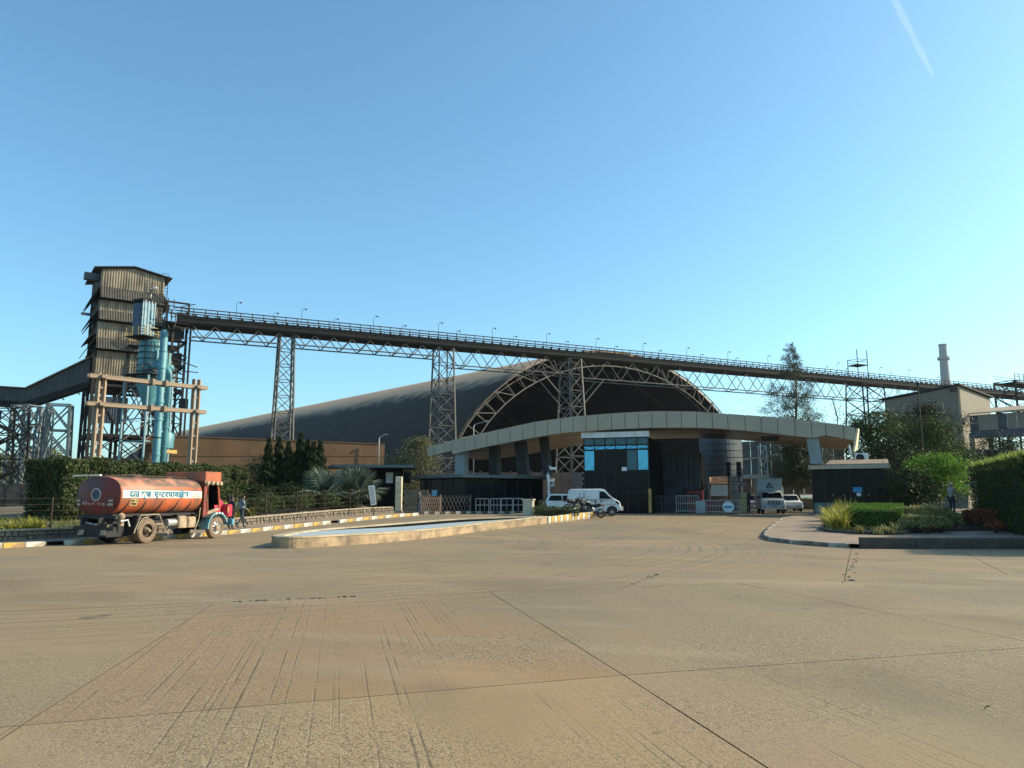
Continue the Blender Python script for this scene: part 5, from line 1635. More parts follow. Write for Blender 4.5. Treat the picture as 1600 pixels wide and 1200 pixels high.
for j, (a_, b_) in enumerate(((743, 764), (766, 782), (783, 801), (802, 818))):
    barricade(names[j], Vector((X(a_, 58.8, 790), 58.8 + j * 0.2, 0.72)), Vector((X(b_, 58.8, 790), 58.9 + j * 0.2, 0.72)), 1.12, m_galv, 'steel barricades before the gate house', 2 if j < 2 else 1, 1 if j < 2 else 2)
kerb('painted_kerb', 'shaded striped kerb under the folding gates of the gate house', [Vector((X(664, 56.2), 56.2)), Vector((X(745, 58.2), 58.2)), Vector((X(820, 58.6), 58.6))], 0.42, [m_kerbo, m_kerbd], h=0.2, w=0.15)

# stone pillar on the end of the basin
q0 = G(826, 807, 0.2)
pil = thing('stone_pillar', 'square pale stone pillar with a dark cap at the end of the basin', 'pillar', (q0.x, q0.y, gz(q0.y)), R(-12))
m_pil = M('pillar_stone', (0.62, 0.54, 0.38), 0.8, c2=(0.46, 0.40, 0.29), scale=2)
ph = Z(781.5, q0.y) - gz(q0.y)
MB().bevbox((0, 0, ph / 2), (0.62, 0.62, ph), 0.02).build('shaft', m_pil, pil)
MB().bevbox((0, 0, ph + 0.035), (0.76, 0.76, 0.07), 0.02).build('cap_slab', m_pil, pil)
MB().bevbox((0, 0, ph + 0.12), (0.6, 0.6, 0.1), 0.03).build('lamp_cap', m_dark, pil)
MB().box((0.315, 0.0, ph * 0.8), (0.015, 0.1, 0.22)).build('plate', m_blk, pil)

# white camera pole at the corner of the gate house roof
cpz = gs(858, 0.5)
cpole = thing('camera_pole', 'white pole with security camera at the gate house corner', 'camera pole', P(857.5, 785, 60.5))
base = cpole.location
MB().path([(0, 0, -0.5), (0, 0, 1.6), (-0.05, 0, 2.0), (-0.02, 0, 3.0)], [0.11, 0.11, 0.13, 0.11], 10).build('pole', m_white, cpole, smooth=True)
MB().path([(0, 0, 2.8), (0.4, -0.1, 2.62)], 0.05, 6).build('bracket', m_white, cpole)
MB().box((0.35, -0.1, 2.62), (0.55, 0.25, 0.2)).build('camera_housing', m_white, cpole)
MB().path([(0.1, 0, 1.75), (0.35, 0, 1.6), (0.4, 0, 1.35), (0.2, 0, 1.25)], 0.09, 8).build('dome_bracket', m_white, cpole, smooth=True)

# ------------------------------------------------------------ central glazed control building
s0, s1 = gs(912, 0.45), gs(1012.5, 0.45)
gb = thing('control_building', 'blue and black glazed control building with a white parapet under the canopy', 'building', gw(s0, 0.45, 0.7), GRZ)
wl_ = s1 - s0
m_gblue = bpy.data.materials.new('blue_glass'); m_gblue.use_nodes = True
b_ = m_gblue.node_tree.nodes['Principled BSDF']
b_.inputs['Base Color'].default_value = (0.075, 0.30, 0.50, 1); b_.inputs['Metallic'].default_value = 0.85; b_.inputs['Roughness'].default_value = 0.1
_n = m_gblue.node_tree.nodes.new('ShaderNodeTexNoise'); _n.inputs['Scale'].default_value = 1.3
_bp = m_gblue.node_tree.nodes.new('ShaderNodeBump'); _bp.inputs['Strength'].default_value = 0.18; _bp.inputs['Distance'].default_value = 0.12
m_gblue.node_tree.links.new(_n.outputs['Fac'], _bp.inputs['Height']); m_gblue.node_tree.links.new(_bp.outputs[0], b_.inputs['Normal'])
m_gteal = M('teal_band', (0.02, 0.115, 0.145), 0.25, c2=(0.015, 0.085, 0.11))
hz = lambda py: gzz(960, py, 0.45) - 0.7
MB().box((wl_ / 2, 4.2, hz(683) / 2), (wl_ - 0.2, 8, hz(683))).build('core', m_dark, gb)
zpb, zpt = hz(683.5), hz(674.8)
MB().bevbox((wl_ / 2 - 0.02, 0.1, (zpb + zpt) / 2), (wl_ + 0.3, 0.5, zpt - zpb), 0.02).build('parapet', m_white, gb)
NC = 6
rows = [(hz(695), hz(684), 'band'), (hz(702), hz(696), 'small'), (hz(735), hz(703.2), 'tall'), (hz(767), hz(737), 'low'), (0.0, hz(768.5), 'base')]
for (za, zb, kind_) in rows:
    for j in range(NC):
        x0_, x1_ = wl_ * (j + 0.03) / NC, wl_ * (j + 0.97) / NC
        if kind_ == 'band': mt = m_gteal
        elif kind_ == 'small': mt = m_gblue
        elif kind_ == 'tall': mt = m_gblue if j in (0, 5) else m_gteal if j == 4 else m_glassd
        else: mt = m_glassd
        a = random.uniform(-0.004, 0.004)
        MB().slab((x0_, 0.1 + a, za + 0.03), (x1_, 0.1 - a, za + 0.03), (x1_, 0.1 + a, zb - 0.03), (x0_, 0.1, zb - 0.03), 0.03).build('glass_pane', mt, gb)
for j in range(NC + 1):
    bar('mullion', (wl_ * j / NC, 0.08, 0), (wl_ * j / NC, 0.08, zpb), 0.07, m_blk, gb, world=False)
for (za, zb, kind_) in rows:
    bar('transom', (0, 0.08, zb), (wl_, 0.08, zb), 0.07, m_blk, gb, world=False)
for j in range(6):
    for (za, zb) in ((0, hz(737)), (hz(735), hz(684))):
        MB().slab((wl_ + 0.02, 0.2 + j * 1.3, za), (wl_ + 0.02, 1.44 + j * 1.3, za), (wl_ + 0.02, 1.44 + j * 1.3, zb - 0.1), (wl_ + 0.02, 0.2 + j * 1.3, zb - 0.1), 0.04).build('side_pane', m_dark, gb)
MB().box((wl_ * 0.63, 0.02, hz(733)), (0.4, 0.05, 0.3)).build('lit_notice', m_white, gb)
MB().box((wl_ * 0.14, 0.3, 2.3), (0.12, 0.3, 1.4)).build('shelf_unit', m_lat, gb)
# dark hall behind it, its cladding colour standing in for deep shade
hall = thing('shade_hall', 'deep dark clad hall in the shade behind the control building', 'building', gw(gs(1013, 9), 9, 0.7), GRZ)
hw = gs(1092, 9) - gs(1013, 9)
for j in range(9):
    MB().box((hw * (j + 0.5) / 9, 0.3 + 0.08 * (j % 2), 2.6), (hw / 9 - 0.03, 0.25, 5.2)).build('cladding_panel', m_cld, hall)
MB().box((hw / 2, 3.0, 2.6), (hw, 5, 5.15)).build('core', m_dark, hall)
# rounded, ribbed grey shell behind the entrance
shell = thing('ribbed_shell', 'curved grey ribbed shell building behind the entrance hall', 'building', gw(gs(1124, 15), 15, 0.7), GRZ)
sw_ = gs(1156, 15) - gs(1089, 15)
m_rib = M('shell_rib', (0.10, 0.12, 0.125), 0.6, c2=(0.075, 0.09, 0.095), scale=1)
hsh = gzz(1120, 672, 15) - 0.7
for j in range(12):
    z0_, z1_ = hsh * j / 12, hsh * (j + 1) / 12 - 0.04
    k = MB()
    m_ = 12
    bulge = lambda x: 1.6 - 1.6 * math.cos(x * 1.5)
    for z in (z0_, z1_):
        for i in range(m_ + 1):
            x = -1 + 2 * i / m_
            k.v.append((x * sw_ / 2 * (1 + 0.03 * z / hsh), bulge(x) + 0.05 * (z == z1_) , z))
    for z in (z0_, z1_):
        for i in range(m_ + 1):
            x = -1 + 2 * i / m_
            k.v.append((x * sw_ / 2, bulge(x) + 0.3, z))
    n = m_ + 1
    for i in range(m_):
        k.f += [(i, i + 1, n + i + 1, n + i), (n + i, n + i + 1, 3 * n + i + 1, 3 * n + i), (2 * n + i + 1, 2 * n + i, 3 * n + i, 3 * n + i + 1), (i + 1, i, 2 * n + i, 2 * n + i + 1)]
    k.mi = [0] * len(k.f)
    k.build('rib_course', m_rib, shell)

# grey workshop behind, with a tan eaves board, seen beneath the canopy
wk = thing('workshop', 'grey sheeted workshop with a brown base and pale eaves seen beneath the canopy', 'building', gw(gs(1156, 34), 34, 0.7), GRZ)
ww = gs(1320, 34) - gs(1156, 34)
m_wk = M('workshop_sheet', (0.11, 0.11, 0.105), 0.7, c2=(0.085, 0.086, 0.083), scale=0.4)
m_wkb = M('workshop_base', (0.22, 0.135, 0.09), 0.8, c2=(0.15, 0.09, 0.06), scale=0.8)
zk = lambda py: gzz(1200, py, 34) - 0.7
for j in range(10):
    MB().box((ww * (j + 0.5) / 10, 0, zk(773) / 2 + zk(746) / 2), (ww / 10 - 0.03, 0.2, zk(746) - zk(773))).build('base_panel', m_wkb, wk)
    MB().box((ww * (j + 0.5) / 10, 1.4, (zk(745) + zk(688)) / 2), (ww / 10 - 0.03, 0.2, zk(688) - zk(745))).build('wall_sheet', m_wk, wk)
MB().slab((-0.3, -0.5, zk(748)), (ww, -0.5, zk(750)), (ww, 1.3, zk(744)), (-0.3, 1.3, zk(742)), -0.15).build('eaves_board', m_cop, wk)
bar('gable_rail', (0, 1.2, zk(717)), (ww * 0.45, 1.2, zk(709)), 0.25, m_cop, wk, world=False)
MB().box((ww / 2, 4, zk(773) / 2 - 0.5), (ww, 7, zk(773))).build('plinth', m_wkb, wk)
# lattice lamp mast
mst = frame_tower('lattice_mast', 'white lattice lamp mast behind the pickup truck', gw(gs(1191, 22), 22, 0.7), GRZ, 1.0, 1.0, gzz(1191, 697, 22) - 0.7, 1.3, m_galv, 0.09, 'mast')

# kiosk with brown gable roof and white sheet
kio = thing('kiosk', 'small hut with a rusty brown roof and a white sheet hung across its front', 'hut', gw(gs(1104, 10), 10, 0.7), GRZ)
kw = gs(1137, 10) - gs(1104, 10); kz = lambda py: gzz(1120, py, 10) - 0.7
MB().box((kw / 2, 1.1, kz(757) / 2), (kw * 0.92, 2.0, kz(757))).build('wall', m_wkb, kio)
MB().slab((0.15, -0.25, kz(757)), (kw, -0.25, kz(757)), (kw - 0.1, 1.1, kz(745)), (0.25, 1.1, kz(745)), -0.06).build('roof_sheet', m_patch, kio)
MB().slab((kw, 2.4, kz(757)), (0.15, 2.4, kz(757)), (0.25, 1.12, kz(745)), (kw - 0.1, 1.12, kz(745)), -0.06).build('roof_sheet', m_patch, kio)
MB().slab((0.15, -0.2, kz(775)), (kw * 0.92, -0.2, kz(775)), (kw * 0.9, -0.12, kz(757.5)), (0.3, -0.12, kz(757.5)), 0.04).build('white_sheet', m_white, kio)
MB().box((0.12, 0.9, kz(765)), (0.15, 2.0, 2.2)).build('side_board', m_gtan, kio)
# red cabin and red drums
m_red = M('red_paint', (0.33, 0.025, 0.03), 0.5, c2=(0.22, 0.02, 0.02), scale=2)
cab = thing('red_cabin', 'dark red steel cabin half hidden by railings left of the kiosk', 'cabin', gw(gs(1070, 8.0), 8.0, 0.7), GRZ)
cw = gs(1095, 8) - gs(1070, 8)
MB().bevbox((cw / 2, 0.6, 0.95), (cw, 1.2, 1.9), 0.04).build('body', m_red, cab)
MB().box((cw / 2, -0.02, 1.3), (cw * 0.5, 0.05, 0.5)).build('window', m_glassd, cab)
MB().box((cw / 2, 0.6, 1.94), (cw + 0.2, 1.5, 0.07)).build('roof', m_steel, cab)
rb = thing('road_barrier', 'red and white plastic road barrier behind the railings', 'barrier', gw(gs(1084, 5), 5, 0.7), GRZ)
bw_ = gs(1109, 5) - gs(1084, 5)
for j in range(5):
    MB().prism_y([(bw_ * j / 5 + 0.01, 0), (bw_ * (j + 1) / 5 - 0.01, 0), (bw_ * (j + 1) / 5 - 0.01, 0.95), (bw_ * j / 5 + 0.01, 0.95)], -0.2 + 0.002 * j, 0.2).build('barrier_block', m_red if j > 2 else m_white, rb)
# barricades and railings right of the control building
lb = ['dark barricade standing directly right of the control building', 'barricade with upright bars in front of the red cabin', 'long low barricade left of the round sign', 'barricade that carries the round sign']
for j, (a_, b_, d_) in enumerate(((1017, 1033, 3.5), (1034, 1054, 3.0), (1056, 1092, 2.4), (1094, 1158, 1.6))):
    barricade(lb[j], gw(gs(a_, d_, 790), d_, 0.72), gw(gs(b_, d_, 790), d_, 0.72), 1.35 if j < 3 else 1.0, m_lat if j < 2 else m_galv, 'barricades right of the control building', 5 if j < 2 else 9 if j == 2 else 12, 1)
kp = thing('yellow_post', 'square yellow post at the right edge of the control building', 'post', gw(gs(1013.5, 0.2), 0.2, 0.7), GRZ)
MB().bevbox((0, 0, 0.95), (0.22, 0.22, 1.9), 0.02).build('shaft', m_kerby, kp); MB().box((0, 0, 0.03), (0.4, 0.4, 0.06)).build('base_plate', m_steel, kp)
rs_ = thing('round_sign', 'round white sign with a blue band on the barricade', 'sign', gw(gs(1134, 1.5), 1.5, 0.0), GRZ)
rs_.location.z = gzz(1134, 792, 1.5)
MB().lathe([(0.05, 0.03), (0.42, 0.03), (0.42, 0.0), (0.05, 0.0)], axis='y', n=28).build('disc', m_white, rs_)
MB().box((0, -0.012, 0), (0.6, 0.02, 0.16)).build('band', m_blue_sign, rs_)
for px_, lb_ in ((1136.5, 'dark traffic signal on a thin pole left of the yellow lane post'), (1153, 'dark traffic signal directly above the yellow lane post')):
    ts = thing('traffic_signal', lb_, 'traffic signal', gw(gs(px_, 2.2), 2.2, 0.72), GRZ)
    hh = gzz(px_, 722, 2.2) - 0.72
    MB().tube((0, 0, 0), (0, 0, hh), 0.06, n=8).build('pole', m_steel, ts)
    MB().bevbox((0, -0.05, hh - 0.55), (0.36, 0.3, 1.15), 0.03).build('signal_housing', m_blk, ts)
    for q in range(3):
        MB().lathe([(0.12, 0), (0.12, -0.1), (0.09, -0.02)], (0, -0.2, hh - 0.2 - 0.35 * q), 'y', 12).build('lens', m_dark, ts)
    MB().tube((-0.3, 0, hh - 1.5), (0.35, 0, hh - 1.5), 0.03).build('cross_arm', m_steel, ts)
lp_ = thing('lane_post', 'thick yellowish lane control post beside the standing guard', 'post', gw(gs(1158, 1.8), 1.8, 0.72), GRZ)
MB().bevbox((0, 0, 0.8), (0.5, 0.45, 1.6), 0.04).build('cabinet', M('olive_paint', (0.26, 0.22, 0.09), 0.6, c2=(0.16, 0.14, 0.07), scale=3), lp_)
MB().tube((0.1, 0, 1.6), (0.1, 0, 2.6), 0.07).build('mast', m_rust, lp_)
MB().box((0, -0.1, 2.2), (0.5, 0.2, 0.3)).build('reader_box', m_lat, lp_)

# ------------------------------------------------------------ right guard booth
s0, s1 = gs(1266, -3.0), gs(1381, -3.0)
rbh = thing('guard_booth', 'dark glazed guard booth with a pale flat roof edge at the right of the entrance', 'booth', gw(s0, -3.0, 0.7), GRZ - R(5))
bwid = (s1 - s0) * 1.02
yb_ = gw(s0, -3).y
zrb, zrt = Z(735, yb_) - 0.7, Z(729, yb_) - 0.7
MB().bevbox((bwid / 2, 2.2, (zrb + zrt) / 2 + 0.06), (bwid + 0.35, 5.2, zrt - zrb + 0.02), 0.02).build('roof_slab', m_roofe, rbh)
for j in range(7):
    x = (bwid + 0.35) * j / 7 - 0.175
    MB().box((x + (bwid + 0.35) / 14, -0.43, (zrb + zrt) / 2 + 0.06), ((bwid + 0.35) / 7 - 0.03, 0.05, zrt - zrb)).build('fascia_panel', m_fas, rbh)
MB().slab((0.9, -0.2, zrt + 0.08), (bwid + 0.1, -0.3, zrt + 0.08), (bwid + 0.1, 1.2, zrt + 0.42), (1.2, 1.2, zrt + 0.42), -0.05).build('roof_sheet', m_pave, rbh)
NPN = 6
for j in range(NPN):
    x0_, x1_ = bwid * (j + 0.02) / NPN, bwid * (j + 0.98) / NPN
    MB().slab((x0_, 0.06, 0.9), (x1_, 0.06, 0.9), (x1_, 0.06, zrb - 0.75), (x0_, 0.06, zrb - 0.75), 0.03).build('window_pane', m_glassd, rbh)
    MB().slab((x0_, 0.06, zrb - 0.7), (x1_, 0.06, zrb - 0.7), (x1_, 0.06, zrb - 0.03), (x0_, 0.06, zrb - 0.03), 0.03).build('top_pane', m_glassd, rbh)
    MB().slab((x0_, 0.03, 0), (x1_, 0.03, 0), (x1_, 0.03, 0.86), (x0_, 0.03, 0.86), 0.06).build('base_panel', m_gal if j > 1 else m_gteal, rbh)
for j in range(NPN + 1):
    bar('mullion', (bwid * j / NPN, 0.04, 0), (bwid * j / NPN, 0.04, zrb), 0.08, m_steel, rbh, world=False)
MB().box((bwid / 2, 2.3, zrb / 2), (bwid - 0.05, 4.2, zrb - 0.02)).build('core', m_dark, rbh)
MB().box((bwid * 0.545 + 0.24, 0.0, 1.72), (0.56, 0.03, 0.34)).build('blue_notice', m_blue_sign, rbh)
MB().box((bwid * 0.545 + 0.31, 0.0, 1.4), (0.26, 0.03, 0.22)).build('white_notice', m_white, rbh)
for f in (0.27, 0.42, 0.74):
    MB().lathe([(0.01, -0.02), (0.07, -0.02), (0.07, 0.02), (0.01, 0.02)], (bwid * f, -0.01, 1.35), 'y', 10).build('speaking_hole', m_lat, rbh)
ac = thing('air_conditioner', 'white air conditioner unit on the roof of the guard booth', 'air conditioner', gw(gs(1345, -1.2), -1.2, 0), GRZ)
ac.location.z = 0.7 + zrt + 0.3
ax = 0.85
MB().bevbox((0, 0, 0.33), (ax, 0.35, 0.62), 0.02).build('casing', m_white, ac)
MB().lathe([(0.02, 0), (0.25, 0), (0.27, -0.02), (0.27, 0.02)], (-0.1, -0.19, 0.33), 'y', 20).build('fan_grille', m_blk, ac)
for q in (-0.3, 0.3):
    block('foot', (q, 0, -0.15), (0.08, 0.3, 0.18), m_steel, ac)
pp_ = thing('roof_pole', 'thin pale pole on the guard booth roof beside the canopy end', 'pole', gw(gs(1330, -1.0), -1.0, 0), 0)
pp_.location.z = 0.7 + zrt
MB().tube((0, 0, 0), (-0.12, 0, Z(695, gw(gs(1330, -1), -1).y) - 0.7 - zrt), 0.05).build('shaft', m_white, pp_)
MB().box((0, 0, 0.02), (0.2, 0.2, 0.04)).build('base_plate', m_white, pp_)

# long dark wall added to cover the sunlit ground beyond the gate house
bwl = thing('cover_wall', 'long dark brown boundary wall seen between the canopy columns', 'wall', (X(655, 92, 740), 92, 0.7))
nbw = 16
for j in range(nbw):
    xx0, xx1 = X(655 + 255 * j / nbw, 92, 740), X(655 + 255 * (j + 1) / nbw, 92, 740)
    MB().box(((xx0 + xx1) / 2 - bwl.location.x, 0, 2.0), (xx1 - xx0 - 0.04, 0.2, 4.6)).build('wall_panel', m_wkb if j % 5 else m_wk, bwl)
    bar('wall_post', (xx0 - bwl.location.x, -0.12, 0), (xx0 - bwl.location.x, -0.12, 4.5), 0.2, m_lat, bwl, world=False)

# flat shelter and cream pillar behind the fan palms
sh = thing('flat_shelter', 'dark thin flat roofed shelter behind the fan palms', 'shelter', (X(570, 64, 740), 64, 0.7))
sl_, sr_ = X(500, 64, 730) - sh.location.x, X(648, 64, 735) - sh.location.x
zs_ = Z(731, 64) - 0.7
MB().prism([(sl_, 2.5), (sl_ + 1.4, -1.2), (sr_, -0.6), (sr_ - 0.4, 3.5)], zs_, zs_ + 0.22).build('roof', m_steel, sh)
MB().beam((sl_ + 1.4, -1.23, zs_ + 0.1), (sr_, -0.63, zs_ + 0.1), 0.06, 0.22).build('roof_edge', m_roofe, sh)
for x in (sl_ + 2.4, (sl_ + sr_) / 2, sr_ - 1.2):
    bar('post', (x, 0.2, -0.2), (x, 0.2, zs_), 0.16, m_dark, sh, world=False)
MB().box(((sl_ + sr_) / 2, 2.2, zs_ / 2), (sr_ - sl_ - 2.6, 0.2, zs_)).build('back_wall', m_dark, sh)
for j in range(3):
    MB().box((sr_ - 2.4 + j * 0.75, 2.05, zs_ - 0.75), (0.6, 0.06, 0.9)).build('window', m_glassd if j else m_white, sh)
crp = thing('cream_pillar', 'tall cream rendered pillar at the end of the rubble wall', 'pillar', P(622.5, 800, 56.5))
crp.location.z = gz(56.5)
MB().bevbox((0, 0, Z(748, 56.5) / 2 - 0.3), (0.46, 0.46, Z(748, 56.5) - 0.5), 0.02).build('shaft', m_cream, crp)
MB().box((0, 0, 0.1), (0.56, 0.56, 0.3)).build('base', m_cop, crp)
wb = thing('garden_wall', 'brown brick garden wall between the cream pillar and the gate house', 'wall', P(628, 800, 59.5))
wb.location.z = 0.5
for j in range(6):
    for r_ in range(7):
        MB().box((0.16 + j * 0.33 + (0.16 if r_ % 2 else 0), 0.02 * random.random(), 0.25 + r_ * 0.27), (0.31, 0.25, 0.25)).build('block_stone', m_stone, wb)

# white notice board that leans over the fence
nb_ = Vector((X(581, 50.5, 790), 50.5, gz(50.5) + 0.5))
sgn = thing('leaning_notice', 'white printed notice board leaning left above the wire fence', 'sign', nb_)
kx = lambda px, py: P(px, py, 50.5) - nb_
pts_ = [kx(579.5, 790), kx(588, 788.5), kx(585, 758), kx(575, 759)]
MB().slab(*pts_, 0.04).build('board', m_white, sgn)
m_print = M('grey_print', (0.30, 0.24, 0.20), 0.7)
for j in range(11):
    f0, f1 = 0.08 + j * 0.08, 0.105 + j * 0.08
    a_, b_ = pts_[0].lerp(pts_[3], f0), pts_[1].lerp(pts_[2], f0)
    c_, d_ = pts_[1].lerp(pts_[2], f1), pts_[0].lerp(pts_[3], f1)
    w0, w1 = random.uniform(0.06, 0.15), random.uniform(0.7, 0.92)
    o_ = Vector((0, -0.006, 0))
    MB().slab(a_.lerp(b_, w0) + o_, a_.lerp(b_, w1) + o_, d_.lerp(c_, w1) + o_, d_.lerp(c_, w0) + o_, 0.004).build('text_line', m_print, sgn)
bar('stake', pts_[0].lerp(pts_[1], 0.5) + Vector((0.05, 0.05, -1.0)), pts_[3].lerp(pts_[2], 0.5) + Vector((0, 0.05, -0.3)), 0.06, m_rust, sgn, world=False)

# ------------------------------------------------------------ orange water tanker
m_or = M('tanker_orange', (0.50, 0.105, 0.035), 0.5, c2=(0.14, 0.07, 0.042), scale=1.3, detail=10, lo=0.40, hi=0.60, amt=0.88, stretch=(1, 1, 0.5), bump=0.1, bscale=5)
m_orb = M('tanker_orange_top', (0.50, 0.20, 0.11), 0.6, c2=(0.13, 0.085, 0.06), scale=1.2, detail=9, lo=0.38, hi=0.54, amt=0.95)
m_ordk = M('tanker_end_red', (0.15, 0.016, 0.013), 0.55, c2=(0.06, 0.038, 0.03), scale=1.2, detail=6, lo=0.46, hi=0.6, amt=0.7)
m_strp = M('cream_stripe', (0.80, 0.74, 0.58), 0.6, c2=(0.55, 0.45, 0.33), scale=3, lo=0.55, hi=0.7)
m_pink = M('bonnet_red', (0.50, 0.025, 0.06), 0.4, c2=(0.33, 0.03, 0.045), scale=2)
m_cyan = M('guard_blue', (0.10, 0.36, 0.46), 0.5, c2=(0.25, 0.33, 0.33), scale=3)
m_let = M('blue_lettering', (0.02, 0.19, 0.33), 0.6)
m_ltn = M('tan_dusty_metal', (0.42, 0.31, 0.20), 0.8, c2=(0.25, 0.17, 0.11), scale=3)
TP = G(229, 849)
TRK = R(90 - 18)
tk = thing('water_tanker', 'old dusty orange water tanker truck with red bonnet parked along the striped kerb', 'tanker truck', (TP.x, TP.y, 0.0), TRK)
# local frame: x forward, y left, origin on the ground below the outer face of the right rear wheel
YC = 1.06                                                 # middle of the truck
HW, ZC, HZ = 1.1, 1.88, 0.76
def sect(a, k=1.0):
    c, s_ = math.cos(a), math.sin(a)
    e = 2 / 2.7
    return (YC + k * HW * math.copysign(abs(c) ** e, c), ZC + k * HZ * math.copysign(abs(s_) ** e, s_))
def skin_y(z, off=0.0):
    """right-hand flank of the tank at height z"""
    u = min(0.999, abs((z - ZC) / HZ))
    return YC - HW * (1 - u ** 2.7) ** (1 / 2.7) - off
XT0, XT1 = -1.5, 3.12
NA = 48
def tank_rings(xs_, ks, a0, a1, n):
    k = MB()
    for x, q in zip(xs_, ks):
        for i in range(n + 1):
            y, z = sect(a0 + (a1 - a0) * i / n, q)
            k.v.append((x, y, z))
    for r_ in range(len(xs_) - 1):
        for i in range(n):
            k.f.append((r_ * (n + 1) + i, r_ * (n + 1) + i + 1, (r_ + 1) * (n + 1) + i + 1, (r_ + 1) * (n + 1) + i))
    k.mi = [0] * len(k.f)
    return k
ztop = math.asin(min(1, (0.30 / HZ)))
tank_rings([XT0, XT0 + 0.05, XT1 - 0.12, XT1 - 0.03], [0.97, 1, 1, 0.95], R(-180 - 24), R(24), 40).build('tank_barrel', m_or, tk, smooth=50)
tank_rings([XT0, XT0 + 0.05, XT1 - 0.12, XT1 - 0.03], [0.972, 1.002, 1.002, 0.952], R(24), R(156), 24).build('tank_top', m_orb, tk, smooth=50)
def endcap(x0, sgn, mat, nm):
    k = MB()
    lv = [(0.97, 0), (0.9, 0.03), (0.6, 0.10), (0.3, 0.14)]
    for q, d in lv:
        for i in range(NA):
            y, z = sect(2 * math.pi * i / NA, q)
            k.v.append((x0 + sgn * d, y, z))
    k.v.append((x0 + sgn * 0.15, YC, ZC))
    for r_ in range(3):
        for i in range(NA):
            k.f.append((r_ * NA + i, r_ * NA + (i + 1) % NA, (r_ + 1) * NA + (i + 1) % NA, (r_ + 1) * NA + i))
    for i in range(NA):
        k.f.append((3 * NA + i, 3 * NA + (i + 1) % NA, 4 * NA))
    k.mi = [0] * len(k.f)
    return k.build(nm, mat, tk, smooth=50)
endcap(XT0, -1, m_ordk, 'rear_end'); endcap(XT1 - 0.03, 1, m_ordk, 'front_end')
# stripe that follows the flank
for side in (1,):
    k = MB(); zs__ = [1.80 + 0.30 * i / 6 for i in range(7)]
    for x in (XT0 + 0.06, XT1 - 0.13):
        k.v += [(x, skin_y(z, 0.006), z) for z in zs__]
    k.f = [(i, i + 1, 7 + i + 1, 7 + i) for i in range(6)]; k.mi = [0] * 6
    k.build('stripe', m_strp, tk, smooth=True)
# lettering: each syllable set from its glyphs and laid on the flank
def glyph(s, size):
    cu = bpy.data.curves.new('lettering', 'FONT'); cu.body = s; cu.size = size; cu.offset = 0.010 * size / 0.3; cu.resolution_u = 3
    o = bpy.data.objects.new('lettering', cu); COL.objects.link(o)
    bpy.context.view_layer.update()
    me = bpy.data.meshes.new_from_object(o.evaluated_get(bpy.context.evaluated_depsgraph_get()))
    bpy.data.objects.remove(o)
    bm = bmesh.new(); bm.from_mesh(me); bpy.data.meshes.remove(me)
    return bm
def half(bm):
    """half form of a letter: its upright is cut away"""
    x1 = max(v.co.x for v in bm.verts); x0 = min(v.co.x for v in bm.verts)
    bmesh.ops.bisect_plane(bm, geom=bm.verts[:] + bm.edges[:] + bm.faces[:], plane_co=(x0 + (x1 - x0) * 0.66, 0, 0), plane_no=(1, 0, 0), clear_outer=True)
    return bm
def word(cl, size):
    """list of clusters -> (verts, faces, width); 'h' before a letter asks for its half form, 'r' after it adds the slanting ra stroke"""
    V, F, x = [], [], 0.0
    for c in cl:
        if c == ' ':
            x += size * 0.3; continue
        hf_ = c.startswith('h'); ra = c.endswith('r'); c = c.strip('hr')
        bm = glyph(c, size)
        if hf_: half(bm)
        x0 = min(v.co.x for v in bm.verts); x1 = max(v.co.x for v in bm.verts)
        if len(c) > 1:
            b2 = glyph(c[0], size); x1 = max(x1 if c[1] in 'ा' else 0, max(v.co.x for v in b2.verts)); b2.free()
        n = len(V)
        bm.verts.ensure_lookup_table()
        for i, v in enumerate(bm.verts): v.index = i
        V += [(v.co.x - x0 + x, v.co.y) for v in bm.verts]
        F += [tuple(n + v.index for v in f.verts) for f in bm.faces]
        if ra:
            n = len(V); w = x1 - x0
            V += [(x + w * 0.80, size * 0.10), (x + w * 0.80, size * 0.19), (x + w * 0.42, size * 0.03), (x + w * 0.42, -size * 0.06)]
            F.append((n, n + 1, n + 2, n + 3))
        bm.free()
        x += (x1 - x0) - size * 0.012
    return V, F, x
def lay(nm, cl, size, x0, width, zbase, mat, place, parent=tk):
    V, F, w = word(cl, size)
    f = width / w
    k = MB(); k.v = [place(x0 + vx * f, zbase + vy) for vx, vy in V]; k.f = F; k.mi = [0] * len(F)
    return k.build(nm, mat, parent)
onside = lambda x, z: (x, skin_y(z, 0.03), z)
lay('lettering', ['द', 'hत', 'त', ' ', 'कृ', 'पा', ' '], 0.33, XT0 + 0.40, 1.2, 1.852, m_let, onside)
lay('lettering', ['ए', 'hन', 'ट', 'र', 'पr', 'ा', 'य', 'झे', 'स'], 0.33, XT0 + 1.68, 1.98, 1.852, m_let, onside)
for i, (a_, b_) in enumerate(((0.25, 0.6), (0.12, 0.85), (0.05, 0.95))):
    z = 2.04 - i * 0.085
    MB().box(((XT1 - 0.75 + (a_ + b_) / 2 * 0.6), skin_y(z, 0.012), z), ((b_ - a_) * 0.6, 0.004, 0.028)).build('small_lettering', m_print, tk)
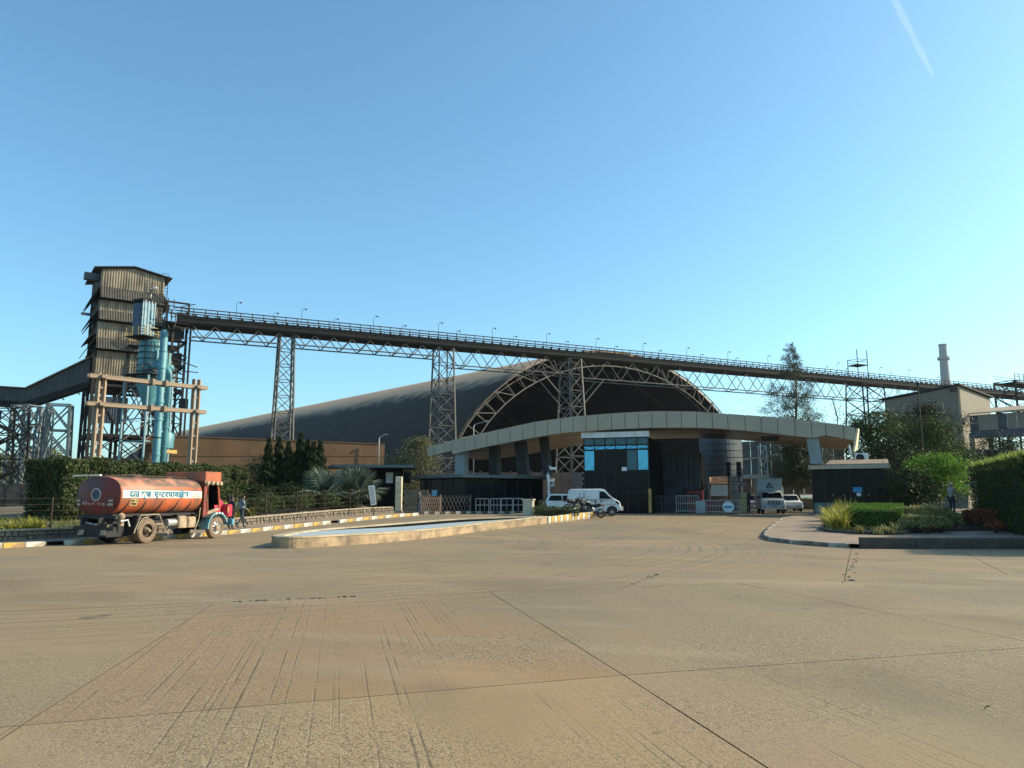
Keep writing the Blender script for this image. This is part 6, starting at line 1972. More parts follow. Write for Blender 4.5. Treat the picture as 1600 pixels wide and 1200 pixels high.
def plate(nm, x0, w, z0, h, place, mat=None, txt=('MH 12', '9306')):
    k = MB(); k.v = [place(x0, z0), place(x0 + w, z0), place(x0 + w, z0 + h), place(x0, z0 + h)]; k.f = [(0, 1, 2, 3)]; k.mi = [0]
    k.build(nm, mat or m_kerby2, tk)
    for i, s_ in enumerate(txt):
        bm = glyph(s_, 0.15)
        xs_ = [v.co.x for v in bm.verts]
        f = (w * 0.84) / (max(xs_) - min(xs_))
        bm.verts.ensure_lookup_table()
        kk = MB()
        for q, v in enumerate(bm.verts): v.index = q
        kk.v = [place2(place, x0 + w * 0.08 + (v.co.x - min(xs_)) * f, z0 + h * (0.56 - 0.46 * i) + v.co.y * 0.9) for v in bm.verts]
        kk.f = [tuple(v.index for v in fc.verts) for fc in bm.faces]; kk.mi = [0] * len(kk.f)
        kk.build('plate_lettering', m_blk, tk); bm.free()
m_kerby2 = M('plate_yellow', (0.72, 0.55, 0.22), 0.6, c2=(0.55, 0.40, 0.18), scale=4)
place2 = lambda pl, x, z: tuple(Vector(pl(x, z)) + PO)
PO = Vector((0, -0.006, 0))
plate('side_plate', XT0 + 0.48, 0.36, 1.50, 0.26, onside)
onrear = lambda y, z: (XT0 - 0.075 - 0.055 * (1 - min(1, abs(y - YC) / 0.9)), y, z)
PO = Vector((-0.006, 0, 0))
m_dull = M('dull_red_plate', (0.13, 0.06, 0.05), 0.6)
def rear_lay(nm, cl, size, u0, width, z, mat):
    V, F, w = word(cl, size); f = width / w
    k = MB(); k.v = [(onrear(YC + 1.1 - (u0 + vx * f), z + vy)[0] - 0.012, YC + 1.1 - (u0 + vx * f), z + vy) for vx, vy in V]; k.f = F; k.mi = [0] * len(F)
    k.build(nm, mat, tk)
m_fade = M('faded_white', (0.55, 0.42, 0.38), 0.7)
rear_lay('rear_lettering', ['शि', 'व', 'म', ' ', 'के', ' ', 'आ', 'ई'], 0.2, 0.38, 1.15, 1.52, m_fade)
for u0, w in ((0.12, 0.2), (1.6, 0.34)):
    y0 = YC + 1.1 - u0
    k = MB(); x_ = XT0 - 0.09
    k.box((x_, y0 - w / 2, 1.62), (0.02, w, 0.34)).build('rear_plate', m_dull, tk)
    for q in range(2): MB().box((x_ - 0.013, y0 - w / 2, 1.70 - q * 0.15), (0.006, w * 0.75, 0.07)).build('plate_lettering', m_fade, tk)
MB().lathe([(0.01, 0), (0.24, 0), (0.26, -0.01), (0.26, 0.02)], (XT0 - 0.155, YC - 0.02, 1.93), 'x', 24).build('emblem_disc', m_navy, tk)
MB().lathe([(0.2, 0), (0.25, 0), (0.25, -0.012), (0.2, -0.012)], (XT0 - 0.162, YC - 0.02, 1.93), 'x', 24, cap=False).build('emblem_ring', m_fade, tk)
# cradle straps with shadow drawn in as black wedges, hatch, rail on the roof
for x in (XT0 + 0.28, XT0 + 1.15, XT0 + 2.05, XT0 + 2.95, XT0 + 3.75, XT0 + 4.4):
    k = MB()
    for i in range(10):
        z = ZC - HZ * 0.97 + i * (1.72 - ZC + HZ * 0.97) / 9
        w = 0.10 * (1 - i / 9) + 0.015
        y = skin_y(z, 0.035 * (1 - i / 11))
        k.v += [(x - w + (i / 9) * 0.14, y, z), (x + w * 0.2 + (i / 9) * 0.14, y, z)]
    k.f = [(2 * i, 2 * i + 1, 2 * i + 3, 2 * i + 2) for i in range(9)]; k.mi = [0] * 9
    o = k.build('strap_with_shadow', m_blk, tk); sm = o.modifiers.new('thick', 'SOLIDIFY'); sm.thickness = 0.03
MB().lathe([(0.3, 0), (0.3, 0.1), (0.24, 0.13)], (0.2, YC, ZC + HZ - 0.01), n=18).build('hatch', m_orb, tk, smooth=40)
MB().lathe([(0.22, 0), (0.22, 0.08), (0.16, 0.1)], (2.0, YC, ZC + HZ - 0.01), n=18).build('hatch', m_orb, tk, smooth=40)
MB().beam((XT0 - 0.05, YC + 1.3, ZC + HZ + 0.03), (XT0 + 0.1, YC + 0.1, ZC + HZ + 0.05), 0.12, 0.05).build('roof_plank', m_strp, tk)
for o_ in (-0.42, 0.42):
    MB().path([(XT0 + 0.6, YC + o_, ZC + HZ + 0.06), (XT1 - 0.4, YC + o_, ZC + HZ + 0.06)], 0.025, 6).build('roof_rail', m_rust, tk)
# chassis
for o_ in (-0.42, 0.42):
    MB().box((1.65, YC + o_, 0.92), (7.0, 0.09, 0.24)).build('chassis_rail', m_blk, tk)
for x in (-1.5, -0.4, 0.6, 1.8, 2.9):
    MB().box((x, YC, 1.05), (0.12, 1.9, 0.12)).build('cross_member', m_blk, tk)
MB().box((1.1, YC, 1.12), (5.2, 1.5, 0.12)).build('sub_frame', m_blk, tk)
def wheel(x, y, r, w, rimr, side, dual=False, pale=False):
    e = -1 if side == 'r' else 1
    t = MB().lathe([(rimr, -w / 2), (r * 0.93, -w / 2), (r, -w * 0.36), (r, w * 0.36), (r * 0.93, w / 2), (rimr, w / 2)], axis='y', n=36, cap=False).build('wheel', m_tyred if side == 'r' else m_rub, tk, smooth=40)
    t.location = (x, y, r)
    f = e * w / 2
    prof = [(rimr, f), (rimr, f * 0.9), (rimr * 0.93, f * (0.1 if dual else 0.35)), (rimr * 0.55, f * (0.1 if dual else 0.75)), (0.02, f * (0.2 if dual else 0.8))]
    MB().lathe(prof, axis='y', n=28, cap=False).build('rim', m_white if pale else m_rust, t, smooth=40)
    MB().lathe([(0.13, 0), (0.12, e * 0.1), (0.05, e * (0.24 if dual else 0.12)), (0.01, e * (0.24 if dual else 0.12))], (0, f * 0.2 if dual else f * 0.8, 0), 'y', 16).build('hub', m_ltn, t, smooth=40)
    if pale:
        for q in range(8):
            a_ = q * math.pi / 4
            MB().lathe([(0.01, 0), (0.042, 0), (0.042, e * 0.01), (0.01, e * 0.01)], (math.cos(a_) * rimr * 0.68, f * 0.72, math.sin(a_) * rimr * 0.68), 'y', 8).build('rim_hole', m_blk, t)
    return t
RW = 0.5
wheel(0, 0.12, RW, 0.25, 0.27, 'r', True)
wheel(0, 0.42, RW, 0.25, 0.27, 'r', True)
wheel(0, 2 * YC - 0.12, RW, 0.25, 0.27, 'l', True); wheel(0, 2 * YC - 0.42, RW, 0.25, 0.27, 'l', True)
wheel(4.2, 0.16, RW, 0.25, 0.28, 'r', False, True); wheel(4.2, 2 * YC - 0.16, RW, 0.25, 0.28, 'l')
MB().tube((0, 0.3, RW), (0, 1.8, RW), 0.1).tube((0, YC - 0.22, RW), (0, YC + 0.22, RW), 0.24, n=12).build('rear_axle', m_blk, tk)
MB().tube((4.2, 0.3, RW - 0.05), (4.2, 1.8, RW - 0.05), 0.06).build('front_axle', m_blk, tk)
for y in (0.3, 2 * YC - 0.3):
    MB().beam((-0.75, y, 0.8), (0, y, 0.6), 0.08, 0.1).beam((0, y, 0.6), (0.75, y, 0.8), 0.08, 0.1).build('leaf_spring', m_blk, tk)
    MB().beam((3.6, y + 0.1, 0.75), (4.2, y + 0.1, 0.58), 0.07, 0.08).beam((4.2, y + 0.1, 0.58), (4.85, y + 0.1, 0.75), 0.07, 0.08).build('leaf_spring', m_blk, tk)
MB().path([(-0.72, -0.02, 0.42), (-0.68, -0.02, 0.55), (-0.42, -0.02, 1.12), (0.55, -0.02, 1.14), (1.0, -0.02, 0.45), (1.15, -0.02, 0.3)], 0.025, 6).build('mudguard_stay', m_cop, tk)
MB().path([(-0.55, 0.0, 0.55), (-0.45, 0.0, 0.8), (-0.25, 0.0, 1.0), (0, 0, 1.05)], 0.02, 6).build('mudguard_stay', m_cop, tk)
MB().slab((-0.74, 0.02, 0.35), (-0.74, 0.62, 0.35), (-0.5, 0.62, 1.05), (-0.5, 0.02, 1.05), 0.02).build('mud_flap', m_rub, tk)
MB().slab((-0.74, 1.5, 0.35), (-0.74, 2.1, 0.35), (-0.5, 2.1, 1.05), (-0.5, 1.5, 1.05), 0.02).build('mud_flap', m_rub, tk)
MB().box((-1.62, YC, 0.62), (0.12, 2.0, 0.14)).build('rear_bumper', m_blk, tk)
for y in (0.5, 1.6):
    MB().slab((-1.72, y - 0.14, 0.38), (-1.72, y + 0.14, 0.38), (-1.58, y + 0.16, 0.75), (-1.58, y - 0.1, 0.75), 0.03).build('tail_lamp_board', m_ltn, tk)
MB().lathe([(0.12, 0), (0.12, 0.28), (0.15, 0.3), (0.15, 0.42), (0.06, 0.5)], (-1.15, 0.25, 0.72), n=12).build('valve', m_ltn, tk, smooth=40)
MB().path([(-1.7, 0.75, 1.0), (-1.7, 0.75, 0.8), (-1.6, 1.1, 0.78), (-1.72, 1.4, 0.86)], 0.04, 8).build('drain_pipe', m_galv, tk, smooth=True)
MB().path([(-1.3, 0.1, 0.9), (-1.0, 0.05, 0.95), (-0.9, 0.05, 0.7)], 0.03, 6).build('hose', m_white, tk)
MB().box((-1.2, YC, 0.55), (0.9, 1.3, 0.5)).build('pump_box', m_blk, tk)
# fuel tank, air tanks, battery box between the wheels
MB().bevbox((2.05, 0.28, 0.8), (0.5, 0.5, 0.5), 0.05).build('fuel_tank', m_ltn, tk)
MB().bevbox((2.6, 0.28, 0.78), (0.5, 0.5, 0.46), 0.05).build('battery_box', m_ltn, tk)
MB().lathe([(0.05, -0.28), (0.16, -0.25), (0.16, 0.25), (0.05, 0.28)], (1.45, 0.2, 0.78), 'x', 14).build('air_tank', m_galv, tk, smooth=40)
MB().path([(3.0, 0.0, 1.4), (2.95, 0.0, 0.9), (2.75, 0.02, 0.4)], 0.022, 6).build('stay', m_cop, tk)
# cab: rear wall, floor, pillars, roof box, bonnet
m_cabr = M('cab_red', (0.24, 0.03, 0.02), 0.55, c2=(0.11, 0.04, 0.028), scale=1.5, lo=0.45, hi=0.62)
MB().box((3.24, YC, 1.75), (0.08, 2.12, 1.5)).build('cab_back', m_cabr, tk)
MB().box((3.75, YC, 1.02), (1.05, 2.1, 0.12)).build('cab_floor', m_blk, tk)
MB().box((3.75, YC, 2.50), (1.1, 2.12, 0.1)).build('cab_roof', m_cabr, tk)
MB().box((3.5, YC, 1.4), (0.45, 1.7, 0.5)).build('seat', m_rub, tk)
for y, sgn in ((0.02, 1), (2 * YC - 0.02, -1)):
    MB().prism_y([(3.22, 1.0), (3.56, 1.0), (3.52, 1.3), (3.40, 1.9), (3.42, 2.46), (3.22, 2.46)], y, y + sgn * 0.06).build('cab_side', m_cabr, tk)
    MB().prism_y([(3.52, 1.08), (4.3, 1.28), (4.3, 1.4), (3.54, 1.22)], y, y + sgn * 0.06).build('sill', m_ltn, tk)
    MB().path([(3.50, y, 1.2), (3.44, y, 1.7), (3.46, y, 2.45)], 0.05, 6).build('door_pillar', m_or, tk)
    MB().path([(4.28, y, 1.35), (4.22, y, 1.8), (4.1, y, 2.45)], 0.045, 6).build('windscreen_pillar', m_or, tk)
MB().slab((4.27, 0.08, 1.5), (4.27, 2.04, 1.5), (4.12, 2.04, 2.42), (4.12, 0.08, 2.42), 0.02).build('windscreen', m_glassd, tk)
MB().path([(3.98, 0.9, 1.5), (3.9, 0.75, 1.62)], 0.03, 6).lathe([(0.2, -0.015), (0.23, -0.015), (0.23, 0.015), (0.2, 0.015)], (3.88, 0.72, 1.65), 'x', 16, False).build('steering_wheel', m_blk, tk)
MB().bevbox((3.72, YC, 2.76), (1.08, 2.2, 0.44), 0.03).build('roof_box', m_or, tk)
MB().slab((4.24, -0.04, 2.5), (4.24, 2.16, 2.5), (4.36, 2.16, 2.4), (4.36, -0.04, 2.4), 0.03).build('sun_visor', m_or, tk)
for x in (3.32, 3.62, 3.92, 4.18):
    MB().lathe([(0.03, 0), (0.09, -0.03), (0.09, -0.09), (0.05, -0.1)], (x, -0.03, 2.47), 'y', 10).build('marker_lamp', m_cop, tk)
    MB().prism_y([(x - 0.14, 2.54), (x + 0.14, 2.54), (x + 0.1, 2.44), (x, 2.40), (x - 0.1, 2.44)], -0.03, -0.01).build('scallop', m_cream, tk)
bn = MB()                                                   # bonnet as lofted sections
for x, w, z0, z1 in ((4.26, 0.80, 1.0, 1.97), (4.75, 0.74, 0.98, 1.93), (5.12, 0.68, 0.95, 1.82), (5.26, 0.58, 0.95, 1.6)):
    for i in range(13):
        a_ = math.pi * i / 12
        e = 2 / 3.2
        bn.v.append((x, YC - w * math.copysign(abs(math.cos(a_)) ** e, math.cos(a_)), z0 + (z1 - z0) * abs(math.sin(a_)) ** e))
for r_ in range(3):
    for i in range(12):
        bn.f.append((r_ * 13 + i, r_ * 13 + i + 1, (r_ + 1) * 13 + i + 1, (r_ + 1) * 13 + i))
bn.f.append(tuple(range(39, 52))); bn.mi = [0] * len(bn.f)
bn.build('bonnet', m_pink, tk, smooth=40)
MB().bevbox((5.28, YC, 1.25), (0.08, 0.95, 0.55), 0.02).build('grille', m_blk, tk)
for y in (0.25, 2 * YC - 0.25):
    MB().bevbox((5.08, y, 1.25), (0.34, 0.46, 0.56), 0.05).build('headlamp_pod', m_pink, tk)
    MB().lathe([(0.01, 0.02), (0.11, 0.02), (0.12, 0), (0.12, -0.05)], (5.26, y, 1.25), 'x', 14).build('headlamp', m_white, tk)
MB().box((4.95, 0.03, 1.28), (0.12, 0.012, 0.28)).build('painted_mark', m_kerby, tk)
for y0, y1 in ((-0.04, 0.42), (2 * YC - 0.42, 2 * YC + 0.04)):     # front mudguards
    k = MB()
    for r_ in (0.62, 0.68):
        for y in (y0, y1):
            k.v += [(4.2 - r_ * math.cos(a_), y, 0.5 + r_ * math.sin(a_)) for a_ in [R(-5 + 165 * i / 14) for i in range(15)]]
    n = 15
    for i in range(14):
        k.f += [(i, i + 1, n + i + 1, n + i), (2 * n + i, 3 * n + i, 3 * n + i + 1, 2 * n + i + 1), (i, 2 * n + i, 2 * n + i + 1, i + 1), (n + i, n + i + 1, 3 * n + i + 1, 3 * n + i)]
    k.mi = [0] * len(k.f)
    k.build('mudguard', m_cyan, tk, smooth=40)
MB().bevbox((5.32, YC, 0.72), (0.16, 2.1, 0.26), 0.03).build('front_bumper', m_cyan, tk)
for x in (4.05, 4.25, 4.45):
    MB().box((x, -0.045, 1.14 - abs(x - 4.25) * 0.08), (0.06, 0.01, 0.09)).build('painted_mark', m_white, tk)
MB().path([(4.25, -0.02, 1.9), (4.5, -0.25, 1.95), (4.5, -0.25, 1.6)], 0.015, 5).box((4.5, -0.27, 1.78), (0.03, 0.16, 0.3)).build('mirror', m_blk, tk)

# ------------------------------------------------------------ white van and other vehicles
m_van = M('van_white', (0.66, 0.70, 0.69), 0.35, c2=(0.58, 0.60, 0.58), scale=1.2)
m_seam = M('dark_seam', (0.05, 0.055, 0.055), 0.7)
m_tail = M('tail_red', (0.30, 0.02, 0.015), 0.3)
m_ambr = M('amber', (0.5, 0.2, 0.02), 0.3)
def car_wheel(parent, x, y, r, w, side, rim=m_galv):
    e = -1 if side == 'r' else 1
    t = MB().lathe([(r * 0.62, -w / 2), (r * 0.94, -w / 2), (r, -w * 0.3), (r, w * 0.3), (r * 0.94, w / 2), (r * 0.62, w / 2)], axis='y', n=28, cap=False).build('wheel', m_rub, parent, smooth=40)
    t.location = (x, y, r)
    MB().lathe([(r * 0.62, e * w / 2), (r * 0.55, e * w * 0.3), (r * 0.3, e * w * 0.42), (r * 0.12, e * w * 0.48), (0.01, e * w * 0.48)], axis='y', n=24, cap=False).build('rim', rim, t, smooth=40)
    for q in range(6):
        a_ = q * math.pi / 3
        MB().lathe([(0.004, 0), (r * 0.09, 0), (r * 0.09, e * 0.006), (0.004, e * 0.006)], (math.cos(a_) * r * 0.42, e * w * 0.42, math.sin(a_) * r * 0.42), 'y', 8).build('rim_hole', m_blk, t)
    return t
def body_from_profile(nm, prof, hw, mat, parent, zt0, tumble, n=1):
    """side outline (x, z) given width: the flanks lean in above height zt0"""
    k = MB()
    wf = lambda z: hw - max(0, z - zt0) * tumble
    m = len(prof)
    for sgn in (-1, 1):
        for f in (1.0, 0.94):
            pass
    cx_ = sum(p[0] for p in prof) / m; cz_ = sum(p[1] for p in prof) / m
    ins = [(x + (cx_ - x) * 0.03, z + (cz_ - z) * 0.05) for x, z in prof]
    rings = [[(x, -wf(z), z) for x, z in ins], [(x, -wf(z) + 0.05, z) for x, z in prof], [(x, wf(z) - 0.05, z) for x, z in prof], [(x, wf(z), z) for x, z in ins]]
    k.v = [v for r_ in rings for v in r_]
    k.f = [tuple(range(m - 1, -1, -1)), tuple(range(3 * m, 4 * m))]
    for r_ in range(3):
        for i in range(m):
            j = (i + 1) % m
            k.f.append((r_ * m + i, r_ * m + j, (r_ + 1) * m + j, (r_ + 1) * m + i))
    k.mi = [0] * len(k.f)
    return k.build(nm, mat, parent, smooth=35), wf
def flank(nm, pts, wf, mat, parent, side=-1, proud=0.008, t=0.012):
    """panel on the flank; pts (x, z)"""
    k = MB(); n = len(pts)
    k.v = [(x, side * (wf(z) + proud), z) for x, z in pts] + [(x, side * (wf(z) + proud - t), z) for x, z in pts]
    k.f = [tuple(range(n)), tuple(range(2 * n - 1, n - 1, -1))] + [(i, n + i, n + (i + 1) % n, (i + 1) % n) for i in range(n)]
    k.mi = [0] * len(k.f)
    return k.build(nm, mat, parent)
vg = G(945, 806)
van = thing('van', 'white van with blanked side windows beside the motorcycles, facing the gate road', 'van', (X(929, vg.y, 800), vg.y + 0.5, gz(vg.y + 0.5)), R(-8))
prof = [(-1.78, 0.42), (-1.82, 0.9), (-1.78, 1.15), (-1.66, 1.72), (-1.5, 1.80), (0.55, 1.81), (0.78, 1.75), (1.35, 1.19), (1.72, 0.98), (1.84, 0.78), (1.86, 0.42), (1.6, 0.28), (-1.6, 0.28)]
bdy, wf = body_from_profile('body', prof, 0.735, m_van, van, 1.05, 0.16)
for sgn in (-1, 1):
    flank('side_panel', [(-1.52, 1.12), (-0.62, 1.12), (-0.62, 1.64), (-1.44, 1.64)], wf, m_van, van, sgn, 0.014)
    flank('side_panel', [(-0.56, 1.12), (0.28, 1.12), (0.28, 1.64), (-0.56, 1.64)], wf, m_van, van, sgn, 0.014)
    flank('window', [(0.42, 1.14), (1.16, 1.14), (1.08, 1.28), (0.74, 1.62), (0.42, 1.62)], wf, m_glassd, van, sgn, 0.01)
    flank('rub_strip', [(-1.6, 1.035), (0.3, 1.035), (0.3, 1.07), (-1.6, 1.07)], wf, m_seam, van, sgn, 0.012)
    flank('rub_strip', [(0.42, 1.035), (1.1, 1.035), (1.1, 1.065), (0.42, 1.065)], wf, m_seam, van, sgn, 0.012)
    for x in (0.34, -0.6):
        flank('door_seam', [(x, 0.4), (x + 0.018, 0.4), (x + 0.018, 1.68), (x, 1.68)], wf, m_seam, van, sgn, 0.004)
    flank('door_seam', [(1.22, 0.75), (1.235, 0.75), (1.235, 1.14), (1.22, 1.14)], wf, m_seam, van, sgn, 0.004)
    flank('crease', [(0.38, 0.74), (1.75, 0.74), (1.75, 0.755), (0.38, 0.755)], wf, m_seam, van, sgn, 0.003)
    flank('door_handle', [(0.48, 0.93), (0.62, 0.93), (0.62, 0.99), (0.48, 0.99)], wf, m_blk, van, sgn, 0.03, 0.03)
    flank('fuel_flap', [(0.1, 0.84), (0.2, 0.84), (0.2, 1.0), (0.1, 1.0)], wf, m_blk, van, sgn, 0.02, 0.02)
    flank('tail_lamp', [(-1.74, 0.82), (-1.55, 0.85), (-1.55, 0.98), (-1.74, 1.0)], wf, m_tail, van, sgn, 0.012)
    flank('headlamp', [(1.5, 0.84), (1.8, 0.78), (1.76, 0.9), (1.56, 0.96)], wf, m_glassd, van, sgn, 0.012)
    for x in (-1.12, 1.26):
        flank('wheel_arch', [(x + 0.37 * math.cos(R(a)), max(0.285, 0.30 + 0.37 * math.sin(R(a)))) for a in range(0, 181, 12)], wf, m_blk, van, sgn, 0.004, 0.02)
        car_wheel(van, x, sgn * 0.67, 0.285, 0.165, 'r' if sgn < 0 else 'l')
MB().slab((0.80, -0.62, 1.715), (0.80, 0.62, 1.715), (1.36, 0.68, 1.215), (1.36, -0.68, 1.215), -0.012).build('windscreen', m_glassd, van)
MB().bevbox((1.86, 0, 0.48), (0.14, 1.44, 0.26), 0.03).build('front_bumper', m_van, van)
MB().path([(1.98, -0.5, 0.62), (1.98, 0.5, 0.62)], 0.03, 6).path([(1.98, -0.3, 0.62), (1.98, -0.3, 0.36), (1.98, 0.3, 0.36), (1.98, 0.3, 0.62)], 0.025, 6).build('bull_bar', m_galv, van)
MB().box((1.935, 0, 0.5), (0.02, 0.5, 0.12)).build('number_plate', m_kerby2, van)
MB().bevbox((-1.84, 0, 0.46), (0.12, 1.4, 0.2), 0.03).build('rear_bumper', m_blk, van)
MB().box((1.18, -0.86, 1.2), (0.07, 0.2, 0.14)).box((1.18, 0.86, 1.2), (0.07, 0.2, 0.14)).build('mirror', m_blk, van)

def small_car(label, loc, rz, mat, cut=False):
    t = thing('parked_car', label, 'car', loc, rz)
    prof = [(-1.75, 0.4), (-1.8, 0.85), (-1.6, 0.95), (-1.35, 1.42), (-1.1, 1.5), (0.25, 1.5), (0.85, 1.0), (1.6, 0.85), (1.75, 0.6), (1.7, 0.3), (-1.6, 0.3)]
    b, w = body_from_profile('body', prof, 0.76, mat, t, 0.95, 0.22)
    for sgn in (-1, 1):
        flank('window', [(-1.4, 0.99), (-0.35, 0.99), (-0.35, 1.38), (-1.2, 1.38)], w, m_glassd, t, sgn)
        flank('window', [(-0.28, 0.99), (0.62, 0.99), (0.2, 1.38), (-0.28, 1.38)], w, m_glassd, t, sgn)
        flank('headlamp', [(1.45, 0.66), (1.68, 0.62), (1.64, 0.78), (1.5, 0.82)], w, m_galv, t, sgn, 0.01)
        for x in (-1.1, 1.15):
            car_wheel(t, x, sgn * 0.68, 0.29, 0.17, 'r' if sgn < 0 else 'l')
    MB().slab((0.30, -0.6, 1.46), (0.30, 0.6, 1.46), (0.84, 0.66, 1.035), (0.84, -0.66, 1.035), -0.012).build('windscreen', m_glassd, t)
    MB().slab((-1.38, 0.6, 1.42), (-1.38, -0.6, 1.42), (-1.62, -0.66, 0.98), (-1.62, 0.66, 0.98), -0.012).build('rear_window', m_glassd, t)
    MB().bevbox((1.74, 0, 0.48), (0.1, 1.4, 0.2), 0.03).build('bumper', m_galv, t)
    MB().box((1.795, 0, 0.5), (0.02, 0.45, 0.11)).build('number_plate', m_white, t)
    return t
small_car('white car parked behind the white van', (X(884, 60, 785), 60, 0.7), R(0), m_white)
small_car('silver car parked just left of the pickup truck, facing the camera', gw(gs(1173, 14), 14, 0.7), R(-100), m_galv)
small_car('white car parked just right of the pickup truck, half hidden by it', gw(gs(1229, 16), 16, 0.7), R(-96), m_white)

# box bodied pickup facing the camera
pu = thing('pickup_truck', 'grey white pickup with a tall closed box body and a triangle mark, facing the camera', 'pickup truck', gw(gs(1199, 3.5), 3.5, 0.7), R(-102))
m_pu = M('pickup_grey', (0.30, 0.335, 0.335), 0.4, c2=(0.25, 0.28, 0.28), scale=1.5)
prof = [(-2.3, 0.5), (-2.3, 0.95), (0.1, 0.95), (0.2, 1.75), (0.95, 1.75), (1.5, 1.15), (2.15, 1.02), (2.25, 0.75), (2.25, 0.42), (2.0, 0.35), (-2.2, 0.4)]
b, w = body_from_profile('cab', prof, 0.84, m_pu, pu, 1.1, 0.16)
MB().bevbox((-1.2, 0, 1.75), (2.6, 1.86, 1.75), 0.03).build('box_body', m_pu, pu)
MB().bevbox((-1.2, 0, 2.66), (2.7, 1.92, 0.1), 0.03).build('box_roof', m_grey, pu)
k = MB()
k.v = [(0.11, -0.3, 1.95), (0.11, 0.3, 1.95), (0.11, 0, 2.42), (0.125, -0.3, 1.95), (0.125, 0.3, 1.95), (0.125, 0, 2.42)]
k.f = [(0, 1, 2), (5, 4, 3), (0, 3, 4, 1), (1, 4, 5, 2), (2, 5, 3, 0)]; k.mi = [0] * 5
k.build('triangle_mark', m_cld, pu)
for y in (-0.07, 0.05):
    MB().box((0.13, y, 2.06), (0.01, 0.06, 0.06)).build('triangle_dot', m_white, pu)
MB().slab((0.99, -0.66, 1.70), (0.99, 0.66, 1.70), (1.48, 0.74, 1.20), (1.48, -0.74, 1.20), -0.012).build('windscreen', m_glassd, pu)
MB().slab((1.12, -0.25, 1.61), (1.12, 0.2, 1.61), (1.17, 0.2, 1.56), (1.17, -0.25, 1.56), -0.015).build('screen_sticker', m_white, pu)
MB().bevbox((2.27, 0, 0.85), (0.06, 0.8, 0.24), 0.01).build('grille', m_blk, pu)
for q in range(4):
    MB().box((2.31, -0.27 + q * 0.18, 0.85), (0.02, 0.05, 0.18)).build('grille_slot', m_white, pu)
MB().bevbox((2.3, 0, 0.5), (0.16, 1.7, 0.3), 0.04).build('bumper', m_pu, pu)
MB().box((2.39, 0, 0.56), (0.02, 0.5, 0.13)).build('number_plate', m_print, pu)
for sgn in (-1, 1):
    MB().bevbox((2.2, sgn * 0.62, 0.87), (0.14, 0.34, 0.2), 0.03).build('headlamp', m_galv, pu)
    MB().lathe([(0.01, 0), (0.06, 0), (0.06, -0.03)], (2.385, sgn * 0.66, 0.5), 'x', 10).build('fog_lamp', m_blk, pu)
    MB().box((1.35, sgn * 0.98, 1.25), (0.06, 0.2, 0.22)).build('mirror', m_blk, pu)
    flank('window', [(0.3, 1.15), (1.3, 1.15), (0.92, 1.62), (0.3, 1.62)], w, m_glassd, pu, sgn)
    for x in (-1.4, 1.45):
        car_wheel(pu, x, sgn * 0.74, 0.34, 0.2, 'r' if sgn < 0 else 'l')

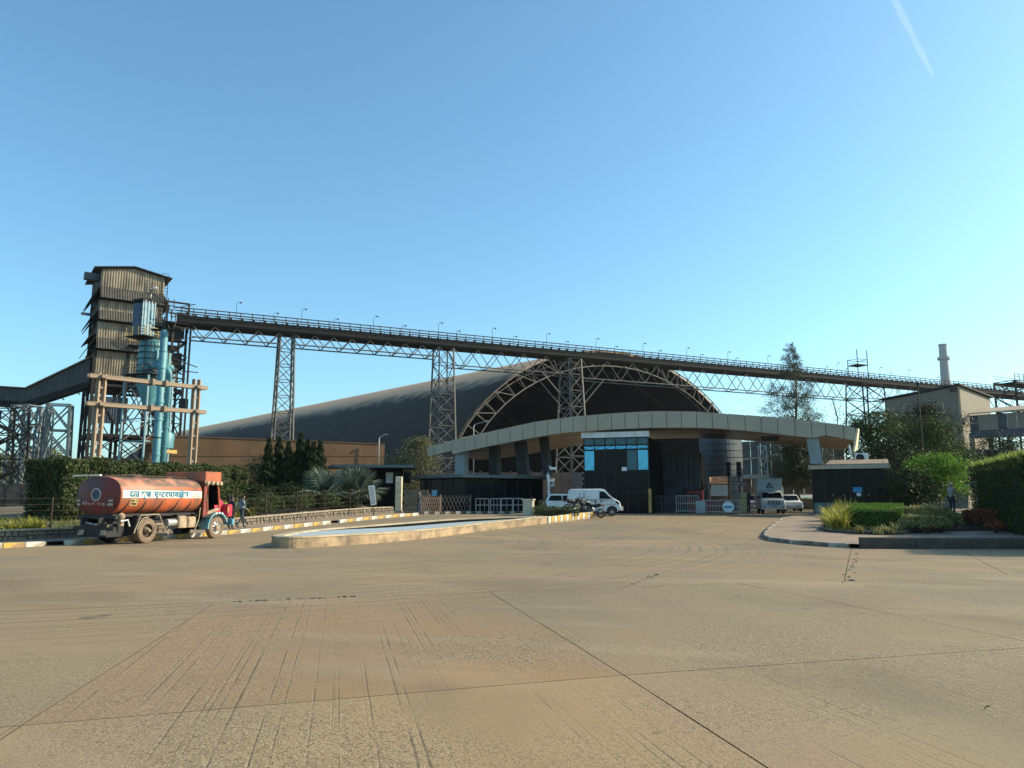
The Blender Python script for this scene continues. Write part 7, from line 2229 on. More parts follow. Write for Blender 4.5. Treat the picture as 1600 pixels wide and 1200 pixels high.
# motorcycles
def motorcycle(label, loc, rz, tankm, front=None, lean=0.12):
    t = thing('motorcycle', label, 'motorcycle', loc, rz, None)
    t.rotation_euler = (lean, 0, rz)
    for x in (-0.64, 0.64):
        wv = MB().lathe([(0.22, -0.04), (0.27, -0.05), (0.3, 0), (0.27, 0.05), (0.22, 0.04)], axis='y', n=24, cap=False).build('wheel', m_rub, t, smooth=True)
        wv.location = (x, 0, 0.3)
        for q in range(5):
            a_ = q * 2 * math.pi / 5
            MB().beam((0, 0, 0), (0.23 * math.cos(a_), 0, 0.23 * math.sin(a_)), 0.03).build('spoke', m_lat, wv)
    MB().path([(0.64, -0.09, 0.3), (0.5, -0.09, 0.75), (0.42, 0, 0.95)], 0.03, 6).path([(0.64, 0.09, 0.3), (0.5, 0.09, 0.75), (0.42, 0, 0.95)], 0.03, 6).build('front_fork', m_galv, t)
    MB().path([(0.40, 0, 0.85), (0.1, 0, 0.5), (-0.2, 0, 0.35), (-0.64, 0, 0.32)], 0.035, 6).path([(0.40, 0, 0.85), (0, 0, 0.7), (-0.55, 0, 0.72), (-0.2, 0, 0.4)], 0.03, 6).build('frame', m_blk, t)
    MB().bevbox((0.05, 0, 0.45), (0.4, 0.3, 0.34), 0.06).build('engine', m_lat, t)
    MB().path([(0.38, 0, 0.84), (0.22, 0, 0.88), (0.02, 0, 0.80), (-0.08, 0, 0.74)], [0.08, 0.15, 0.13, 0.08], 12).build('fuel_tank', tankm, t, smooth=True)
    MB().path([(-0.04, 0, 0.78), (-0.3, 0, 0.76), (-0.6, 0, 0.82), (-0.72, 0, 0.86)], [0.09, 0.12, 0.11, 0.06], 10).build('seat', m_blk, t, smooth=True)
    MB().path([(0.38, -0.36, 1.02), (0.42, -0.15, 1.02), (0.44, 0, 0.98), (0.42, 0.15, 1.02), (0.38, 0.36, 1.02)], 0.02, 6).build('handlebar', m_blk, t)
    for s_ in (-1, 1):
        MB().path([(0.42, s_ * 0.22, 1.02), (0.4, s_ * 0.28, 1.2)], 0.01, 4).lathe([(0.01, 0), (0.055, 0.01), (0.055, 0.02)], (0.39, s_ * 0.28, 1.23), 'x', 10).build('mirror', m_blk, t)
    MB().lathe([(0.02, 0.1), (0.09, 0.09), (0.1, 0.04), (0.04, -0.08)], (0.48, 0, 0.88), 'x', 12).build('headlamp', m_galv, t, smooth=True)
    k = MB()
    for i in range(9):
        a_ = R(30 + 110 * i / 8)
        k.v += [(0.64 + 0.34 * math.cos(a_), -0.06, 0.3 + 0.34 * math.sin(a_)), (0.64 + 0.34 * math.cos(a_), 0.06, 0.3 + 0.34 * math.sin(a_))]
    k.f = [(2 * i, 2 * i + 1, 2 * i + 3, 2 * i + 2) for i in range(8)]; k.mi = [0] * 8
    o = k.build('mudguard', front or tankm, t); sm = o.modifiers.new('thick', 'SOLIDIFY'); sm.thickness = 0.015
    MB().path([(0.1, -0.16, 0.35), (-0.3, -0.2, 0.3), (-0.8, -0.22, 0.42)], [0.03, 0.05, 0.045], 8).build('exhaust', m_galv, t, smooth=True)
    MB().bevbox((-0.82, 0, 0.78), (0.1, 0.16, 0.1), 0.02).build('tail_lamp', m_tail, t)
    MB().tube((-0.05, 0.12, 0.3), (-0.1, 0.34, 0.02), 0.018).build('side_stand', m_blk, t)
    return t
my = 50.4
motorcycle('black motorcycle with tall mirrors on the painted island before the van', (X(899, my, 800), my, gz(my) + 0.3), R(25), m_blk)
motorcycle('black motorcycle with white front mudguard parked behind the striped island', (X(911, my, 800), my + 0.7, gz(my) + 0.1), R(-35), m_blk, m_white)
motorcycle('motorcycle with red and white tail at the end of the striped island', (X(925, my, 800), my + 0.1, gz(my)), R(150), m_blk, m_white, -0.1)

# ------------------------------------------------------------ people
def person(label, loc, rz, J, shirt, trousers, hair=m_hair, hat=None, h=1.7, sleeve='long'):
    """one continuous skinned body; J overrides joints (x right, y forward, z up)"""
    t = thing('person', label, 'person', loc, rz)
    j = dict(pel=(0, 0, 0.95), sp=(0, 0.0, 1.15), ch=(0, 0.0, 1.36), nk=(0, 0.01, 1.50), hd=(0, 0.03, 1.58), tp=(0, 0.03, 1.70),
             ls=(-0.18, 0, 1.41), rs=(0.18, 0, 1.41), le=(-0.24, -0.03, 1.13), re=(0.24, -0.03, 1.13), lw=(-0.25, 0.05, 0.89), rw=(0.25, 0.05, 0.89),
             lh=(-0.09, 0, 0.9), rh=(0.09, 0, 0.9), lk=(-0.1, 0.03, 0.5), rk=(0.1, 0.03, 0.5), la=(-0.1, -0.02, 0.09), ra=(0.1, -0.02, 0.09), lt=(-0.11, 0.16, 0.03), rt=(0.11, 0.16, 0.03))
    j.update(J)
    rad = dict(pel=(0.15, 0.11), sp=(0.145, 0.10), ch=(0.16, 0.11), nk=(0.055, 0.055), hd=(0.085, 0.095), tp=(0.06, 0.07), ls=(0.075, 0.07), rs=(0.075, 0.07), le=(0.048, 0.048), re=(0.048, 0.048), lw=(0.03, 0.03), rw=(0.03, 0.03),
               lh=(0.1, 0.1), rh=(0.1, 0.1), lk=(0.065, 0.065), rk=(0.065, 0.065), la=(0.045, 0.045), ra=(0.045, 0.045), lt=(0.04, 0.035), rt=(0.04, 0.035))
    E = [('pel', 'sp', 1), ('sp', 'ch', 1), ('ch', 'nk', 0), ('nk', 'hd', 0), ('hd', 'tp', 0), ('ch', 'ls', 1), ('ch', 'rs', 1), ('ls', 'le', 1), ('rs', 're', 1), ('le', 'lw', 3), ('re', 'rw', 3), ('pel', 'lh', 2), ('pel', 'rh', 2), ('lh', 'lk', 2), ('rh', 'rk', 2), ('lk', 'la', 2), ('rk', 'ra', 2), ('la', 'lt', 4), ('ra', 'rt', 4)]
    names = list(j)
    vs = [Vector(j[n_]) for n_ in names]; rs = [rad[n_] for n_ in names]
    es = [(names.index(a_), names.index(b_)) for a_, b_, _ in E]
    bones = [(Vector(j[a_]), Vector(j[b_]), c) for a_, b_, c in E]
    for sd_, w_, e_ in ((-1, 'lw', 'le'), (1, 'rw', 're')):           # palms, four fingers and a thumb
        d = (Vector(j[w_]) - Vector(j[e_])).normalized()
        s_ = d.cross(Vector((0, 1, 0.3))).normalized()
        f_ = s_.cross(d)
        palm = Vector(j[w_]) + d * 0.085
        vs.append(palm); rs.append((0.038, 0.018)); pi_ = len(vs) - 1
        es.append((names.index(w_), pi_)); bones.append((Vector(j[w_]), palm, 0))
        for q in range(4):
            a_ = palm + d * 0.045 + f_ * (0.027 - q * 0.018)
            b_ = a_ + d * (0.035 + 0.012 * (q in (1, 2))) + s_ * 0.012 * sd_
            for p_ in (a_, b_): vs.append(p_); rs.append((0.009, 0.009))
            es += [(pi_, len(vs) - 2), (len(vs) - 2, len(vs) - 1)]; bones.append((palm, b_, 0))
        a_ = Vector(j[w_]) + d * 0.05 + f_ * 0.045; b_ = a_ + d * 0.045 + f_ * 0.012
        for p_ in (a_, b_): vs.append(p_); rs.append((0.011, 0.011))
        es += [(names.index(w_), len(vs) - 2), (len(vs) - 2, len(vs) - 1)]; bones.append((a_, b_, 0))
    nose = Vector(j['hd']) + Vector((0, 0.1, 0.035)); vs.append(nose); rs.append((0.014, 0.02)); es.append((names.index('hd'), len(vs) - 1)); bones.append((nose, nose + Vector((0, 0.01, 0)), 0))
    for sx in (-1, 1):
        ear = Vector(j['hd']) + Vector((sx * 0.088, -0.01, 0.03)); vs.append(ear); rs.append((0.012, 0.02)); es.append((names.index('hd'), len(vs) - 1)); bones.append((ear, ear + Vector((0, 0, 0.02)), 0))
    me = bpy.data.meshes.new('body'); me.from_pydata([tuple(v) for v in vs], es, [])
    o = bpy.data.objects.new('body', me); COL.objects.link(o)
    sk = o.modifiers.new('skin', 'SKIN'); sk.use_smooth_shade = True
    for i, r_ in enumerate(rs): me.skin_vertices[0].data[i].radius = r_
    for i in range(len(rs)): me.skin_vertices[0].data[i].use_root = (i == 0)
    o.modifiers.new('sub', 'SUBSURF').levels = 1
    bpy.context.view_layer.update()
    nm = bpy.data.meshes.new_from_object(o.evaluated_get(bpy.context.evaluated_depsgraph_get()))
    bpy.data.objects.remove(o)
    nm.materials.clear()
    for m_ in (m_skin, shirt, trousers, shirt if sleeve == 'long' else m_skin, m_blk): nm.materials.append(m_)
    def seg(p, a_, b_):
        d = b_ - a_; u = max(0, min(1, (p - a_).dot(d) / max(1e-9, d.length_squared)))
        return (p - a_ - d * u).length
    for f in nm.polygons:
        c = Vector(f.center)
        f.material_index = min(bones, key=lambda b_: seg(c, b_[0], b_[1]))[2]
        if c.z > j['ch'][2] + 0.02 and f.material_index == 0 and c.z < j['nk'][2] - 0.02: f.material_index = 1
    body = put('body', nm, t)
    body.scale = (h / 1.7,) * 3
    k = MB(); hd = Vector(j['hd']); n = 14
    for i in range(5):
        ph_ = R(90 - i * 24)
        for q in range(n):
            a_ = 2 * math.pi * q / n
            k.v.append((hd.x + math.cos(a_) * 0.105 * math.cos(ph_), hd.y - 0.015 + math.sin(a_) * 0.118 * math.cos(ph_) * (0.75 if math.sin(a_) > 0 and i == 4 else 1), hd.z + 0.05 + 0.105 * math.sin(ph_) + (0.045 * (i == 4) * (math.sin(a_) > 0.2))))
    for i in range(4):
        for q in range(n): k.f.append((i * n + q, i * n + (q + 1) % n, (i + 1) * n + (q + 1) % n, (i + 1) * n + q))
    k.mi = [0] * len(k.f)
    hh = k.build('hair' if hat is None else 'cap', hat or hair, t, smooth=True); hh.scale = (h / 1.7,) * 3
    if hat is not None:
        MB().prism([(hd.x + 0.085 * math.cos(a_), hd.y + 0.06 + 0.16 * math.sin(a_)) for a_ in [math.pi * i / 8 for i in range(9)]], hd.z + 0.065, hd.z + 0.08).build('cap_brim', hat, t).scale = (h / 1.7,) * 3
    return t
m_chk = M('checked_shirt', (0.30, 0.36, 0.40), 0.85, c2=(0.06, 0.08, 0.11), scale=14, lo=0.45, hi=0.55)
m_jean = M('dark_jeans', (0.035, 0.05, 0.075), 0.85)
m_khaki = M('khaki_shirt', (0.30, 0.26, 0.22), 0.85)
m_navyc = M('navy_cloth', (0.02, 0.025, 0.035), 0.85)
m_redc = M('red_cloth', (0.30, 0.03, 0.03), 0.85)
m_capc = M('sand_cap', (0.55, 0.42, 0.28), 0.8)
def sidewalk(px, py):
    return G(px, py, 0.15)
WALKP = dict(lk=(-0.1, 0.20, 0.52), la=(-0.1, 0.22, 0.10), lt=(-0.11, 0.39, 0.05), rk=(0.1, -0.03, 0.5), ra=(0.1, -0.32, 0.14), rt=(0.11, -0.18, 0.03), rw=(0.24, 0.2, 0.95), lw=(-0.25, -0.1, 0.92), re=(0.24, 0.0, 1.13), le=(-0.24, -0.12, 1.14), hd=(0, 0.08, 1.56), tp=(0, 0.1, 1.67))
person('man in a checked shirt walking on the footpath ahead of the tanker', sidewalk(376, 825), R(-40), WALKP, m_chk, m_jean, h=1.66)
person('person in dark clothes beside the tanker bonnet, partly hidden by the truck', sidewalk(360, 827), R(-20), {}, m_navyc, m_navyc, h=1.62)
person('guard in dark clothing standing left of the tan folding gate', Vector((X(655, 56.2, 800), 56.2, gz(56.2))), R(60), {}, m_navyc, m_jean, h=1.7)
person('guard in dark clothing standing beside the pickup truck', gw(gs(1165, 2.2), 2.2, 0.72), R(200), dict(lw=(-0.2, 0.22, 1.05), le=(-0.26, 0.0, 1.13)), m_navyc, m_navyc, h=1.78)
gdp = Vector((X(1487, 43, 780), 43, 0.93))
k = MB()
for r_, z_ in ((5.2, -0.62), (4.2, -0.45), (3.0, -0.12), (1.8, -0.02), (0.0, 0.0)):
    k.v += [(gdp.x + 1 + r_ * math.cos(2 * math.pi * i / 20) * 1.1, gdp.y + 0.6 + r_ * math.sin(2 * math.pi * i / 20) * 0.8, gdp.z + z_ + 0.02 * math.sin(i * 2.3)) for i in range(20)]
for a_ in range(4):
    for i in range(20): k.f.append((a_ * 20 + i, a_ * 20 + (i + 1) % 20, a_ * 20 + 20 + (i + 1) % 20, a_ * 20 + 20 + i))
k.mi = [0] * len(k.f)
tag(k.build('planting_mound', m_soil, smooth=True), kind='structure', label='low earth mound that the gardener stands on')
person('gardener in a grey shirt and sand cap watering with a hose', gdp, R(-65), dict(rw=(0.12, 0.42, 1.14), re=(0.2, 0.14, 1.12), lw=(-0.08, 0.36, 1.1), le=(-0.2, 0.08, 1.1)), m_khaki, m_navyc, hat=m_capc, h=1.72)
hs = thing('garden_hose', 'dark hose held by the gardener with a thin jet of water', 'hose', gdp)
fdir = Vector((math.sin(R(65)), math.cos(R(65)), 0)); rdir = Vector((fdir.y, -fdir.x, 0))
hp0 = fdir * 0.5 + rdir * 0.06 + up * 1.16
MB().path([hp0 + fdir * 0.15 + up * 0.08, hp0, hp0 - fdir * 0.1 - up * 0.1, fdir * 0.5 + up * 0.5, fdir * 0.9 + up * 0.04, fdir * 2.0 + rdir * 0.4 + up * 0.02], 0.018, 6).build('tube', m_lat, hs, smooth=True)
m_jet = M('water_jet', (0.5, 0.55, 0.55), 0.2)
MB().path([hp0 + fdir * (0.15 + 0.28 * i) + up * (0.08 + 0.2 * i - 0.016 * i * i) for i in range(7)], [0.009 + 0.003 * i for i in range(7)], 5).build('water_jet', m_jet, hs, smooth=True)

# ------------------------------------------------------------ vegetation
l_hedge = leafmat('leaf_hedge', [(0.03, 0.045, 0.014), (0.055, 0.075, 0.025), (0.12, 0.13, 0.062)])
l_box = leafmat('leaf_box', [(0.045, 0.11, 0.01), (0.085, 0.19, 0.015), (0.16, 0.30, 0.03)])
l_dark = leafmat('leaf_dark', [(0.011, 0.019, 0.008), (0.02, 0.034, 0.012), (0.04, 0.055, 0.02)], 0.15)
l_tree = leafmat('leaf_tree', [(0.02, 0.036, 0.008), (0.038, 0.065, 0.013), (0.085, 0.115, 0.028)])
l_bright = leafmat('leaf_bright', [(0.07, 0.15, 0.015), (0.12, 0.24, 0.025), (0.20, 0.32, 0.04)], 0.35)
l_yel = leafmat('leaf_yellow', [(0.20, 0.22, 0.03), (0.38, 0.36, 0.06), (0.55, 0.50, 0.14)], 0.3)
l_var = leafmat('leaf_variegated', [(0.11, 0.125, 0.03), (0.26, 0.25, 0.08), (0.52, 0.47, 0.24)], 0.25)
l_red = leafmat('leaf_croton', [(0.11, 0.025, 0.012), (0.26, 0.07, 0.035), (0.46, 0.22, 0.12)], 0.2)
l_casu = leafmat('leaf_casuarina', [(0.045, 0.055, 0.03), (0.065, 0.075, 0.04), (0.10, 0.105, 0.06)], 0.2)
l_silv = leafmat('leaf_silver', [(0.07, 0.09, 0.06), (0.12, 0.145, 0.10), (0.19, 0.215, 0.16)], 0.15)
l_grass = leafmat('leaf_grass', [(0.08, 0.12, 0.02), (0.15, 0.19, 0.035), (0.26, 0.28, 0.08)], 0.3)
l_gsun = leafmat('leaf_grass_sun', [(0.12, 0.18, 0.025), (0.24, 0.29, 0.05), (0.38, 0.40, 0.10)], 0.35)  # brighter copy of the grass colours, sun on the hedge top painted in
l_dry = leafmat('leaf_dry', [(0.09, 0.10, 0.04), (0.14, 0.135, 0.055), (0.21, 0.19, 0.09)], 0.2)
m_core = M('twigs', (0.025, 0.03, 0.014), 0.95, c2=(0.018, 0.018, 0.01), scale=4)
m_bark = M('bark', (0.14, 0.105, 0.075), 0.9, c2=(0.08, 0.06, 0.045), scale=6, bump=0.4)

# long clipped hedge behind the tanker
hedge('hedge', 'tall wide clipped dark green hedge behind the orange tanker', (-20.9, 36.1, 0.9), math.atan2(11.2, 4.75), 12.2, 2.7, 2.72, 46000, 0.15, l_hedge, m_core, 0.24)
# grass bank and yellow spear plants at the far left
def scatter_strip(line, d0, d1, n, zf, keep=None):
    """points between two offsets of a line"""
    cum = [0.0]
    for a_, b_ in zip(line[:-1], line[1:]): cum.append(cum[-1] + (b_ - a_).length)
    out = []
    for t, d in zip(RNG.uniform(0, cum[-1], n), RNG.uniform(d0, d1, n)):
        i = min(len(line) - 2, max(0, int(np.searchsorted(cum, t)) - 1))
        f = (t - cum[i]) / (cum[i + 1] - cum[i])
        p = line[i].lerp(line[i + 1], f); tt = (line[i + 1] - line[i]).normalized()
        q = p + Vector((-tt.y, tt.x)) * d
        if keep is None or keep(q, d): out.append((q.x, q.y, zf(q, d)))
    return np.array(out)
bedz = lambda q, d: gz(q.y) + 0.35 + 0.4 * min(1, d / 3.2)
sub = [p for p in BK if p.y < 47]
pts = scatter_strip(sub, 0.1, 6, 5200, bedz, lambda q, d: q.y < 36.5)
tag(blademesh('grass', pts, 0.34, 0.035, l_grass, None, 0.7), 'rough green grass on the bank at the far left', kind='stuff')
def spear_clump(label, pts_, L_, wd, mat, group, per=46, lean=0.9):
    for i, p in enumerate(pts_):
        t = thing('spear_plant', label, 'plant', p, 0, group)
        b_ = np.concatenate([RNG.normal(size=(per, 2)) * 0.10, np.zeros((per, 1))], 1)
        blademesh('blades', b_, L_ * random.uniform(0.85, 1.2), wd, mat, t, lean, kind='stuff')
q = scatter_strip([p for p in BK if 26 < p.y < 36], 0.25, 1.1, 60, bedz)
q = q[np.argsort(q[:, 1])][:: 1]
spear_clump('yellow green spear leaved plant in the row behind the tanker', [tuple(v) for v in q[:44]], 0.6, 0.06, l_yel, 'yellow spear plants behind the tanker')
q = scatter_strip([p for p in BK if 39.5 < p.y < 44.5], 0.25, 2.4, 34, bedz)
spear_clump('yellow green spear leaved plant near the walking man', [tuple(v) for v in q], 0.85, 0.06, l_yel, 'yellow spear plants near the walking man', 60)

def bush(name, label, loc, rx, ry, h, n, leaf, mat, cat='shrub', group=None, aspect=0.5, up_=0.3, droop=0.0):
    """dome of leaves on stems, uneven outline"""
    t = thing(name, label, cat, loc, 0, group)
    th = RNG.uniform(0, 2 * np.pi, n); ph = np.arcsin(RNG.uniform(-0.25, 1, n))
    d = np.stack([np.cos(th) * np.cos(ph), np.sin(th) * np.cos(ph), np.sin(ph)], 1)
    r_ = (0.82 + 0.16 * lump(d * 3 + np.array(loc), 1.5) + 0.10 * lump(d * 7 + np.array(loc), 1.3)) * (1 - np.abs(RNG.normal(size=n)) * 0.16)
    p = d * r_[:, None] * np.array([rx, ry, h * 0.62]) + np.array([0, 0, h * 0.4])
    p[:, 2] = np.maximum(p[:, 2], 0.04)
    leafmesh('foliage', p, leaf, mat, t, aspect, nrm=d, jitter=0.8, up=up_, droop=droop, kind='stuff')
    k = MB()
    for j in range(9):
        a_ = 2 * math.pi * j / 9
        k.path([(0.1 * rx * math.cos(a_), 0.1 * ry * math.sin(a_), -0.05), (rx * 0.35 * math.cos(a_), ry * 0.35 * math.sin(a_), h * 0.4), (rx * 0.6 * math.cos(a_ + 0.3), ry * 0.6 * math.sin(a_ + 0.3), h * 0.68)], [0.03, 0.022, 0.008], 5)
    k.build('stems', m_bark, t)
    return t
# shrub bed behind the fence, middle left
q = [(0.9, 44.3), (1.5, 45.8), (0.9, 47.2), (1.6, 48.4), (1.0, 49.8), (1.7, 51.0), (1.2, 52.2)]
lbl = ['shrub behind the fence nearest the yellow plants', 'second dusty shrub behind the fence from the yellow plants', 'broad dusty shrub behind the fence below the tall mast trees', 'dusty shrub behind the fence below the left fan palm', 'dusty shrub behind the fence between the two fan palms', 'dusty shrub behind the fence left of the leaning white notice', 'low dusty shrub behind the fence beneath the leaning white notice']
def on_bank(y, d):
    for a_, b_ in zip(BK[:-1], BK[1:]):
        if a_.y <= y <= b_.y:
            p = a_.lerp(b_, (y - a_.y) / (b_.y - a_.y)); tt = (b_ - a_).normalized()
            return p + Vector((-tt.y, tt.x)) * d
    return BK[-1] + Vector((-1, 0.4)) * d
for (d, y), l_ in zip(q, lbl):
    p = on_bank(y, d)
    bush('shrub', l_, (p.x, p.y, gz(p.y) + 0.4), 1.15, 1.0, random.uniform(1.15, 1.45) if y < 51 else 0.85, 2600, 0.11, l_hedge, group='dusty shrubs behind the wire fence')
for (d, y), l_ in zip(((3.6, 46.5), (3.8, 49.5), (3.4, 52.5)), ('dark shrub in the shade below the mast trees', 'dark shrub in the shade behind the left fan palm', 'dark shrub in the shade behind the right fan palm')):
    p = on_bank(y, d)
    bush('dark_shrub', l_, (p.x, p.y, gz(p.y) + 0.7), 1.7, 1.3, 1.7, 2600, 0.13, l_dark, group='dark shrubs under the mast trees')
# columnar mast trees
def mast_tree(label, loc, h, r, n, seed):
    rr = np.random.default_rng(seed)
    t = thing('mast_tree', label, 'tree', loc, 0, 'columnar mast trees')
    MB().path([(0, 0, -0.1), (0.04, 0, h * 0.5), (0, 0.03, h * 0.97)], [0.11, 0.07, 0.02], 7).build('trunk', m_bark, t, smooth=True)
    u = rr.uniform(0, 1, n) ** 0.8
    th = rr.uniform(0, 2 * np.pi, n)
    rad = 1.3 * r * (0.12 + 0.88 * np.minimum(1, (1 - u) * 1.7)) * np.minimum(1, 0.5 + u * 4) * (0.75 + 0.25 * np.sin(u * 38 + 2 * th)) * np.sqrt(rr.uniform(0.25, 1, n))
    p = np.stack([np.cos(th) * rad, np.sin(th) * rad, 0.25 + u * (h - 0.2)], 1)
    d = np.stack([np.cos(th), np.sin(th), np.full(n, 0.2)], 1)
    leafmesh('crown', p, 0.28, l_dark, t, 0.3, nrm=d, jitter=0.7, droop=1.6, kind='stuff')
mt = [(418, 693, 55, 'leftmost slim mast tree, beside the hedge end'), (434, 690, 56.5, 'second slim mast tree from the hedge'), (449, 698, 55.5, 'shorter mast tree left of the tallest one'), (468, 684, 56, 'tallest mast tree of the group'), (479, 694, 57.5, 'mast tree close behind the tallest one'), (488, 698, 55.5, 'mast tree second from the fan palms'), (499, 695, 56, 'mast tree nearest the fan palms')]
for i, (px, py, y, l_) in enumerate(mt):
    z = gz(y) + 0.6
    mast_tree(l_, (X(px, y, 740), y, z), Z(py, y) - z + 0.25, 0.62 + 0.1 * (i % 2), 3400, 20 + i)
# silver fan palms
def fan_palm(label, loc, n, size, seed):
    rr = random.Random(seed)
    t = thing('fan_palm', label, 'palm', loc, 0, 'silver fan palms')
    MB().path([(0, 0, -0.2), (0, 0, 0.5)], [0.22, 0.26], 10).build('trunk', m_bark, t, smooth=True)
    k = MB()                                                     # one frond, shared
    seg_ = 22
    pl_ = size * 0.75
    k.path([(0, 0, 0), (pl_ * 0.5, 0, 0.04), (pl_, 0, 0)], [0.03, 0.022, 0.015], 5)
    for i in range(seg_):
        a_ = R(-115 + 230 * i / (seg_ - 1))
        b_ = R(-115 + 230 * (i + 0.5) / (seg_ - 1))
        L_ = size * (0.72 + 0.28 * math.cos(a_ * 0.7))
        w = 0.042 * size
        c_, s_ = math.cos(a_), math.sin(a_)
        e = (pl_ + c_ * L_, s_ * L_, -0.14 * L_ * (1 + abs(s_)))
        m_ = (pl_ + c_ * L_ * 0.55, s_ * L_ * 0.55, 0.05 * L_)
        nx, ny = -s_ * w, c_ * w
        k.add([(pl_, 0, 0), (m_[0] + nx, m_[1] + ny, m_[2] - 0.02), (m_[0], m_[1], m_[2] + 0.02), (m_[0] - nx, m_[1] - ny, m_[2] - 0.02), e], [(0, 1, 2), (0, 2, 3), (1, 4, 2), (2, 4, 3)])
    me = None
    for j in range(n):
        if me is None:
            o = k.build('frond', l_silv, t); me = o.data
        else:
            o = put('frond', me, t)
        o.location = (0, 0, 0.45)
        o.rotation_euler = (rr.uniform(-0.25, 0.25), -R(rr.uniform(8, 78)), 2 * math.pi * j * 0.382)
fan_palm('silver fan palm below the mast trees', (X(508, 52.5, 770), 52.5, gz(52.5) + 0.6), 20, 1.45, 3)
fan_palm('silver fan palm left of the leaning white notice', (X(556, 53.5, 770), 53.5, gz(53.5) + 0.6), 20, 1.45, 5)
# trees near the left gate house
branch_tree('shade_tree', 'dusty olive tree left of the gate canopy tip', (X(655, 78, 720), 78, 0.7), Z(688, 78) - 0.7, 2.4, 2.0, 0.18, 60, 130, 0.2, l_dry, m_bark, 4, csize=0.9)
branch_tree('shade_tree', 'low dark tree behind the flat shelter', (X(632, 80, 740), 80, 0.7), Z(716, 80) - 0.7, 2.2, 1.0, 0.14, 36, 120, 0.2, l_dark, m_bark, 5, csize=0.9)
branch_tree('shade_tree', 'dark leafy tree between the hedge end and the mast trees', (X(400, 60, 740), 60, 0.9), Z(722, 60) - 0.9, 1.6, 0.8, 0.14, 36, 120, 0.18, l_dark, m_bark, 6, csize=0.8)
# clipped hedge by the pillar on the island
ip = G(862, 806, 0.3)
hedge('low_hedge', 'low rounded hedge between the stone pillar and the motorcycles', (X(838, 47.5, 800), 47.4, gz(47) + 0.28), R(14), 2.7, 1.1, 0.55, 3600, 0.08, l_hedge, m_core, 0.12)
bush('shrub', 'small clipped ball shrub behind the stone pillar', (X(847, 51, 790), 51, gz(51) + 0.3), 0.42, 0.42, 0.95, 900, 0.08, l_hedge)

# flower bed at the right
fbz = lambda y: gz(y) + 0.2
for i, (px, py) in enumerate(((1293, 823), (1300, 818), (1306, 812), (1313, 821), (1318, 813), (1326, 819), (1310, 805), (1322, 806), (1302, 828), (1318, 828), (1332, 812), (1329, 803), (1297, 813))):
    p = G(px, py, 0.2)
    spear_clump('bright yellow arching spear plant at the tip of the flower bed', [(p.x, p.y, fbz(p.y))], 1.05, 0.07, l_yel, 'yellow spear plants at the bed tip', 70, 0.85)
a_ = G(1331, 827, 0.2)
bh = hedge('box_hedge', 'bright green clipped box hedge in the middle of the flower bed', (a_.x - 0.1, a_.y + 0.2, fbz(a_.y)), R(-27), 2.5, 7.2, 1.0, 26000, 0.075, l_box, m_core, 0.06, aspect=0.5)
for i, (px, py, rx, h) in enumerate(((1412, 826, 0.75, 1.2), (1432, 827, 0.85, 1.35), (1455, 826, 0.85, 1.35), (1476, 824, 0.7, 1.15), (1492, 826, 0.5, 0.9), (1425, 831, 0.7, 0.9), (1448, 832, 0.7, 0.85), (1470, 831, 0.6, 0.8))):
    p = G(px, py, 0.2)
    bush('variegated_shrub', ('tallest cream edged shrub right of the box hedge', 'cream edged shrub with a high rounded top beside the box hedge', 'broad cream edged shrub before the gardener', 'cream edged shrub just left of the gardener', 'small cream edged shrub at the gardener feet', 'low cream edged shrub at the kerb nearest the box hedge', 'low cream edged shrub at the kerb in the middle of the bed', 'low cream edged shrub at the kerb nearest the red shrubs')[i], (p.x, p.y, fbz(p.y)), rx, rx, h, 2300, 0.1, l_var, group='cream edged shrubs in the flower bed')
for i, (px, py, rx, h) in enumerate(((1516, 824, 0.6, 1.0), (1533, 825, 0.7, 1.1), (1550, 826, 0.7, 1.05), (1568, 824, 0.65, 1.05), (1586, 826, 0.5, 0.8), (1556, 831, 0.5, 0.6))):
    p = G(px, py, 0.2)
    bush('croton', ('red brown croton nearest the gardener', 'second red brown croton from the gardener', 'red brown croton in the middle of its row', 'red brown croton before the big hedge corner', 'small red brown croton at the edge of the photo', 'lowest red brown croton close to the kerb')[i], (p.x, p.y, fbz(p.y)), rx, rx, h, 1500, 0.13, l_red, group='red brown crotons in the flower bed', aspect=0.35)
for i, (px, py) in enumerate(((1345, 833), (1372, 834), (1392, 834), (1402, 832), (1384, 832))):
    p = G(px, py, 0.2)
    spear_clump('small pale spider plant, %s along the bed kerb from the paved tip' % ORD[(0, 1, 3, 4, 2)[i]], [(p.x, p.y, fbz(p.y))], 0.5, 0.045, l_var, 'spider plants along the bed kerb', 50, 1.0)
bh.rotation_euler = (R(2.2), 0, R(-27))
# tall hedge wall on the right
ha, hb = Vector((X(1516, 45, 760), 45)), Vector((X(1600, 33.5, 760), 33.5))
d_ = (hb - ha).normalized()
hL = (hb - ha).length + 8
hedge('hedge', 'tall dark clipped hedge wall with sunlit grassy top beside the gardener', (ha.x, ha.y, 0.15), math.atan2(d_.y, d_.x), hL, 3.0, Z(729, 45) - 0.2, 36000, 0.13, l_tree, m_core, 0.22)
pts = np.stack([RNG.uniform(0, hL, 5000), RNG.uniform(0, 3.0, 5000), np.full(5000, Z(729, 45) - 0.25)], 1)
o = blademesh('grass', pts, 0.42, 0.04, l_gsun, None, 0.7); o.location = (ha.x, ha.y, 0.2); o.rotation_euler = (0, 0, math.atan2(d_.y, d_.x))
tag(o, 'shaggy sunlit grass growing on top of the big hedge wall', kind='stuff')
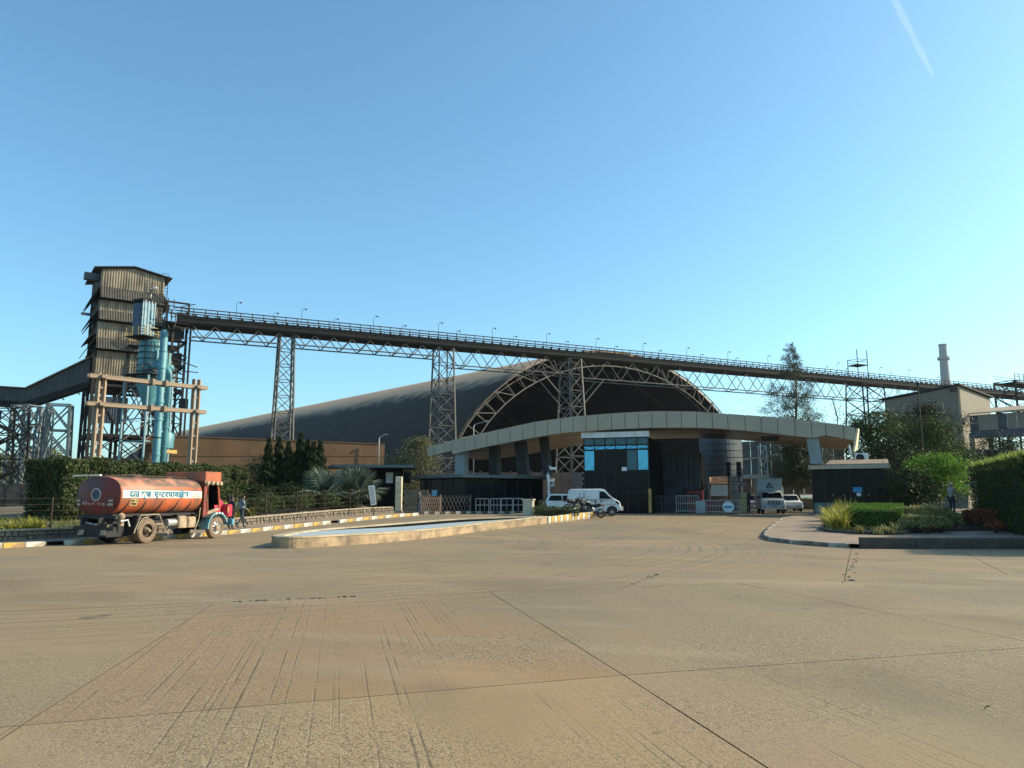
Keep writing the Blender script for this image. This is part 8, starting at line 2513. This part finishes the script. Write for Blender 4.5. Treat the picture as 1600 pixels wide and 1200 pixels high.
# trees at the right
branch_tree('feathery_tree', 'tall feathery casuarina rising behind the gate canopy', (X(1243, 82, 700), 82, 0.7), Z(538, 82) - 0.7, 6.0, 3.0, 0.27, 420, 112, 0.38, l_casu, m_bark, 11, shape=lambda u: max(0.06, (1 - u) ** 0.75) * min(1, 0.55 + 2 * u), aspect=0.11, droop=0.1, csize=1.0, limbs=18, axis=True)
branch_tree('thin_tree', 'sparse nearly bare tree between the casuarina and the plant building', (X(1312, 84, 700), 84, 0.7), Z(607, 84) - 0.7, 3.4, 3.0, 0.2, 60, 26, 0.3, l_casu, m_bark, 12, aspect=0.16, csize=1.0, limbs=16, axis=True)
branch_tree('broad_tree', 'dark green broad tree right of the canopy end', (X(1375, 68, 740), 68, 0.7), Z(648, 68) - 0.7, 3.3, 1.6, 0.24, 110, 190, 0.2, l_tree, m_bark, 13, csize=1.1)
branch_tree('broad_tree', 'dusty dark tree before the brown plant building', (X(1448, 78, 700), 78, 0.7), Z(640, 78) - 0.7, 4.4, 2.0, 0.26, 120, 190, 0.22, l_dark, m_bark, 14, csize=1.25)
branch_tree('broad_tree', 'broad mid green tree behind the bright bush', (X(1462, 66, 740), 66, 0.7), Z(664, 66) - 0.7, 3.5, 1.4, 0.22, 110, 190, 0.19, l_tree, m_bark, 15, csize=1.05)
branch_tree('broad_tree', 'low dark tree behind the guard booth roof', (X(1400, 62, 740), 62, 0.7), Z(690, 62) - 0.7, 2.6, 0.8, 0.18, 80, 170, 0.18, l_dark, m_bark, 16, csize=1.0)
branch_tree('bright_tree', 'bright green sunlit bush tree between booth and gardener', (X(1462, 50, 760), 50, 0.65), Z(714, 50) - 0.65, 2.0, 1.5, 0.14, 62, 170, 0.17, l_bright, m_bark, 17, csize=0.72)
branch_tree('broad_tree', 'leafy dark mass right below the lean to gallery', (X(1560, 74, 720), 74, 0.7), Z(688, 74) - 0.7, 4.0, 0.8, 0.22, 90, 170, 0.2, l_dark, m_bark, 18, csize=1.2)
branch_tree('broad_tree', 'shrubby tree filling the shade left of the gardener', (X(1420, 49, 780), 49, 0.65), Z(742, 49) - 0.65, 1.8, 0.3, 0.12, 60, 150, 0.16, l_dark, m_bark, 19, csize=0.8)
branch_tree('shade_tree', 'dark tree seen beneath the canopy with its trunk by the pickup', (X(1246, 74, 740), 74, 0.7), Z(686, 74) - 0.7, 1.9, 2.6, 0.16, 50, 110, 0.2, l_dark, m_bark, 21, csize=0.8)
hedge('hedge', 'low sunlit hedge behind the pickup truck and parked cars', (X(1140, 92, 780), 92, 0.7), R(-8), 14, 1.0, 1.3, 5000, 0.16, l_bright, m_core, 0.1)
# tree line and dry scrub beyond the plant
for i, (px, y, py, r_) in enumerate(((66, 140, 704, 6), (20, 150, 712, 7), (-30, 150, 706, 8))):
    branch_tree('broad_tree', ('far hazy tree between the gallery supports', 'far hazy tree behind the rusty sheet wall', 'far hazy tree beyond the stair tower')[i], (X(px, y, 740), y, 0.7), Z(py, y) - 0.7, r_, 1.2, 0.3, 60, 90, 0.5, l_dry, m_bark, 40 + i, csize=2.0)

# fallen leaf and scattered bits on the concrete
lf = G(1540, 1110)
o = leafmesh('fallen_leaf', [(0, 0, 0.02), (0.03, 0.01, 0.03)], 0.06, l_dry, None, 0.5)
o.location = lf; tag(o, 'single dry leaf lying on the concrete at the lower right', 'leaf')

# contrail high in the sky
m_con_ = bpy.data.materials.new('contrail_vapour'); m_con_.use_nodes = True
nt = m_con_.node_tree
b_ = nt.nodes['Principled BSDF']; b_.inputs['Base Color'].default_value = (0.95, 0.97, 1, 1); b_.inputs['Roughness'].default_value = 1
b_ = nt.nodes.new('ShaderNodeBsdfTranslucent'); b_.inputs[0].default_value = (0.95, 0.97, 1, 1)
tr_ = nt.nodes.new('ShaderNodeBsdfTransparent'); mx_ = nt.nodes.new('ShaderNodeMixShader')
lw_ = nt.nodes.new('ShaderNodeLayerWeight'); lw_.inputs[0].default_value = 0.5
mr_ = nt.nodes.new('ShaderNodeMapRange'); mr_.inputs['From Min'].default_value = 0.0; mr_.inputs['From Max'].default_value = 0.8; mr_.inputs['To Min'].default_value = 0.27; mr_.inputs['To Max'].default_value = 0.0
nt.links.new(lw_.outputs['Facing'], mr_.inputs['Value']); nt.links.new(mr_.outputs[0], mx_.inputs[0])
nt.links.new(tr_.outputs[0], mx_.inputs[1]); nt.links.new(b_.outputs[0], mx_.inputs[2]); nt.links.new(mx_.outputs[0], nt.nodes['Material Output'].inputs[0])
def sky_pt(px, py, h=9000.0):
    r_ = Vector(ray(px, py)); return r_ * (h / r_.z) + Vector((0, 0, EYE))
c0_, c1_ = sky_pt(1378, -40), sky_pt(1459, 122)
tag(MB().path([c0_.lerp(c1_, i / 12) for i in range(13)], [78 + 8 * math.sin(i * 1.7) - (0, 12, 30, 60)[max(0, i - 9)] for i in range(13)], 10, False).build('contrail', m_con_, smooth=True), 'thin white aircraft trail in the upper right of the sky', 'contrail')
c0_, c1_ = sky_pt(1317, 140), sky_pt(1327, 153)

# the air itself: thin even haze over the whole plant
hz_ = MB().box((0, 700, 60), (12400, 12400, 122.3)).build('haze', bpy.data.materials.new('haze_air'))
tag(hz_, 'thin pale haze in the air over the whole plant', kind='stuff')
hm = hz_.data.materials[0]; hm.use_nodes = True
for n_ in list(hm.node_tree.nodes):
    if n_.type != 'OUTPUT_MATERIAL': hm.node_tree.nodes.remove(n_)
pv = hm.node_tree.nodes.new('ShaderNodeVolumePrincipled')
pv.inputs['Color'].default_value = (0.86, 0.93, 1.0, 1); pv.inputs['Density'].default_value = 0.00008; pv.inputs['Anisotropy'].default_value = 0.2
hm.node_tree.links.new(pv.outputs[0], hm.node_tree.nodes['Material Output'].inputs['Volume'])
